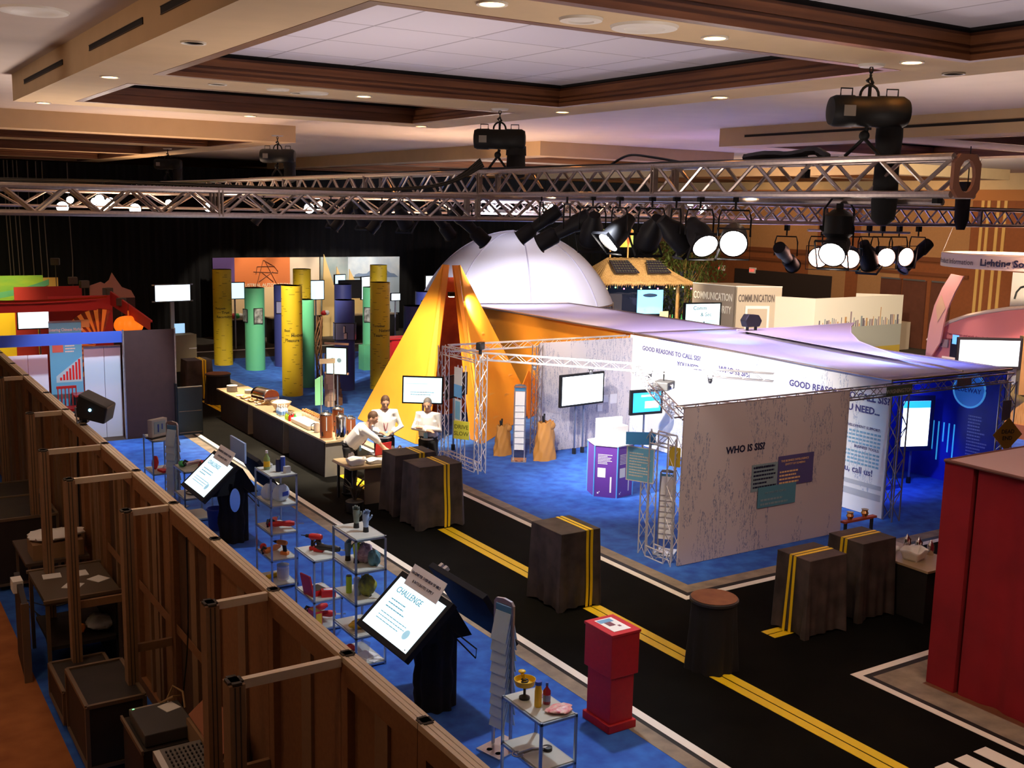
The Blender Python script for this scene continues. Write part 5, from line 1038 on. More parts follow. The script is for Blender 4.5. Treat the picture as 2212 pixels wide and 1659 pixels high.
sign('small_notice', 'small grey notice on the truss over the blue room', (17.35, 11.88, 2.38), 0, .42, .14, mat('notice_grey', (.2, .17, .2), .5), [], navy, .1); sign('corner_plate', 'grey square plate on the corner truss of the blue room', (18.72, 11.88, 1.75), 0, .28, .38, MATS['notice_grey'], [], navy, .1)
sign('info_board', 'light blue framed notice on the truss frame before the pinkish wall', (10.52, 12.68, 1.44), -1.1, .44, .52, mat('board_blue', (.2, .55, .85), .4), [], navy, .1)
ib = [o for o in bpy.data.objects if o.name.startswith('info_board')][-1]; part('board_edge', MB().box((-.235, .002, -.275), (.235, .01, .275)), boothw, ib); scribble(.36, .4, 9, q, boothw, ib, (-.18, -.003, .18), FY)
sign('info_header', 'blue header plate above the light blue notice', (10.50, 12.66, 1.86), -.6, .46, .2, mat('banner_blue', (.10, .42, .9), .4), [], boothw, .1); sign('yellow_plate', 'yellow plate edge-on at the left end of the pinkish wall', (10.60, 11.98, 1.70), -1.25, .2, .3, mat('sign_gold', (.7, .5, .05), .5), [], navy, .1)
t = thing('floodlight', 'small black floodlight on the tall truss frame', 'floodlight', (11.0, 18.35, 2.42), .6); part('housing', MB().cbox((0, 0, .17), (.2, .12, .15)), black_m, t, bevel=.02); part('bracket', MB().cbox((0, 0, .05), (.05, .05, .1)), black_m, t)
# angled truss over the booth with little lamps
t = truss('thin truss running into the white booth with small hanging lamps', (11.1, 18.5, 2.36), (14.6, 13.9, 2.36), .14, .2, (), rc=.011, rb=.005, m=trs); t2 = truss('thin truss from the wall corner into the white booth', (10.8, 12.2, 2.3), (13.2, 16.2, 2.3), .14, .2, (), rc=.011, rb=.005, m=trs)
truss('thin truss joining the frame to the grey booth wall', (11.1, 19.8, 2.36), (15.6, 19.45, 2.40), .14, .2, (), rc=.011, rb=.005, m=trs)
for k in range(4):
    p = V(11.1, 18.5, 2.28).lerp(V(14.6, 13.9, 2.28), .2+.2*k); s = thing('booth_spot', 'small spot lamp hanging under the thin booth truss', 'spot lamp', p, 0, 'spots on the booth truss'); part('bracket', MB().tube([(-.07, 0, .03), (-.04, 0, -.06), (.04, 0, -.06), (.07, 0, .03)], .008), mat('dk_grey', (.1, .1, .12), .5), s); part('head', MB().lathe([(.025, -.12), (.045, -.07), (.03, -.03)], 12), MATS['dk_grey'], s)
t = thing('projector', 'grey projector hanging in the white booth', 'projector', (13.37, 15.52, 1.98), .5); part('housing', MB().box((-.2, -.16, 0), (.2, .16, .16)), mat('proj_grey', (.2, .2, .2), .5), t, bevel=.02); part('lens', MB().lathe([(.05, 0), (.05, .04), (.04, .04)], 18, mtx=Matrix.Translation((-.06, -.16, .08))@Matrix.Rotation(PI/2, 4, 'X')), chrome, t); part('hanger', MB().box((-.01, -.01, .16), (.01, .01, .34)), black_m, t)
# screens
def tv(name, lab, x, y, z, rz, w, h, m, stand=None, bz=.03, lines=None, bezm=bezel, tilt=0):
    t = thing(name, lab, 'screen', (x, y, 0), rz); T = Matrix.Translation((0, 0, z))@Matrix.Rotation(tilt, 4, 'X')
    part('bezel', MB().box((-w/2-bz, 0, -h/2-bz), (w/2+bz, .07, h/2+bz), mtx=T), bezm, t, bevel=.006); part('display', MB().box((-w/2, -.004, -h/2), (w/2, 0, h/2), mtx=T), m, t)
    if stand: 
        for dx in stand: part('pole', MB().tube([(dx, .09, 0), (dx, .09, z+h*.2)], .022), mat('pole_blue', (.2, .24, .36), .35, .6), t); part('pole_foot', MB().lathe([(.045, 0), (.045, .12), (.03, .13)], 14, c=(dx, .09, 0)), black_m, t)
    return t
scw = mat('screen_bright', (.80, .92, 1.0), .3, emit=1.6); scb = mat('screen_blue', (.02, .35, .75), .3, emit=1.2)
tv('flat_screen', 'white wide screen on two poles in front of the grey booth wall', 13.86, 18.75, 1.44, .10, 1.18, .62, scw, (-.12, .12), .045)
t = tv('flat_screen', 'smaller blue screen in the white booth', 14.72, 17.6, 1.28, -.1, .70, .42, scb, (0,), .06); part('screen_print', MB().box((-.15, -.006, 1.4), (.2, -.0045, 1.44)).box((-.05, -.006, 1.15), (.3, -.0045, 1.3)), scw, t)
t = tv('flat_screen', 'tilted screen on the left face of the pyramid', 10.45, 19.75, 1.52, -.62, .80, .52, mat('screen_pale', (.6, .85, .9), .3, emit=1.1), (0,), .03, tilt=-.1); letters('_______________', .06, mat('scr_line', (.2, .35, .5), .5), t, (-.36, -.006, 1.66), FY); scribble(.5, .1, 2, q, MATS['scr_line'], t, (-.25, -.012, 1.48), FY, thick=.2)
t = tv('flat_screen', 'dark back of a screen behind the truss mast by the pyramid', 11.6, 20.3, 1.45, .5, .8, .45, black_m, (0,), .03)
t = tv('flat_screen', 'tall portrait screen in the blue room', 18.25, 13.5, 1.24, -.35, .60, .92, mat('screen_white', (.85, .95, 1), .3, emit=1.8), (0,), .1, bezm=mat('bezel_navy', (.01, .015, .08), .3)); part('screen_band', MB().box((-.3, -.006, 1.56), (.3, -.0045, 1.7)), scb, t)
t = tv('flat_screen', 'white glare panel between the booth screens', 13.2, 16.9, 1.0, -.1, .56, .36, scw, (0,), .02, bezm=boothw)
# hexagonal purple kiosk
hx = V(12.42, 15.85, 0); R6 = .44
t = thing('hexagonal_kiosk', 'purple hexagonal kiosk with white top in the white booth', 'kiosk', hx, 0)
purpm = mat('kiosk_purple', (.17, .06, .36), .5); purpm2 = mat('kiosk_violet', (.12, .035, .28), .5)
P6 = [V(R6*math.cos(math.radians(a)), R6*math.sin(math.radians(a)), 0) for a in (190, 250, 310, 10, 70, 130)]
for i in range(6):
    a, b = P6[i], P6[(i+1) % 6]; n = ((a+b)/2).normalized(); rz = math.atan2((b-a).y, (b-a).x)
    f = part('face_panel', MB().slab([a, b, b+V(0, 0, .98), a+V(0, 0, .98)], -n*.02), purpm if i % 2 else purpm2, t)
    if i in (0, 1, 2):
        o = a+(b-a)*.15+n*.002; scribble(.28, .2, 7, q, boothw, f, o+V(0, 0, .82), (PI/2, 0, rz), thick=.4)
        part('photo', MB().box((0, -.002, 0), (.15, 0, .18)), (mat('fire_photo', (.9, .25, .02), .5, col2=(.3, .03, .01), scale=12) if i == 2 else paper), f, loc=o+V(0, 0, .38), rot=(0, 0, rz))
        part('map_print', MB().box((0, -.002, 0), (.03, 0, .3)), boothw, f, loc=o+V(0, 0, .1)+(b-a).normalized()*.24, rot=(0, 0, rz)); part('logo_dots', MB().box((0, -.002, 0), (.03, 0, .03)).box((.035, -.002, .03), (.05, 0, .05)), (mat('dot_red', (.8, .1, .1), .5) if i == 2 else boothw), f, loc=o+V(0, 0, .06), rot=(0, 0, rz))
    part('edge_strip', MB().tube([a, a+V(0, 0, .98)], .014), mat('edge_blue', (.1, .35, .75), .4), t)
part('kiosk_top', MB().slab([p*1.04+V(0, 0, .98) for p in P6], (0, 0, .02)), boothw, t)
part('white_box', MB().box((-.02, -.05, 1.0), (.36, .28, 1.28)), boothw, t)
# counter in the booth + rack + wastepaper
rack(10.95, 12.5, 1.3, -.9, 'grey leaflet rack inside the truss frame by the pinkish wall', 9, mat('leaflet_grey', (.8, .8, .85), .5)); rack(12.30, 18.85, 1.6, -.6, 'leaflet rack beside the orange bag at the edge of the pyramid', 8, boothw)
def bag(x, y, lab, s=1.):
    t = thing('orange_bag', lab, 'bag', (x, y, 0), .3); q = random.Random(9)
    def f(u, v):
        a = 2*PI*u; w = (.30-.10*v)*s; d = (.2-.08*v)*s; k = 1+.08*math.sin(5*a+6*v)+.05*math.sin(9*a-11*v); return (w*k*math.cos(a), d*k*math.sin(a), .82*s*v+.02*math.sin(7*a)*v)
    part('bag_body', MB().grid(f, 36, 14), mat('bag_orange', (.55, .24, .05), .6), t, True); part('tied_neck', MB().ball((.1, -.05, .72*s), (.14*s, .1*s, .1*s)), MATS['bag_orange'], t, True); part('contents', MB().tube([(-.05, 0, .7*s), (-.08, 0, .95*s)], .03).tube([(.0, .05, .7*s), (.02, .05, .98*s)], .02), black_m, t); return t
bag(12.88, 18.72, 'large orange bag standing at the left end of the grey booth wall'); bag(12.3, 19.5, 'smaller orange bag behind the leaflet rack', .8)
# ================================================================ CANOPY, BLUE ROOM
canm = mat('canopy_lavender', (.58, .54, .66), .8)
def canopy(name, lab, pts, sag=.06, rim=True):
    c = V(pts[0]); t = thing(name, lab, 'canopy', c); a, b, d, e = [V(p)-c for p in pts]
    part('fabric', MB().grid(lambda u, v: (a*(1-u)*(1-v)+b*u*(1-v)+d*u*v+e*(1-u)*v)-V(0, 0, sag*math.sin(PI*u)*math.sin(PI*v)), 16, 16), canm, t, True, solid=.01)
    if rim: part('rim_tube', MB().tube([a, b, d, e, a], .022), trm, t, True)
    return t
canopy('canopy', 'flat lavender lit fabric canopy over the blue room and the white wall', [(15.5, 12.0, 2.52), (18.95, 12.0, 2.50), (18.95, 19.2, 2.50), (15.75, 19.35, 2.52)])
canopy('canopy', 'further lavender fabric canopy beyond the seam, towards the dome', [(15.75, 19.42, 2.52), (18.95, 19.28, 2.50), (19.0, 26.6, 2.50), (15.8, 27.6, 2.50)])
# curved-edge canopy
t = thing('canopy', 'pinkish fabric canopy with a scooped curved edge on the right', 'canopy', (19.0, 12.5, 2.56)); P = [at(x_, y_, 2.56)-t.location for x_, y_ in ((1592, 713), (1700, 708), (1790, 702), (1846, 698), (1838, 706), (1838, 720), (1855, 738), (1890, 752), (1960, 775), (2080, 802))]
part('fabric', MB().slab(P, (0, 0, .012)), mat('canopy_pink', (.62, .52, .50), .8), t); part('edge_tube', MB().tube(P, .02), mat('edge_pale', (.8, .7, .6), .5), t, True)
bluew = mat('blue_room_wall', (.03, .05, .60), .5, var=.5, scale=1.2)
t = thing('booth_wall', 'glowing blue wall with the round BLUEWAY emblem', 'booth wall', (19.1, 12.2, 0)); part('panel', MB().box((0, 0, 0), (.04, 6.8, 2.42)), bluew, t)
part('emblem', MB().lathe([(.001, 0), (.34, 0), (.34, .01)], 36, mtx=Matrix.Translation((-.006, .75, 1.95))@Matrix.Rotation(-PI/2, 4, 'Y')), mat('emblem_cyan', (.05, .28, .80), .4, emit=.12), t); part('emblem_ring', MB().tube([(-.012, .75+.35*math.cos(a), 1.95+.35*math.sin(a)) for a in [i*PI/16 for i in range(33)]], .02), mat('emblem_ring', (.1, .45, .95), .4, emit=.3), t, True)
letters('BLUEWAY', .13, mat('ink_royal', (.01, .03, .35), .5), t, (-.02, 1.08, 1.9), FX, bold=.01); scribble(.5, .6, 10, q, mat('txt_blue', (.35, .4, .8), .5), t, (-.004, 2.4, 1.45), FX); scribble(.45, .9, 14, q, MATS['txt_blue'], t, (-.004, .72, 1.45), FX)
mb = MB(); [mb.box((-.004, 1.0+.12*i, .4+.2*(i % 3)), (-.001, 1.03+.12*i, 1.2)) for i in range(6)]; part('circuit_print', mb, mat('circuit', (.05, .5, .9), .4, emit=.4), t)
t = thing('booth_wall', 'dark blue rear wall of the blue room', 'booth wall', (15.8, 18.9, 0)); part('panel', MB().box((0, 0, 0), (3.2, .05, 2.42)), bluew, t)
t = thing('low_platform', 'low blue platform on the floor of the blue room', 'platform', (17.0, 13.4, 0)); part('deck', MB().box((0, 0, 0), (.8, .5, .08)), mat('deck_blue', (.05, .08, .4), .5), t)
# ================================================================ RED DRAPED BOOTH, FRONT RIGHT
redv = mat('red_velour', (.30, .004, .012), .85, col2=(.22, .002, .009), scale=1.6)
t = thing('red_booth', 'tall red velour draped booth with a pinkish roof at the right edge', 'booth', (10.55, 7.3, 0))
zt = 2.62
def wallf(p0, p1, amp=.03):
    p0, p1 = V(p0), V(p1); d = (p1-p0); L = d.length; d.normalize(); n = d.cross(V(0, 0, 1))
    return lambda u, v: p0+d*L*u+n*(amp*(math.sin(u*L*11)+.5*math.sin(u*L*23+1))*(1-.6*v))+V(0, 0, zt*v)
part('corner_post', MB().box((-.02, -.3, 0), (.14, .06, zt)), redv, t)
part('left_drape', MB().grid(wallf((.02, -.34, 0), (.02, -4.0, 0), .025), 90, 6), redv, t, True)
part('front_drape', MB().grid(wallf((.14, .04, 0), (6.5, .04, 0), .02), 110, 6), redv, t, True)
part('roof', MB().slab([(-.03, .07, zt), (6.5, .07, zt), (6.5, -4.0, zt), (-.03, -4.0, zt)], (0, 0, .02)), mat('roof_pink', (.62, .42, .40), .8), t)
part('top_rail', MB().tube([(-.03, .06, zt+.02), (-.03, -4, zt+.02)], .02).tube([(-.03, .06, zt+.02), (6.5, .06, zt+.02)], .015), mat('rail_brown', (.2, .08, .06), .5), t)

# ================================================================ COLOURED COLUMNS
coly = mat('column_yellow', (.72, .52, .02), .5); colg = mat('column_green', (.10, .42, .22), .45); colb = mat('column_blue', (.035, .045, .20), .5); colt = mat('column_top_pale', (.75, .68, .5), .6); inkc = mat('ink_column', (.12, .09, .01), .6); framep = mat('photo_bw', (.03, .035, .03), .4, col2=(.4, .42, .4), scale=7)
WORDS = ['Respect', 'Trust', 'Recognition', 'Best', 'Motivation', 'Pleasure', 'Together', 'Work', 'Network', 'Team']
def curved(txt, size, r, ang, z, m, parent, bold=.01):    # lettering wrapped round a column
    o = letters(txt, size, m, parent, (0, 0, 0), (0, 0, 0), bold=bold, depth=.001, name='printed_word')
    for v in o.data.vertices:
        x, y, d = v.co; a = ang+x/r; v.co = (r*math.cos(a)+(d+.002)*math.cos(a), r*math.sin(a)+(d+.002)*math.sin(a), z+y)
    return o
def column(x, y, r, h, m, lab, kind, seed=0, words=None, frames=()):
    t = thing('round_column', lab, 'display column', (x, y, 0)); q = random.Random(seed)
    part('tube', MB().lathe([(r, 0), (r, h), (r*.985, h+.003)], 48), m, t, True); part('top_disc', MB().lathe([(.001, h+.004), (r*.985, h+.004)], 48), colt, t)
    va = math.atan2(-y, -x)
    if kind == 'y':
        mb = MB()
        for k in range(46):
            a = va+q.uniform(-1.45, 1.45); z = h*(k+.5)/46; w = q.uniform(.05, .16); n = 4
            for i in range(n): a0 = a+w/r*i/n; a1 = a+w/r*(i+1)/n; mb.slab([((r+.002)*math.cos(b), (r+.002)*math.sin(b), z+dz) for b, dz in ((a0, 0), (a1, 0), (a1, .012), (a0, .012))], (math.cos(a0)*.001, math.sin(a0)*.001, 0))
        part('ruler_marks', mb, inkc, t)
        for k, wd in enumerate(words or []): curved(wd, .12 if k else .1, r, va+(-.8, -.1, -.7)[k], h*(.59, .545, .5)[k], inkc, t, .03)
    for (da, z, w, hh, fm) in frames:
        a = va+da; o = V(math.cos(a), math.sin(a), 0)
        f = part('picture_frame', MB().box((-w/2, -.02, -hh/2), (w/2, .0, hh/2)), bezel, t, loc=o*(r+.005)+V(0, 0, z), rot=(0, 0, a+PI/2)); part('picture', MB().box((-w/2+.02, -.023, -hh/2+.02), (w/2-.02, -.02, hh/2-.02)), fm, f)
    return t
acry = mat('acrylic_pocket', (.35, .36, .6), .15, alpha=.5)
postr = mat('postcards', (.7, .45, .38), .5, col2=(.5, .5, .6), scale=9)
column(11.02, 34.80, .30, 3.12, coly, 'tall yellow column furthest left of the group', 'y', 1, ['Respect', 'Trust', 'Recognition'])
column(11.59, 33.34, .31, 2.62, colg, 'green column second from the left with a dark photo', 'g', 2, frames=((.35, 1.75, .30, .5, framep), (-1.1, 1.75, .3, .42, framep)))
column(12.70, 33.72, .31, 2.66, colb, 'blue column behind the green one, left', 'b', 3, frames=((-.3, 1.95, .3, .4, acry), (.9, 1.9, .3, .4, acry), (.9, 1.45, .3, .4, acry)))
column(10.94, 28.42, .285, 3.06, coly, 'tall yellow column nearest the buffet reading Motivation', 'y', 4, ['Best', 'Motivation', 'Pleasure'])
column(11.79, 29.63, .28, 2.55, colg, 'green column half hidden behind the nearest yellow one', 'g', 5)
column(12.61, 28.63, .285, 2.60, colb, 'dark blue column with postcards right of the leaning screen', 'b', 6, frames=((-.0, 1.72, .56, .5, acry), (-.25, 1.78, .2, .22, postr), (-.15, 1.6, .24, .2, postr), (-1.4, 1.7, .3, .5, acry), (1.4, 1.7, .3, .5, acry)))
column(13.75, 34.76, .30, 3.1, coly, 'tall yellow column in the rear row, left', 'y', 7); column(14.87, 33.90, .29, 2.62, colb, 'blue column behind the dark blue one', 'b', 8)
column(13.62, 28.41, .285, 3.1, coly, 'tall yellow column beside the pyramid', 'y', 9, ['Together', 'Network', 'Team']); column(16.65, 34.86, .30, 3.2, coly, 'olive yellow column in the rear row, right', 'y', 10)
column(15.42, 32.82, .29, 2.6, colg, 'green column half hidden left of the yellow one by the pyramid', 'g', 11, frames=((-.4, 1.7, .28, .5, framep),))
column(13.83, 26.66, 0.30, 2.57, colb, 'blue column left of the pyramid tip', 'b', 12, frames=((.2, 1.6, .4, .5, acry),)); column(16.86, 31.75, .32, 2.5, colb, 'small blue column far behind the pyramid', 'b', 13); column(16.15, 30.09, .28, 2.35, colg, 'green column peeping behind the pyramid edge', 'g', 14)
for k, (px, py) in enumerate(((1420, 880), (1418, 985))): pass
solo('green_box', MB().box((0, 0, 0), (.4, .4, .8)), colg, 'green low box between the columns right', 'box', at(792, 800)-V(.1, 0, 0))
t = thing('red_counter', 'red counter between the yellow column and the pyramid', 'counter', at(846, 800)); part('counter_body', MB().box((0, 0, 0), (.7, .6, 1.0)), redp, t); part('counter_top', MB().box((-.1, -.05, 1.0), (.8, .65, 1.04)), redp, t)
# ---- picture wall and desks behind the columns
t = thing('picture_wall', 'long backlit picture wall with orange and landscape panels', 'backdrop', (12.7, 41.2, 0))
ZB = 3.15
part('support', MB().box((0, .05, 0), (7.95, .12, ZB)), black_m, t)
part('purple_panel', MB().box((0, 0, .8), (.85, .05, ZB)), mat('pic_purple', (.13, .07, .25), .6), t)
o_ = part('orange_panel', MB().box((.85, 0, 2.0), (3.1, .05, ZB)), mat('pic_orange', (.80, .22, .06), .6), t); part('cream_foot', MB().box((.0, -.004, .8), (4.4, .046, 2.0)), mat('pic_cream', (.85, .62, .35), .6), t)
py_ = MB(); 
for a, b in (((1.7, 2.0), (2.0, 3.05)), ((2.6, 2.0), (2.05, 3.05)), ((1.75, 2.8), (2.45, 2.8)), ((1.6, 2.6), (2.6, 2.55)), ((1.8, 2.2), (2.4, 2.6)), ((2.4, 2.2), (1.9, 2.6)), ((1.75, 2.8), (1.7, 2.5)), ((2.0, 3.05), (2.45, 2.8)), ((2.45, 2.8), (2.6, 2.6))): py_.tube([(a[0], -.01, a[1]), (b[0], -.01, b[1])], .014, 4)
part('pylon_drawing', py_, mat('ink_brown', (.25, .08, .03), .6), t); letters('INDUSTRIAL AUTOMATION', .17, mat('white_letter', (.9, .8, .6), .6), t, (.95, -.006, 2.02), FY, bold=.02)
part('pale_panel', MB().box((3.1, 0, 2.0), (4.35, .05, ZB)), mat('pic_pale', (.80, .66, .5), .6), t)
part('glass_panel', MB().box((4.4, 0, .8), (5.6, .05, ZB)), mat('pic_glass', (.32, .42, .44), .5, col2=(.45, .5, .5), scale=2), t)
part('lake_sky', MB().box((5.6, 0, 2.3), (7.95, .05, ZB)), mat('pic_sky', (.72, .80, .86), .6, col2=(.5, .62, .75), scale=2), t); part('lake_water', MB().box((5.6, 0, .8), (7.95, .05, 2.3)), mat('pic_water', (.55, .70, .82), .5), t)
mp_ = [(5.9, 0, 2.3)]; [mp_.append((5.9+.18*k, 0, 2.42+.22*abs(math.sin(k*1.3))*(1 if 3 < k < 9 else .3))) for k in range(11)]; mp_.append((7.9, 0, 2.3))
part('mountains', MB().slab(mp_, (0, -.006, 0)), mat('pic_mount', (.22, .32, .50), .6), t); part('trees', MB().box((5.65, -.008, 2.27), (6.9, -.001, 2.34)), mat('pic_trees', (.1, .13, .14), .6), t)
t = thing('fin_display', 'three tall pointed cream fins in front of the picture wall', 'display', (17.0, 40.6, 0)); crm = mat('fin_cream', (.85, .60, .25), .6)
for k in range(3): part('fin', MB().slab([(.55*k-.1, 0, 0), (.55*k+.65, 0, 0), (.55*k+.62, 0, 1.5), (.55*k, 0, (3.3, 2.8, 2.7)[k])], (0, .05, 0)), crm, t)
q = random.Random(4)
def deskset(px, py, y, w, lab, scrn, h=.55, z=1.95, rz=0):
    p = aty(px, py, y); t = thing('flat_screen', lab, 'screen', (p.x, y, 0), rz); part('bezel', MB().box((-w/2-.03, 0, z-h/2), (w/2+.03, .06, z+h/2)), bezel, t); part('display', MB().box((-w/2, -.004, z-h/2+.03), (w/2, 0, z+h/2-.03)), scrn, t)
    part('pole', MB().tube([(0, .05, 0), (0, .05, z)], .03), steel, t); return t
spale = mat('screen_sky', (.55, .8, 1), .3, emit=1.1)
deskset(508, 630, 38.3, .66, 'screen between the leftmost yellow and green columns', spale, .62, 2.12); deskset(683, 628, 38.0, .6, 'screen right of the rear yellow column', spale, .74, 2.1); deskset(735, 618, 39, .5, 'small screen behind the blue columns', spale, .4, 2.4, .3); deskset(790, 628, 38.4, .5, 'pale screen left of the olive column', scw, .9, 2.1, .5); deskset(757, 625, 38.0, .9, 'black screen back between the blue and green columns', black_m, .7, 2.1)
deskset(855, 645, 36.5, .35, 'small white screen right of the yellow column by the pyramid', scw, .3, 1.9); deskset(940, 605, 37.0, .8, 'white screen beside the pyramid tip', scw, .5, 2.4)
deskset(932, 615, 36.4, .3, 'second pale screen edge behind the pyramid tip', spale, .3, 2.1)
for k, (x, y, w, lab) in enumerate(((12.6, 39.2, 1.6, 'long dark desk behind the left columns'), (14.6, 39.2, 1.6, 'dark desk behind the middle columns'), (17.6, 39.2, 2.2, 'dark desk behind the right columns'))):
    t = thing('exhibitor_desk', lab, 'desk', (x-.3, y, 0)); part('desk_body', MB().box((0, 0, 0), (w, .6, .95)), blackcloth, t); part('desktop', MB().box((-.05, -.05, .95), (w+.05, .65, .99)), topm, t)
for k, (px, py, y, c) in enumerate(((505, 690, 38.2, redp), (520, 693, 38.2, ceram), (512, 695, 38.2, grnp), (640, 700, 38.0, orap), (700, 700, 37.9, redp), (705, 690, 37.9, ceram), (820, 700, 37.6, ceram), (838, 703, 37.6, grip))):
    y = 39.45; p = aty(px, py, y); lump(p.x, y, .99, (.12, .1, .09), c, ('red', 'white', 'green', 'orange', 'second red', 'second white', 'white right hand', 'grey')[k]+' goods lying on a far exhibitor desk', 'goods', 'goods', 40+k)
# driftwood sculpture, palm-like stack and leaning screen
t = thing('twisted_branches', 'tall bundle of twisted brown branches between columns', 'branches', at(690, 835)); mb = MB()
for k in range(10):
    a = k*.63; mb.tube([(math.cos(a+z*2.2)*.10*(1+.4*math.sin(z*5+k)), math.sin(a+z*2.2)*.10, z) for z in [i*.16 for i in range(14)]], [.016]*13+[.004], 5)
part('branches', mb, mat('branch_brown', (.16, .07, .025), .8), t, True)
t = thing('paper_tower', 'twisting tower of stacked pale and brown paper blocks', 'sculpture', at(712, 878)); pp = mat('paper_pinkish', (.62, .42, .32), .8); pd = mat('paper_brown', (.18, .08, .04), .85, var=.4, scale=14)
for k in range(9): part('block', MB().cbox((.02*math.sin(k*1.1), 0, .08+k*.155), (.2, .2, .15), .25*math.sin(k*.9)), pp, t); part('block', MB().cbox((.23+.03*math.sin(k*.8+1), .08, .08+k*.155), (.2, .2, .15), .3*math.sin(k*.7+2)), pd, t)
p = at(735, 905); t = tv('flat_screen', 'small leaning screen with two circles on a pole by the paper tower', at(727, 893).x, at(727, 893).y, 1.36, -.75, .52, .66, mat('screen_mint', (.6, .85, .85), .3, emit=.95), (0,), .03)
for dx in (-.1, .08): part('circle_print', MB().lathe([(.06, 0), (.001, 0)], 18, mtx=Matrix.Translation((dx, -.006, 1.38))@Matrix.Rotation(PI/2, 4, 'X')), mat('circle_grey', (.3, .38, .4), .5, emit=.3), t)
part('top_bar', MB().cbox((0, .03, 1.80), (.64, .06, .05)), mat('bar_copper', (.5, .3, .22), .4), t); part('bottom_bar', MB().cbox((0, .03, 1.04), (.64, .06, .05)), MATS['bar_copper'], t)
t = thing('metal_easel', 'grey easel with a rail left of the leaning screen', 'easel', at(694, 905)); part('pole', MB().tube([(0, 0, 0), (0, 0, 1.45)], .015), steel, t); part('pole', MB().tube([(.34, 0, 0), (.34, 0, 1.5)], .015), steel, t); part('rail', MB().cbox((.17, 0, 1.45), (.4, .04, .12)), mat('rail_beige', (.5, .42, .32), .5), t); part('green_sheet', MB().slab([(-.15, .02, .35), (.05, .02, .35), (.05, .02, 1.1), (-.15, .02, 1.0)], (0, .01, 0)), mat('sheet_green', (.25, .7, .4), .5), t)
# ================================================================ WHITE DOME
dm = aty(1117, 648, 31.0); ZBD = dm.z; dm.z = 0; domem = mat('dome_fabric', (.70, .69, .74), .7); Rd = 3.26; zb = ZBD; hd = 2.34
TM = math.radians(66)
def DR(u): a = TM*(1-u)+1e-4; return (Rd*math.sin(a)/math.sin(TM), zb+hd*(math.cos(a)-math.cos(TM))/(1-math.cos(TM)))
t = thing('dome', 'large white fabric dome with ribbed seams on a ring truss', 'dome', dm)
part('skin', MB().lathe([DR(i/22) for i in range(23)], 64), domem, t, True)
for k in range(8): a0 = k*PI/4+.35; part('seam', MB().tube([(DR(u_/20)[0]*1.002*math.cos(a0), DR(u_/20)[0]*1.002*math.sin(a0), DR(u_/20)[1]+.005) for u_ in range(20)], .022, 5), mat('seam_grey', (.42, .40, .48), .7), t, True)
mb = MB()
for z in (zb-.03, zb-.30):
    for rr_ in (Rd*1.0, Rd*.95): mb.tube([(rr_*math.cos(i*PI/24), rr_*math.sin(i*PI/24), z) for i in range(49)], .02, 6)
for i in range(72): a = i*PI/36; mb.tube([(Rd*math.cos(a), Rd*math.sin(a), zb-.03 if i % 2 else zb-.3), (Rd*math.cos(a+PI/36), Rd*math.sin(a+PI/36), zb-.3 if i % 2 else zb-.03)], .01, 5)
part('ring_truss', mb, trm, t)
for i in range(8): a = i*PI/4+.2; part('post', MB().tube([(Rd*math.cos(a), Rd*math.sin(a), 0), (Rd*math.cos(a), Rd*math.sin(a), zb)], .04), trm, t)
t = thing('fruit_counter', 'counter of colourful goods seen beneath the dome ring', 'counter', (19.6, 25.2, 0))
part('counter_body', MB().box((0, 0, 0), (3.4, .6, .95)), mat('counter_orange', (.5, .2, .05), .6), t); part('goods', MB().box((0, .05, .95), (3.4, .5, 1.1)), mat('mixed_goods', (.8, .6, .1), .5, col2=(.6, .08, .05), scale=14, detail=8), t)
# ================================================================ TIKI HUT
thatch = mat('thatch', (.46, .29, .12), .9, col2=(.22, .12, .04), scale=6, stretch=(6, 6, 1), bump=.6); bamb = mat('bamboo', (.62, .34, .10), .5, var=.3, scale=6); solarm = mat('solar_dark', (.02, .018, .03), .25); solg = mat('solar_cell', (.05, .045, .06), .2, col2=(.25, .25, .1), scale=30)
hb = V(25.9, 32.3, 0)
t = thing('tiki_hut', 'thatched bamboo bar hut with solar panels on its roof', 'hut', hb, -.25)
e0, e1, zr, ze = 2.0, 1.5, 3.52, 2.66
def roofq(u, v):   # four slopes of a hipped roof
    s = u*4; k = int(min(3, s)); f = s-k; C = [(-e0, -e1), (e0, -e1), (e0, e1), (-e0, e1)]; Rg = [(-.9, -.1), (.9, -.1), (.9, .1), (-.9, .1)]
    a, b = V(*C[k], 0), V(*C[(k+1) % 4], 0); c, d = V(*Rg[k], 0), V(*Rg[(k+1) % 4], 0); p = (a.lerp(b, f)).lerp(c.lerp(d, f), v); p.z = ze+(zr-ze)*v-.06*math.sin(PI*v)+.02*math.sin(u*180)*(1-v*.5); return p
part('thatch_roof', MB().grid(roofq, 240, 10), thatch, t, True, solid=.09)
fr = MB()
for k in range(170):
    s = k/170*4; i = int(s); f = s-i; C = [(-e0, -e1), (e0, -e1), (e0, e1), (-e0, e1)]; a, b = V(*C[i], ze), V(*C[(i+1) % 4], ze); p = a.lerp(b, f); l = random.uniform(.08, .2); fr.tube([p, p+V(random.uniform(-.03, .03), random.uniform(-.03, .03), -l)], [.02, .004], 4, False)
tag(part('thatch_fringe', fr, thatch, t), kind='stuff')
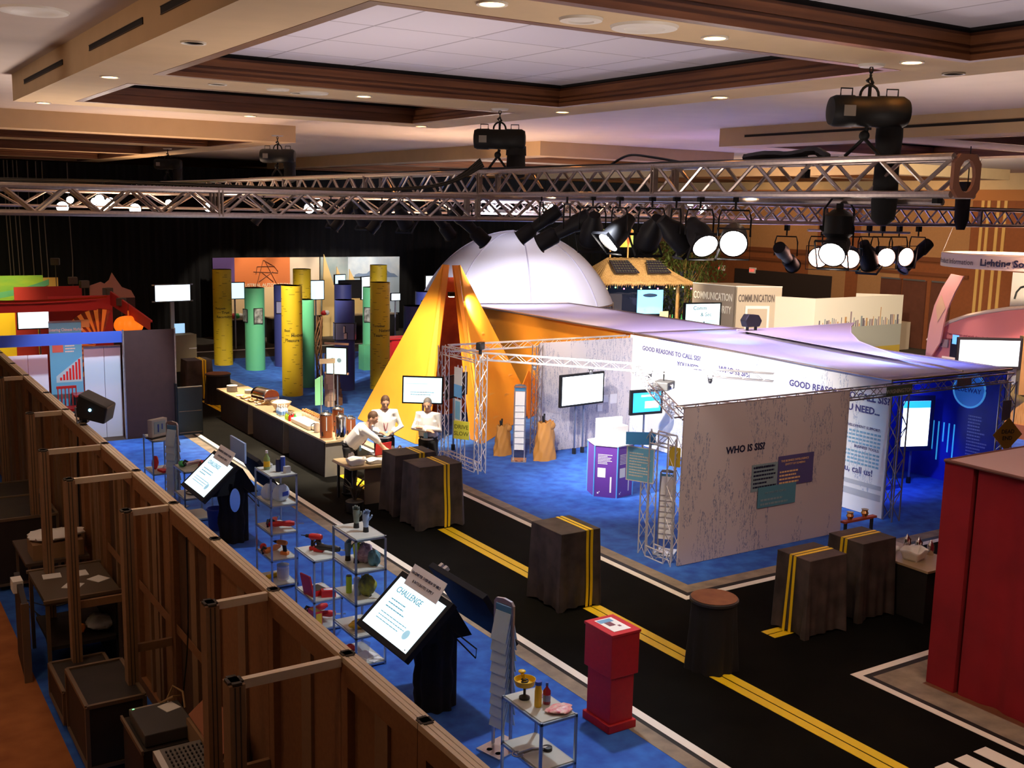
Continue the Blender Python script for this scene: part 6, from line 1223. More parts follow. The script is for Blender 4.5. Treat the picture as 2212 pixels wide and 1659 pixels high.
for x0 in (-1.05, .25):
    s_ = MB().slab([(x0, -e1*.72, ze+.34), (x0+.95, -e1*.72, ze+.34), (x0+.75, -.42, zr-.1), (x0+.2*(x0 > 0), -.42, zr-.1)], (0, -.03, .04)); f = part('solar_panel', s_, solarm, t)
    for i in range(7):
        for j in range(4): part('solar_cell', MB().cbox((x0+.13+i*.12, -e1*.66+j*.17-.05, ze+.44+j*.125), (.05, .05, .012)), solg, f) if False else None
    g = MB()
    for i in range(8):
        for j in range(5):
            v = (j+.5)/5; y = -e1*.72+(e1*.72-.42)*v; z = ze+.34+(zr-.1-ze-.34)*v; g.cbox((x0+.08+i*.105+.1*v*(x0 > 0), y-.036, z+.05), (.055, .09, .012))
    part('cells', g, solg, f)
for a in (-1.5, 1.5):
    for b in (-1.1, 1.1): part('post', MB().tube([(a, b, 0), (a, b, ze+.1)], .07), bamb, t, True)
part('bar_counter', MB().box((-1.7, -1.35, 0), (1.9, -1.0, 1.05)), bamb, t); part('bar_top', MB().box((-1.8, -1.45, 1.05), (2.0, -.85, 1.12)), mat('bar_wood', (.5, .2, .05), .4), t)
part('hut_screen', MB().box((.1, -.6, 1.45), (1.15, -.55, 2.35)), mat('screen_cyan', (.2, .6, .95), .3, emit=1.2), t); part('whale_print', MB().ball((.6, -.62, 2.15), (.3, .01, .07)), mat('ink_deep', (.02, .06, .15), .5), t)
part('inner_board', MB().box((-1.0, -.5, 1.3), (-.5, -.45, 2.2)), mat('board_dark', (.05, .05, .09), .5), t); part('back_wall', MB().box((-1.9, 1.0, 0), (1.9, 1.05, 2.6)), mat('hut_back', (.08, .07, .12), .7), t)
part('menu_card', MB().box((.75, -1.2, 1.12), (1.1, -1.17, 1.6)), mat('menu_cream', (.8, .65, .4), .6), t); letters('TIKI BAR', .16, mat('menu_ink', (.4, .1, .02), .5), t, (-.3, -1.36, .7), FY)
bl = [(1, .3, .1), (1, .7, .2), (.2, .8, .3), (1, .2, .4)]
for k in range(12): part('fairy_light', MB().ball((-1.9+k*.34, -1.5, 2.52-.05*(k % 2)), .03), mat('bulb_%d' % (k % 4), bl[k % 4], .4, emit=2.5), t)
for k in range(6): 
    b = thing('liquor_bottle', 'bottle standing on the tiki bar counter at the right end', 'bottle', hb+Matrix.Rotation(-.25, 3, 'Z')@V(1.25+.12*k, -1.05+.05*(k % 2), 1.12), 0, 'bottles on the tiki bar'); part('body', MB().lathe([(.035, 0), (.04, .18), (.015, .25), (.015, .34)], 12), (amb, grnp, watb)[k % 3], b, True)
rt = Matrix.Rotation(-.25, 3, 'Z')
b = thing('tiki_sign', 'colourful beach sign on two poles above the hut roof', 'sign', hb+rt@V(-.55, -.05, 0), -.25); part('pole', MB().tube([(-.3, 0, 3.4), (-.3, 0, 4.0)], .03), bamb, b); part('pole', MB().tube([(.42, 0, 3.4), (.42, 0, 4.0)], .03), bamb, b)
part('board', MB().slab([(-.6, 0, 3.92), (.62, 0, 3.92), (.62, 0, 4.55), (.3, 0, 4.78), (-.05, 0, 4.78), (-.3, 0, 4.58), (-.6, 0, 4.58)], (0, .04, 0)), mat('beach_board', (.85, .60, .06), .5, col2=(.35, .65, .2), scale=2.2), b); part('sunset_cap', MB().slab([(-.58, -.006, 4.45), (.6, -.006, 4.45), (.6, -.006, 4.53), (.3, -.006, 4.75), (-.05, -.006, 4.75), (-.3, -.006, 4.56), (-.58, -.006, 4.56)], (0, .005, 0)), mat('sunset', (.85, .3, .05), .5), b)
part('surfboard', MB().lathe([(.001, -.36), (.07, -.1), (.08, .1), (.001, .38)], 14, mtx=Matrix.Translation((.42, -.03, 4.3))@Matrix.Diagonal((1, .2, 1, 1))), mat('surf_red', (.8, .12, .02), .4), b, True); letters('and Beach', .2, mat('sign_brown', (.35, .15, .03), .5), b, (-.5, -.01, 4.42), FY, bold=.01)
person(hb+rt@V(-1.1, -1.9, 0), .1, 'person in a pale top and patterned head scarf sitting at the tiki bar', .1, (.2, 0, 0), [((-.28, -.1, 1.12), (-.12, -.35, 1.1)), ((.28, -.1, 1.12), (.12, -.35, 1.1))], 0, .86, shirt, False, .5, hmat=mat('scarf', (.5, .3, .12), .7))
for k, x in enumerate((-.9, .1, .9)): 
    s = thing('bar_stool', ('left', 'middle', 'right')[k]+' bamboo stool in front of the tiki bar', 'stool', hb+rt@V(x+.5, -2.0, 0)); part('seat', MB().box((-.18, -.18, .68), (.18, .18, .72)), bamb, s); [part('leg', MB().tube([(a*.15, c*.15, .68), (a*.18, c*.18, 0)], .022), bamb, s) for a in (-1, 1) for c in (-1, 1)]
t = thing('bamboo_easel', 'leaning bamboo frame at the right of the tiki bar', 'easel', at(1478, 735)); [part('pole', MB().tube([(dx, 0, 0), (dx+.7, .3, 1.5)], .035), bamb, t) for dx in (-.5, -.2)]; part('pole', MB().tube([(.55, 0, 0), (.55, .3, 2.0)], .035), bamb, t)
t = thing('blue_backdrop', 'hazy blue backdrop cloth behind the hut palms', 'backdrop', (26.6, 35.6, 0)); part('cloth', MB().box((0, 0, 0), (5.6, .05, 2.75)), mat('cloth_blue', (.10, .13, .30), .8, col2=(.2, .24, .4), scale=1.5), t)
# ---- palms and bamboo plants
leafm = mat('palm_green', (.13, .24, .045), .6, var=.5, scale=3); leafb = mat('bamboo_green', (.12, .17, .03), .6, var=.5, scale=2)
def palm(p, h, n, L, lab, m=leafm, seed=1, droop=.6):
    t = thing('palm_tree', lab, 'palm', (p[0], p[1], 0)); q = random.Random(seed); part('trunk', MB().tube([(0, 0, 0), (.03, 0, h*.5), (0, .02, h)], [.06, .045, .035]), mat('trunk', (.2, .12, .05), .8), t, True); mb = MB()
    for k in range(n):
        a = 2*PI*k/n+q.uniform(-.3, .3); e = q.uniform(.2, 1.1); l = L*q.uniform(.7, 1.1); d = V(math.cos(a), math.sin(a), 0); s = d.cross(V(0, 0, 1)); P = []
        for i in range(9): u = i/8; P.append(V(0, 0, h)+d*l*u*math.cos(e*.6)+V(0, 0, l*(math.sin(e)*u-droop*u*u)))
        mb.tube(P, .008, 4, False)
        for i in range(1, 9):
            w = l*.28*math.sin(PI*(i/8)*.8+.3)
            for sg in (-1, 1):
                for o in (0, .5):
                    b = P[i].lerp(P[i-1], o); mb.poly([b, b+s*sg*w+V(0, 0, -w*.35)+d*w*.4, b+d*.03])
    part('fronds', mb, m, t); part('pot', MB().lathe([(.16, 0), (.2, .25), (.18, .26)], 16), black_m, t); return t
palm((28.6, 32.2), 1.0, 12, .9, 'small palm right of the tiki bar', seed=2); palm((26.1, 26.8), .8, 12, .9, 'palm between the quiz screen and the white cabin', seed=3); palm((27.6, 25.3), 1.0, 10, .8, 'palm fronds hanging before the cabin doorway', seed=4)
def bush(p, h, r, n, lab, seed):
    t = thing('bamboo_plant', lab, 'plant', (p[0], p[1], 0)); q = random.Random(seed); st = MB(); lf = MB()
    for k in range(14):
        a = q.uniform(0, 6.28); rr_ = q.uniform(.05, .3); st.tube([(rr_*math.cos(a), rr_*math.sin(a), 0), (rr_*2.2*math.cos(a), rr_*2.2*math.sin(a), h*.6), (r*q.uniform(.3, 1)*math.cos(a), r*q.uniform(.3, 1)*math.sin(a), h*q.uniform(.8, 1))], [.015, .012, .004], 5, False)
    for k in range(n):
        a = q.uniform(0, 6.28); z = h*(.25+.75*q.random()**.8); R = r*(.35+.65*math.sin(PI*min(1, z/h)*.75))*q.random()**.5; b = V(R*math.cos(a), R*math.sin(a), z); d = V(q.uniform(-1, 1), q.uniform(-1, 1), q.uniform(-1, .2)).normalized(); s = d.cross(V(0, 0, 1)).normalized(); l = q.uniform(.18, .34)
        lf.poly([b, b+d*l*.5+s*.03, b+d*l, b+d*l*.5-s*.03])
    part('canes', st, bamb, t); tag(part('leaves', lf, leafb, t), kind='stuff')
bush((29.9, 33.6), 4.1, 1.6, 3800, 'large leafy bamboo clump between the hut and the white cabin', 5); bush((23.6, 35.5), 4.3, .8, 700, 'dim slender bamboo behind the left side of the hut', 6)
# ================================================================ COMMUNICATION CABIN, WHITE WALLS, QUIZ SCREEN
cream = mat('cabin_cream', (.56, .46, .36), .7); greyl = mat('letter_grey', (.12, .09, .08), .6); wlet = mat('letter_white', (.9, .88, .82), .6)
cc = at(1590, 620, 2.75); cabang = .0
t = thing('cabin', 'white cabin reading COMMUNICATION & SECURITY with a doorway', 'booth', (cc.x, cc.y, 0), 0)
lft = at(1497, 612, 2.75)-cc; rgt = at(1690, 621, 2.75)-cc
al = math.atan2(lft.y, lft.x); ar = math.atan2(rgt.y, rgt.x); Ll, Lr = lft.length, rgt.length
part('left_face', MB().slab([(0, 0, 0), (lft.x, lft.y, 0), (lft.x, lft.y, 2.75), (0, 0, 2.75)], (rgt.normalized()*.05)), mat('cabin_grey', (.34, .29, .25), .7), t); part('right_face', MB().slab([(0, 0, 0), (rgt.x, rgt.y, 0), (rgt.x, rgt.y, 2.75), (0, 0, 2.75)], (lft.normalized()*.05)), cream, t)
part('roof', MB().slab([(0, 0, 2.75), (rgt.x, rgt.y, 2.75), (rgt.x+lft.x, rgt.y+lft.y, 2.75), (lft.x, lft.y, 2.75)], (0, 0, .03)), cream, t); part('roof_rim', MB().tube([(lft.x, lft.y, 2.77), (0, 0, 2.77), (rgt.x, rgt.y, 2.77)], .02), wlet, t)
nl = V(lft.y, -lft.x, 0).normalized(); nl = nl if nl.dot(V(-1, -1, 0)) > 0 else -nl; nr = V(rgt.y, -rgt.x, 0).normalized(); nr = nr if nr.dot(V(-1, -1, 0)) > 0 else -nr
rl = (PI/2, 0, al-PI); rr2 = (PI/2, 0, ar)
def onl(d, z): v = lft.normalized()*d+nl*.012; return (v.x, v.y, z)
def onr(d, z): v = rgt.normalized()*d+nr*.012; return (v.x, v.y, z)
letters('COMMUNICATION', .36, wlet, t, onl(Ll*.97, 2.24), rl, bold=.02, sx=Ll*.9/(.36*8.6)); letters('SECURITY', .36, wlet, t, onl(Ll*.50, 1.80), rl, bold=.02, sx=Ll*.46/(.36*4.9)); letters('&', .40, mat('amp_dark', (.05, .05, .07), .6), t, onl(Ll*.64, 1.82), rl, bold=.03)
letters('COMMUNICATION', .36, greyl, t, onr(Lr*.06, 2.24), rr2, bold=.02, sx=Lr*.78/(.36*8.6))
def qr(a, b, z0, z1, m, nm): part(nm, MB().slab([onr(a, z0), onr(b, z0), onr(b, z1), onr(a, z1)], nr*.02), m, t)
qr(Lr*.22, Lr*.74, 0, 2.1, wlet, 'doorway_frame'); t2_ = t; part('doorway', MB().slab([V(onr(Lr*.27, .02))+nr*.03, V(onr(Lr*.69, .02))+nr*.03, V(onr(Lr*.69, 2.0))+nr*.03, V(onr(Lr*.27, 2.0))+nr*.03], nr*.01), cream, t)
for a, b in ((.28, .44), (.51, .67)): part('inner_poster', MB().slab([V(onr(Lr*a, .4))+nr*.045, V(onr(Lr*b, .4))+nr*.045, V(onr(Lr*b, 1.25))+nr*.045, V(onr(Lr*a, 1.25))+nr*.045], nr*.005), mat('poster_brown', (.2, .13, .10), .6), t)
for i, (a, b) in enumerate((((1675, 640), (1762, 645)), ((1762, 645), (1952, 637)), ((1850, 630), (1950, 636)))):
    A, B = at(*a, 2.44), at(*b, 2.44)
    if i == 2: A, B = at(1850, 630, 2.5), at(1952, 637, 2.44)
    t = thing('booth_wall', ('glaring white wall joined to the cabin', 'white wall printed with a city skyline', 'pale rear wall edge behind the skyline wall')[i], 'booth wall', A); e = (B-A); Lw = e.length; rz = math.atan2(e.y, e.x); t.rotation_euler = (0, 0, rz); t.location.z = 0
    part('panel', MB().box((0, 0, 0), (Lw, .04, 2.44)), mat('skyline_white', (.85, .78, .66), .6), t)
    if i == 1:
        q = random.Random(12); cols = [mat('sky_a', (.16, .14, .18), .6), mat('sky_b', (.35, .25, .28), .6), mat('sky_c', (.55, .30, .12), .6), mat('sky_d', (.25, .3, .32), .6)]
        for k in range(46):
            x = Lw*(.05+.93*k/46); w = q.uniform(.03, .10); hh = q.uniform(.1, .38)+(.4 if k in (17, 34) else 0); part('skyline_tower', MB().box((x, -.004, 1.38), (x+w, 0, 1.38+hh)), cols[k % 4], t)
        part('water_print', MB().box((Lw*.3, -.003, .6), (Lw, 0, 1.38)), mat('print_water', (.42, .42, .38), .6), t); part('field_print', MB().box((Lw*.3, -.003, 0), (Lw, 0, .6)), mat('print_field', (.55, .38, .06), .6), t)
t = thing('flat_screen', 'quiz screen reading Comm & Sec QUIZZ near the cabin', 'screen', at(1517, 700, 1.9)); t.location.z = 0; t.rotation_euler = (0, 0, -.2); qs = mat('quiz_pale', (.6, .85, .9), .3, emit=.95); qi = mat('quiz_ink', (.08, .16, .22), .5)
part('bezel', MB().box((-.66, 0, 1.35), (.66, .07, 2.56)), bezel, t); part('display', MB().box((-.6, -.004, 1.42), (.6, 0, 2.52)), qs, t); letters('Comm', .17, qi, t, (-.35, -.01, 2.34), FY); letters('& Sec', .17, qi, t, (-.08, -.01, 2.14), FY); letters('QUIZZ', .24, qi, t, (-.46, -.01, 1.75), FY); part('poles', MB().tube([(0, .08, 0), (0, .08, 1.8)], .04), steel, t)
mb = MB(); [mb.box((-.58+.1*k, -.006, 1.42), (-.54+.1*k, -.004, 1.46+.1*random.random())) for k in range(12)]; part('skyline_print', mb, qi, t); scribble(.42, .22, 4, q, mat('quiz_teal', (.3, .6, .7), .4, emit=.4), t, (.12, -.008, 2.0), FY); part('exclamation', MB().box((.03, -.008, 1.74), (.08, -.004, 1.98)), qi, t)
pl = at(1628, 712, 2.6); t = thing('floodlight', 'black floodlight standing on the rim of the far canopy', 'floodlight', pl); part('housing', MB().slab([(-.2, 0, .06), (.2, 0, .06), (.27, 0, .2), (.16, 0, .34), (-.16, 0, .36), (-.27, 0, .22)], (0, .2, 0)), black_m, t, bevel=.02); part('foot', MB().box((-.16, .05, -.1), (-.11, .1, .1)).box((.11, .05, -.1), (.16, .1, .1)), black_m, t)
t = thing('wooden_frame_stand', 'wooden stand with crates seen through the canopy scoop', 'stand', at(1865, 770)); part('crate', MB().box((-.5, 0, .6), (.3, .4, 1.6)), mat('crate_wood', (.4, .17, .06), .6, var=.4, scale=5), t); part('post', MB().box((-.5, 0, 0), (-.4, .1, .6)), MATS['crate_wood'], t)
truss('small truss frame beside the skyline wall', at(1880, 765, 0)+V(0, 0, 1.0), at(1925, 748, 0)+V(0, 0, 1.0), .2, .3, (), rc=.02, rb=.01); solo('lectern_box', MB().box((0, 0, 0), (.7, .5, 1.1)), cream, 'small cream box at the foot of the skyline wall', 'box', at(1915, 760)+V(.9, .2, 0))
# ================================================================ RIGHT: PINK BOOTH, RING SIGN
pink = mat('booth_pink', (.72, .24, .24), .6); pinkl = mat('fin_pink', (.85, .42, .36), .6); palee = mat('edge_cream', (.85, .68, .5), .5)
Xp = 26.0
P2 = [atx(px, py, Xp) for px, py in ((2005, 775), (2004, 735), (2022, 712), (2052, 695), (2090, 682), (2130, 674), (2175, 667), (2212, 664), (2300, 662))]
c = V(Xp, P2[0].y, 0)
t = thing('pink_booth_wall', 'pinkish red curved booth wall with a dark picture', 'booth wall', c); pts = [p-c for p in P2]; part('wall_panel', MB().slab(pts+[V(0, pts[-1].y, 0), V(0, 0, 0)], (.06, 0, 0)), pink, t); part('top_edge', MB().tube(pts[1:], .05), palee, t, True)
a, b = atx(2055, 732, Xp)-c, atx(2138, 790, Xp)-c; d = part('picture', MB().box((-.02, b.y, b.z-.1), (-.005, a.y, a.z)), mat('pic_black', (.015, .015, .03), .4), t); part('light_blob', MB().box((-.024, a.y-.25, .3), (-.021, a.y-.05, .55), mtx=Matrix.Translation((0, 0, b.z+.15))).box((-.024, a.y-1.0, .45), (-.021, a.y-.75, .55), mtx=Matrix.Translation((0, 0, b.z+.15))), mat('blob_blue', (.15, .45, 1), .4, emit=.8), t)
p = atx(2045, 722, Xp)-c; letters('They compare and work alone like 24h technology', .085, mat('ink_wine', (.25, .02, .04), .5), t, (-.012, p.y, p.z), FX); letters('together with your company and the successful', .085, MATS['ink_wine'], t, (-.012, p.y, p.z-.14), FX); scribble(.9, .5, 4, q, MATS['ink_wine'], t, (-.012, a.y-1.45, a.z), FX, thick=.15)
p = atx(2010, 728, Xp)-c; part('name_plate', MB().box((-.1, p.y-.62, p.z-.22), (-.05, p.y, p.z)), mat('plate_grey', (.45, .32, .3), .5), t); letters('Lighting', .12, navy, t, (-.11, p.y-.1, p.z-.16), FX)
Lc = [(2054, 592), (2035, 622), (2018, 660), (2008, 700), (2002, 740), (1998, 775)]; Rc = [(2081, 597), (2062, 632), (2046, 668), (2038, 700), (2030, 740), (2008, 775)]
t = thing('curved_fin', 'tall curved glowing pink fin bending to the right', 'display', c+V(-.3, .1, 0)); A = [atx(x, y, Xp-.3)-t.location for x, y in Lc]; B = [atx(x, y, Xp-.3)-t.location for x, y in Rc]; mb = MB()
for i in range(5): mb.slab([A[i], A[i+1], B[i+1], B[i]], (.06, 0, 0))
mb.slab([A[5], B[5], V(B[5].x, B[5].y, -t.location.z), V(A[5].x, A[5].y, -t.location.z)], (.06, 0, 0)); part('fin_panel', mb, pinkl, t); p = (A[2]+B[2])/2; part('lozenge_print', MB().slab([p+V(-.01, 0, .35), p+V(-.01, -.16, 0), p+V(-.01, .05, -.4), p+V(-.01, .14, 0)], (-.004, 0, 0)), mat('print_sand', (.8, .5, .3), .6), t)
c = V(24.6, 15.45, 4.30); Rr = 1.95
t = thing('ring_sign', 'round white hanging ring sign reading Product Information Lighting Sonepar', 'hanging sign', c); ring = mat('ring_cream', (.78, .66, .52), .6)
part('band', MB().lathe([(Rr, -.16), (Rr, .16)], 64), ring, t, True, solid=.03); 
def wrap(txt, size, a0, m, bold):
    o = letters(txt, size, m, t, (0, 0, 0), (0, 0, 0), bold=bold, depth=.001)
    for v in o.data.vertices: x, y, dd = v.co; a = a0+x/(Rr+.02); v.co = ((Rr+.036+dd)*math.cos(a), (Rr+.036+dd)*math.sin(a), y-.07)
wa = math.atan2(-c.y, -c.x); wrap('Product Information', .17, wa-1.32, greyl, .01); wrap('Lighting Sonepar', .22, wa-.52, navy, .03)
for k in range(3): part('wire', MB().tube([(Rr*math.cos(k*2.1), Rr*math.sin(k*2.1), .1), (Rr*.6*math.cos(k*2.1), Rr*.6*math.sin(k*2.1), 2.6)], .008), steel, t)
t = tv('flat_screen', 'wide screen on the corner of the blue room under the ring sign', 0, 0, 0, 0, 1.45, .62, mat('screen_pale2', (.55, .78, .85), .3, emit=.7), None, .06); p = atx(2136, 772, 23.5); t.location = (p.x, p.y, p.z+.1); t.rotation_euler = (0, 0, -.55); part('side_cabinet', MB().box((.80, .0, -1.0), (1.15, .2, .42)), mat('cabinet_gold', (.24, .15, .05), .5), t); part('pole', MB().box((-.1, .07, -p.z-.1), (.1, .15, -.3)), black_m, t)
wheat = mat('wheat', (.80, .50, .12), .8, col2=(.5, .26, .04), scale=3, stretch=(14, 14, 1), emit=0)
t = thing('wheat_picture', 'golden wheat field picture wall at the right edge', 'backdrop', (24.5, 17.5, 0)); part('panel', MB().box((0, -5, 0), (.05, 0, 1.55)), wheat, t); part('pale_sky', MB().box((-.002, -5, 1.3), (.0, 0, 1.75)), mat('wheat_sky', (.8, .7, .5), .7), t); part('frame_base', MB().box((-.03, -5, 0), (0, 0, .35)), mat('base_brown', (.35, .14, .04), .6), t)
t = thing('print_wall', 'grey wall printed with a dark sketched shape at the right edge', 'backdrop', (29.5, 19.0, 0)); pp_ = atx(2188, 588, 29.5); t.location = (29.5, pp_.y, 0); part('panel', MB().box((0, -3, 0), (.05, 0, pp_.z)), mat('print_grey', (.5, .44, .4), .7), t); part('sketch', MB().tube([(-.02, -.5+.35*math.cos(a), 3.0+.4*math.sin(a)) for a in [i*.5 for i in range(11)]], .03, 5), black_m, t); part('check_print', MB().box((-.01, -.6, 2.3), (-.002, -.05, 2.36)).box((-.01, -.6, 2.45), (-.002, -.05, 2.5)), mat('check_grey', (.3, .27, .3), .6), t)
# ================================================================ FAR LEFT: RED AND YELLOW BOOTHS
redb = mat('booth_red', (.38, .02, .02), .7); yb = mat('booth_yellow', (.85, .55, .02), .6); gb_ = mat('booth_lime', (.45, .62, .05), .6, col2=(.2, .5, .08), scale=1.2, stretch=(1, 1, 3)); royal = mat('beam_blue', (.03, .10, .55), .6); darkp = mat('panel_dark_brown', (.045, .02, .02), .7, var=.2, scale=6)
t = thing('booth_wall', 'dark brown square panel at the end of the left booth', 'booth wall', (5.58, 24.66, 0)); part('panel', MB().box((0, 0, 0), (1.10, .05, 2.44)), darkp, t); part('edge_strip', MB().box((-.03, -.01, 0), (0, .06, 2.46)).box((1.10, -.01, 0), (1.13, .06, 2.46)), alu, t)
t = thing('header_beam', 'royal blue beam spanning the front of the left booth', 'beam', (2.6, 24.74, 2.18)); part('beam', MB().box((0, 0, 0), (2.95, .06, .25)), royal, t)
lum = mat('panel_pale_blue_white', (.62, .70, .82), .5)
t = thing('booth_wall', 'pale blue white panel wall beside the dark panel', 'booth wall', (4.80, 25.05, 0)); part('panel', MB().box((0, 0, 0), (.42, .04, 2.05)), lum, t); part('panel', MB().box((.43, 0, 0), (.78, .04, 2.05)), lum, t); part('top_rail', MB().box((0, -.01, 2.05), (.78, .05, 2.08)), alu, t)
t = thing('booth_wall', 'pale blue white panel behind the brown wall at far left', 'booth wall', (3.28, 25.4, 0)); part('panel', MB().box((0, 0, 0), (.42, .04, 1.9)), lum, t); part('panel', MB().box((.43, 0, 0), (.83, .04, 1.9)), lum, t)
t = thing('roller_banner', 'blue roller banner titled Chinese Market with a red bar chart', 'banner', (4.42, 27.0, 0)); part('sheet', MB().box((0, 0, .05), (.72, .02, 2.42)), mat('banner_sky', (.12, .45, .75), .5), t); letters('Entering Chinese Market', .10, boothw, t, (.0, -.004, 2.22), FY, sx=.75, bold=.01)
part('photo', MB().box((.06, -.006, 1.72), (.3, 0, 2.0)).box((.4, -.006, 1.95), (.6, 0, 2.05)), mat('photo_red', (.6, .15, .12), .5), t); [part('chart_bar', MB().box((.2+.07*k, -.006, 1.05), (.245+.07*k, 0, 1.12+.07*k)), redp, t) for k in range(7)]; part('chart_ground', MB().slab([(.12, -.003, 1.0), (.7, -.003, 1.0), (.7, -.003, 1.6), (.12, -.003, 1.15)], (0, .002, 0)), mat('chart_pale', (.4, .65, .8), .5), t); scribble(.3, .2, 3, q, boothw, t, (.34, -.005, 1.88), FY); part('top_bar', MB().box((0, -.01, 2.42), (.72, .03, 2.46)), steel, t); part('base_box', MB().box((-.02, -.1, 0), (.74, .1, .06)), steel, t)
t = thing('booth_wall', 'red back wall of the left booth carrying a giant orange fan', 'booth wall', (5.0, 29.2, 0)); part('panel', MB().box((-.2, 0, 0), (1.35, .05, 2.85)), redb, t)
f = thing('paper_fan', 'giant orange and red paper fan on the red wall', 'fan', (6.0, 29.17, 1.55)); fm1 = mat('fan_orange', (.85, .22, .03), .6, emit=.15); fm2 = mat('fan_cream', (.9, .5, .2), .6); 
mb1, mb2 = MB(), MB()
for k in range(26):
    a0, a1 = 1.25+k*.115, 1.25+(k+1)*.115; (mb1 if k % 2 else mb2).slab([(.12*math.cos(a0), -.03*(k % 2), .12*math.sin(a0)), (.95*math.cos(a0), -.03*(k % 2), .95*math.sin(a0)), (.95*math.cos(a1), -.03*(k % 2), .95*math.sin(a1)), (.12*math.cos(a1), -.03*(k % 2), .12*math.sin(a1))], (0, .02, 0))
part('fan_ribs', mb1, fm1, f); part('fan_leaf', mb2, mat('fan_red', (.55, .06, .02), .6, col2=(.12, .05, .03), scale=6), f); part('flower', MB().cbox((-.35, -.05, .6), (.2, .01, .2), .0), fm2, f)
t = thing('booth_wall', 'red side wall with a low header running back on the left', 'booth wall', (6.4, 25.6, 0)); part('header', MB().slab([(0, 0, 2.30), (0, 0, 2.55), (-.1, 3.6, 2.95), (-.1, 3.6, 2.6)], (.05, 0, 0)), redb, t); part('post', MB().box((0, 0, 0), (.05, .05, 2.5)), redb, t)
t = thing('booth_wall', 'red header beam across the far left booth', 'beam', (2.4, 28.4, 0)); part('header', MB().box((0, 0, 2.55), (3.4, .05, 2.82)), redb, t); part('cloth_swag', MB().grid(lambda u, v: (3.6*u, -.1-.3*v, 2.86-.06*math.sin(PI*u)+.08*v), 14, 2), mat('swag_orange', (.8, .12, .02), .6), t)
t = thing('paper_lantern', 'glowing orange pumpkin shaped paper lantern', 'lantern', at(278, 702, 2.28)); part('shade', MB().grid(lambda u, v: ((.34+.012*math.cos(24*PI*u))*math.cos(2*PI*u)*math.sin(PI*v)**.7, (.34+.012*math.cos(24*PI*u))*math.sin(2*PI*u)*math.sin(PI*v)**.7, .22*math.cos(PI*v)), 96, 14), mat('lantern_glow', (1, .20, .01), .5, emit=.55), t, True); part('stem', MB().tube([(0, 0, .19), (0, 0, .35)], .02), mat('lantern_gold', (.7, .35, .05), .4), t); part('cord', MB().tube([(0, 0, .3), (0, 0, .6)], .006), black_m, t)
t = thing('booth_wall', 'yellow lower wall of the far left booth', 'booth wall', (2.6, 31.4, 0)); part('panel', MB().box((-1, 0, 0), (2.25, .05, 2.5)), yb, t)
t = thing('booth_wall', 'lime green draped upper wall of the far left booth', 'booth wall', (1.6, 33.2, 0)); part('panel', MB().box((0, 0, 2.4), (3.75, .05, 3.12)), gb_, t); part('support', MB().box((0, .05, 0), (3.75, .08, 2.4)), yb, t); part('side_panel', MB().box((3.75, 0, 0), (4.15, .05, 3.05)), mat('panel_tan_yel', (.6, .38, .1), .7), t); part('green_drape', MB().grid(lambda u, v: (3.9-2.9*u, -1.4*u-.02, 2.85-.75*u*(1.3-u)+.16*v), 14, 2), mat('drape_green', (.15, .55, .3), .6), t)
t = thing('booth_wall', 'red rear header with a temple roof cut-out', 'booth wall', (4.3, 31.2, 0)); part('panel', MB().box((.0, 0, 0), (1.7, .05, 2.95)), redb, t); part('roof_cutout', MB().slab([(1.9, -.02, 2.6), (3.1, -.02, 2.6), (3.0, -.02, 2.8), (2.75, -.02, 2.9), (2.62, -.02, 3.1), (2.5, -.02, 3.3), (2.42, -.02, 3.1), (2.3, -.02, 3.0), (2.2, -.02, 3.05), (1.9, -.02, 2.95)], (0, .04, 0)), mat('cutout_tan', (.4, .2, .15), .7), t); part('panel', MB().box((1.9, 0, 0), (3.1, .04, 2.6)), darkp, t)
for k, (px, py) in enumerate(((119, 565), (157, 606), (182, 614), (233, 630), (262, 652))):
    y = 33-1.2*k; p = aty(px, py, y); t = thing('floodlight', 'dim box floodlight clipped over the left booths, '+('furthest left', 'second from the left', 'third from the left', 'fourth from the left', 'furthest right')[k], 'floodlight', p, -.4+.3*k); part('housing', MB().cbox((0, 0, 0), (.24, .16, .2)), mat('flood_dark', (.05, .045, .03), .6), t, bevel=.02); part('arm', MB().tube([(0, 0, -.1), (.03, .05, -p.z)], .012), MATS['flood_dark'], t)
deskset(85, 700, 30.2, 1.0, 'white screen inside the left booth behind the banner', scw, .55, 2.2)
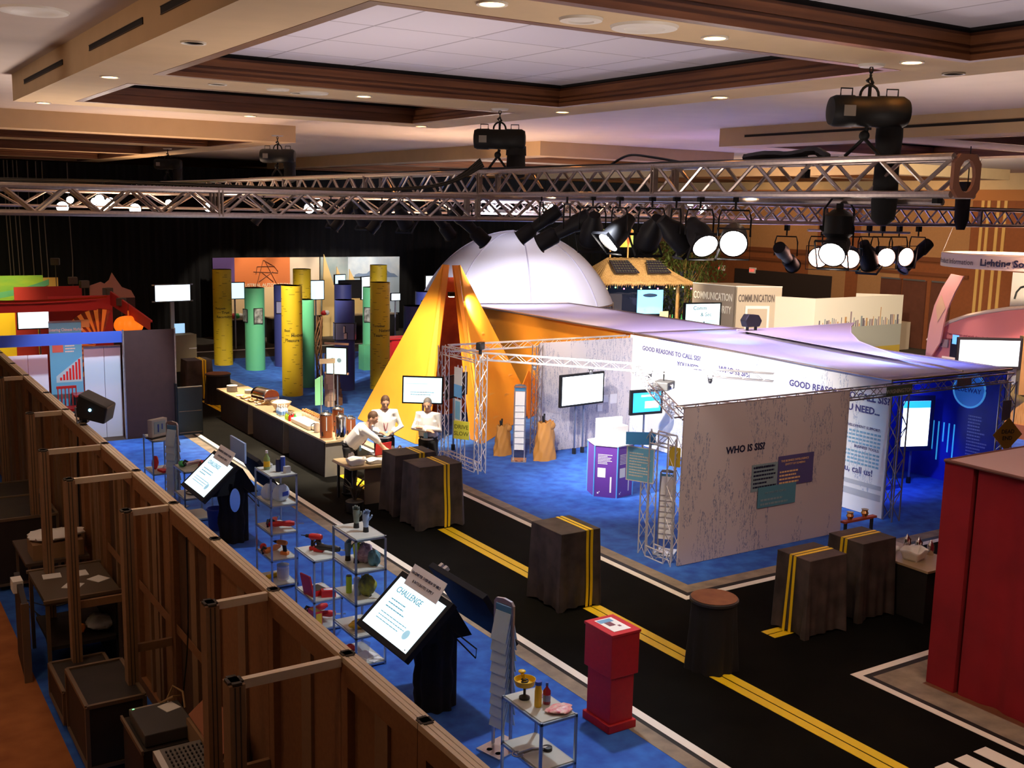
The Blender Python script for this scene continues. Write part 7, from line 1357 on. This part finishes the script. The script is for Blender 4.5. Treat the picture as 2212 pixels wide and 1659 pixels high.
for k, (x, y) in enumerate(((4.7, 26.5), (5.1, 27.4), (4.9, 28.2), (5.6, 28.0))):
    t = thing('red_chair', ('nearest', 'second', 'third', 'furthest')[k]+' dark red lattice chair inside the left booth', 'chair', (x, y, 0), .4*k); rl_ = mat('chair_red', (.4, .02, .02), .4)
    part('seat', MB().box((-.22, -.22, .42), (.22, .22, .48)), rl_, t); [part('leg', MB().box((a-.02, b-.02, 0), (a+.02, b+.02, .42)), rl_, t) for a in (-.2, .2) for b in (-.2, .2)]
    m_ = MB(); [m_.box((-.2+.08*i, .19, .48), (-.18+.08*i, .22, .95)) for i in range(6)]; m_.box((-.22, .18, .9), (.22, .23, .96)); part('backrest', m_, rl_, t)
t = thing('red_table', 'low dark red table among the chairs in the left booth', 'table', (5.2, 26.9, 0)); part('tabletop', MB().box((-.35, -.35, .70), (.35, .35, .74)), mat('table_red', (.35, .03, .03), .3), t); part('pedestal', MB().lathe([(.2, 0), (.05, .05), (.05, .7)], 16), black_m, t)
# screen on stand by the curtain, left
p = at(378, 797); t = tv('flat_screen', 'glaring white screen on a wooden stand before the black curtain', p.x, p.y, 2.42, .1, 1.12, .50, scw, None, .03)
part('side_rail', MB().box((-.66, .0, 2.66), (.66, .04, 2.70)).box((-.66, .0, 2.14), (.66, .04, 2.18)), steel, t); part('pole', MB().box((-.06, .06, 0), (.06, .12, 2.3)), mat('post_grey', (.35, .33, .3), .5), t)
t = thing('lectern_cabinet', 'tan cabinet with a small monitor beneath the glaring screen', 'cabinet', (p.x+.1, p.y-.6, 0), .1); part('cabinet_body', MB().box((-.45, 0, 0), (.45, .5, 1.15)), mat('cabinet_tan', (.25, .21, .12), .6), t); part('small_monitor', MB().box((-.2, .1, 1.2), (.12, .14, 1.5)), mat('mon_blue', (.35, .6, .85), .3, emit=.8), t); part('sloped_box', MB().slab([(-.9, .1, 1.0), (-.5, .1, 1.2), (-.4, .1, 1.1), (-.75, .1, .85)], (0, .3, 0)), mat('sloped_brown', (.2, .12, .08), .6), t); part('white_cloth_edge', MB().box((.2, -.01, .7), (.45, .0, .73)), boothw, t)

for k, (px, y0, y1) in enumerate(((28, 470, 700), (36, 470, 712), (48, 470, 714), (56, 475, 705), (78, 480, 698), (95, 480, 690), (108, 480, 688), (160, 460, 660))):
    a, b = aty(px, y0, 41.9), aty(px-2, y1, 41.9); solo('hanging_rope', MB().tube([(0, 0, 6.56-b.z), (0, 0, a.z-b.z), (.05, 0, (a.z-b.z)/2), (0, 0, 0)], .018, 5), mat('rope_pale', (.25, .2, .17), .8), 'thin pale rope hanging before the black curtain at far left', 'rope', b, group='ropes before the curtain')
